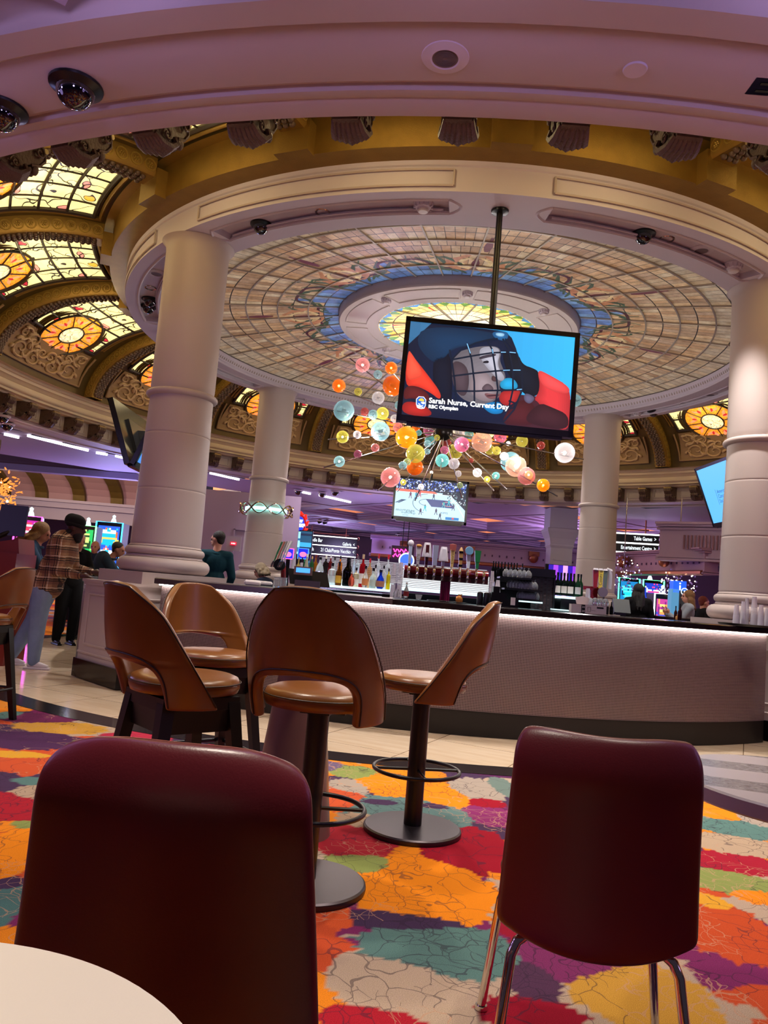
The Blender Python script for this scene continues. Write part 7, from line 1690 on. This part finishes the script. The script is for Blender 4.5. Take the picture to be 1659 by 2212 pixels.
def strands(mb, h, n, a0, a1, L, rr, seed, wav=.015, back=.06, top=.06, out=.09):
    rs = random.Random(seed)
    for k in range(n):
        a = a0+(a1-a0)*k/(n-1); x, y = out*cos(a), out*sin(a); ph = rs.random()*6; le = L*rs.uniform(.85, 1.1)
        mb.tube([h(x*(.5+.6*min(1, f*2))+wav*sin(f*9+ph), y*(.5+.6*min(1, f*2))-back*f+wav*cos(f*8+ph), top-le*f*f*.3-le*f*.7) for f in np.linspace(0, 1, 9)], [rr*(1-.4*f) for f in np.linspace(0, 1, 9)], 6)
def long_hair(c, L=.32, wav=.012, seed=1, rr=.024, cap=True, back=.06):
    def fn(r, h, RX, hd):
        m = MB(); m.ball(h(0, -.028, .035), .108, 16, 12, sc=(.86, .98, .94), rot=RX); strands(m, h, 16, rad(165), rad(375), L, rr, seed, wav, back=back); strands(m, h, 12, rad(180), rad(360), L*.95, rr, seed+1, wav, back=back*.8, out=.06); remesh(m, 'hair', c, r, .011, 1)
    return fn
def short_hair(c):
    def fn(r, h, RX, hd): m = MB(); m.ball(h(0, -.028, .045), .103, 16, 12, sc=(.82, .94, .84), rot=RX); m.ball(h(0, -.06, .0), .075, 12, 8, sc=(.98, .6, 1), rot=RX); remesh(m, 'hair', c, r, .011, 2)
    return fn
def beanie_dreads(r, h, RX, hd):
    m = MB(); m.ball(h(0, -.025, .065), .112, 18, 12, sc=(.88, 1.05, .78), rot=RX); m.ball(h(0, -.07, .075), .08, 12, 8, rot=RX); remesh(m, 'beanie', mat('black_knit', '0A0A0C', .95, bump=.6, bscale=200), r, .011)
    m = MB(); m.tube([h(.088*cos(a), -.015+.105*sin(a), .032-.012*sin(a)) for a in np.linspace(0, 2*pi, 25)[:-1]], .02, 8, closed=True); m.build('beanie_cuff', mat('black_knit', '0A0A0C'), r)
    m = MB(); strands(m, h, 13, rad(185), rad(355), .34, .012, 5, .006, back=.16, top=.0, out=.08); m.build('dreadlocks', hm('black', '120C0A'), r)
jeans = fabric('light_denim', '7C8EA8', .25); denim = fabric('blue_denim', '2E4560'); blk = fabric('black_cloth', '0A090B'); navy = fabric('navy_cloth', '10182A'); teal = fabric('teal_shirt', '123A46'); olive = fabric('olive_cloth', '4A3E1C'); greyd = fabric('grey_denim', '8A9098')
whiteshoe = mat('white_canvas', 'D0C6C4', .6)
person('bearded person in black beanie, tan plaid shirt and light jeans, leaning on the bar', (-3.80, 8.64, 0), 86,
       dict(pelvis=(0, .10, .94), waist=(0, .15, 1.08), chest=(0, .22, 1.29), neck=(0, .28, 1.45), head=(0, .345, 1.585), shR=(.185, .24, 1.40), shL=(-.185, .24, 1.40), elR=(.22, .26, 1.10), elL=(-.20, .30, 1.12), wrR=(.15, .50, 1.05), wrL=(-.10, .55, 1.10), hdR=(0, 1, 0), hdL=(0, 1, 0),
            hipR=(.10, .09, .90), hipL=(-.10, .09, .90), knR=(.11, .09, .50), knL=(-.11, -.04, .50), anR=(.12, .10, .085), anL=(-.11, -.24, .085), hdir=(.0, 1, -.12)), 'dark', plaid(), jeans, .011, 1.28, beanie_dreads, whiteshoe, beard=hm('black', '120C0A'))
person('person with long curly highlighted hair and denim jacket, behind the plaid shirt', (-4.38, 9.25, 0), 70,
       dict(pelvis=(0, .0, .92), chest=(0, .16, 1.24), neck=(0, .22, 1.38), head=(0, .26, 1.52), shR=(.16, .16, 1.33), shL=(-.16, .16, 1.33), elR=(.2, .3, 1.1), wrR=(.12, .5, 1.08), elL=(-.2, .3, 1.1), wrL=(-.12, .5, 1.08), hdir=(.2, 1, -.3)), 'mid', denim, blk, .014, .98,
       long_hair(hm('curly', '8A6840'), .55, .035, 3, .024, back=.22), blackp)
person('older person with short white hair in black, facing the camera beyond the plaid shirt', (-4.50, 11.3, 0), 140, dict(chest=(0, .10, 1.22), waist=(0, .04, 1.05), neck=(0, .15, 1.38), head=(0, .19, 1.51), shR=(.15, .10, 1.32), shL=(-.15, .10, 1.32), elR=(.2, .2, 1.1), wrR=(.15, .4, 1.1), elL=(-.2, .2, 1.1), wrL=(-.1, .42, 1.1), hdir=(-.1, 1, -.1)), 'light', blk, blk, .014, 1.0, short_hair(hm('white', 'C8BEB4')), blackp)
person('person with long dark hair in an olive top, seen from behind', (-5.1, 12.9, 0), -20, dict(hdir=(0, 1, 0)), 'mid', olive, blk, .016, .95, long_hair(hm('dark', '1C120C'), .34, .008, 4), None, height=.90)
person('balding person in a dark top looking toward the camera', (-5.35, 14.4, 0), 175, dict(), 'mid', navy, blk, .016, 1.0, lambda r, h, RX, hd: (lambda m: (m.ball(h(0, -.05, -.01), .09, 12, 8, sc=(.95, .75, .9), rot=RX), remesh(m, 'hair', hm('dark', '1C120C'), r, .012)))(MB()), None, height=.93)
person('person in a blue grey jacket leaning right behind the front left column base', (-4.72, 12.3, 0), 75, dict(waist=(0, .12, 1.04), chest=(0, .28, 1.20), neck=(0, .42, 1.34), head=(0, .50, 1.46), shR=(.17, .34, 1.29), shL=(-.17, .34, 1.29), elR=(.2, .5, 1.08), wrR=(.12, .7, 1.10), elL=(-.2, .5, 1.08), wrL=(-.1, .7, 1.10), hdir=(.2, 1, -.2)), 'mid', fabric('slate_cloth', '2A3A48'), blk, .014, 1.1, short_hair(hm('dark', '1C120C')), blackp)
person('person with short dark hair and teal shirt, seen from behind inside the bar', (-2.33, 10.9, 0), -15, dict(hdir=(-.75, .65, -.08), elR=(.25, .0, 1.14), wrR=(.22, .12, .97)), 'light', teal, blk, .013, .98, short_hair(hm('dark', '1C120C')), blackp, height=1.03)
person('person with wavy grey blond hair in a navy top, looking down behind the bar', (-1.80, 12.6, 0), -70, dict(pelvis=(0, -.02, .72), waist=(0, 0, .85), chest=(0, .06, 1.02), neck=(0, .12, 1.17), head=(0, .17, 1.31), shR=(.16, .06, 1.13), shL=(-.16, .06, 1.13), elR=(.2, .1, .9), wrR=(.1, .3, 1.0), elL=(-.2, .1, .9), wrL=(-.1, .3, 1.0), hipR=(.09, 0, .7), hipL=(-.09, 0, .7), knR=(.1, .38, .70), knL=(-.1, .38, .70), hdir=(0, 1, -.45)), 'light', navy, blk, .014, .95, long_hair(hm('greyblond', '8A7A60'), .17, .02, 6, .028), None, upper_only=True)
st = thing('high_stool', 'dark high stool under the grey blond person', 'stool', (-1.80, 12.6, 0)); m = MB(); m.lathe([(0, .56), (.2, .56), (.2, .6), (0, .6)], (-1.8, 12.6, 0), 20); m.build('seat', blackw, st)
for k in range(4): a = pi/4+k*pi/2; m = MB(); m.tube([(-1.8+.13*cos(a), 12.6+.13*sin(a), .57), (-1.8+.2*cos(a), 12.6+.2*sin(a), 0)], .018, 6); m.build('leg', blackw, st)
person('bartender dressed in black with long black hair, seen from behind', (4.56, 13.45, 0), 0, dict(), 'mid', blk, blk, .014, 1.12, long_hair(hm('black', '120C0A'), .38, .006, 7, .026), blackp, height=.925)
person('blond person in a grey denim jacket with raised hands, laughing toward the left', (5.75, 14.2, 0), -80, dict(elL=(-.16, .20, 1.12), wrL=(-.08, .36, 1.27), elR=(.2, .16, 1.12), wrR=(.1, .38, 1.27), hdL=(0, .3, 1), hdR=(0, .3, 1), hdir=(0, 1, .05)), 'light', greyd, blk, .014, .95, long_hair(hm('blond', '7A5530'), .28, .006, 8, .017), blackp, height=.915)
person('person with short red hair in profile facing right, beside the blond one', (6.32, 14.9, 0), 80, dict(hdir=(0, 1, -.05)), 'light', blk, blk, .015, .95, short_hair(hm('red', '6A2418')), blackp, height=.87)
# ---------------------------------------------------------------- light
def area(name, loc, size, energy, col, rot=(0, 0, 0), spread=None, shape='DISK', sy=None):
    l = bpy.data.lights.new(name, 'AREA'); l.shape = shape; l.size = size; l.energy = energy; l.color = col
    if sy: l.size_y = sy
    if spread: l.spread = rad(spread)
    o = bpy.data.objects.new(name, l); COL.objects.link(o); o.location = loc; o.rotation_euler = rot; return o
def spot(name, loc, energy, col, ang=70, blend=.6, size=.06, rot=(0, 0, 0)):
    l = bpy.data.lights.new(name, 'SPOT'); l.energy = energy; l.color = col; l.spot_size = rad(ang); l.spot_blend = blend; l.shadow_soft_size = size
    o = bpy.data.objects.new(name, l); COL.objects.link(o); o.location = loc; o.rotation_euler = rot; return o
def point(name, loc, energy, col, size=.1):
    l = bpy.data.lights.new(name, 'POINT'); l.energy = energy; l.color = col; l.shadow_soft_size = size
    o = bpy.data.objects.new(name, l); COL.objects.link(o); o.location = loc; return o
warm = (1, .88, .74)
for (x, y, e, q) in ((-2.6, 4.7, 230, 90), (-1.0, 3.7, 230, 80), (.9, 3.4, 260, 80), (.8, 5.0, 260, 95), (2.6, 3.8, 230, 85), (-3.2, 3.0, 150, 75), (-4.4, 5.9, 240, 95), (3.6, 5.2, 220, 95), (-.38, 1.2, 400, 54), (1.1, 1.6, 130, 60)):
    spot('ceiling_spot', (x, y, 3.62), e*.85, warm, q, .9, .07)
for a in (-130, -106, -82, -58, 170, 190, 10, 60, 120):
    p = polar(4.56, a+A0, 4.88); spot('canopy_downlight', p, 430, (1, .94, .93), 85, .8, .06)
for k in range(16):
    point('vault_fill', polar(6.0, 22.5*(k+.5)+A0, 4.95), 18, (1, .80, .42), .12)  # added fill points hanging in mid-air, brighten the vault gilding
for k in range(10):
    p = polar(9.3, -135+10*k, 3.45); point('ring_fill', p, 13, (.56, .42, 1), .1)  # added violet fill points, tint the ring mouldings lilac
for k in range(6): point('chandelier_glow', (CX+1.3*cos(k*pi/3+.3), CY+1.3*sin(k*pi/3+.3), 3.35), 32, (1, .93, .9), .1)
point('far_vault_fill', (-12, 24, 3.6), 500, (1, .78, .5), .4); point('far_vault_fill', (-8.0, 24, 3.6), 400, (1, .78, .5), .4)  # added fill points, brighten the dark barrel vault interior
# purple / blue hall light
for (x, y, z, e, c) in ((-7, 20, 2.4, 240, (.42, .42, 1)), (6, 25, 2.4, 300, (.72, .45, 1)), (0, 21, 2.4, 170, (.62, .5, 1)), (-12, 14, 2.4, 200, (.4, .42, 1)), (13, 15, 2.4, 220, (.8, .5, .9)), (11, 30, 2.4, 240, (.7, .45, 1)), (-2, 31, 2.4, 240, (.6, .5, 1)), (-5.5, 3.0, 2.4, 60, (.55, .4, 1)), (4.5, 1.5, 2.4, 50, (.6, .4, 1))):
    point('hall_glow', (x, y, z), e, c, .8)
w = bpy.data.worlds.new('world'); SC.world = w; w.use_nodes = True
w.node_tree.nodes['Background'].inputs[0].default_value = (.55, .42, .62, 1); w.node_tree.nodes['Background'].inputs[1].default_value = .06
SC.view_settings.view_transform = 'Standard'; SC.view_settings.look = 'None'; SC.view_settings.exposure = 0.08; SC.view_settings.gamma = 1
try: SC.view_settings.use_curve_mapping = False
except Exception: pass
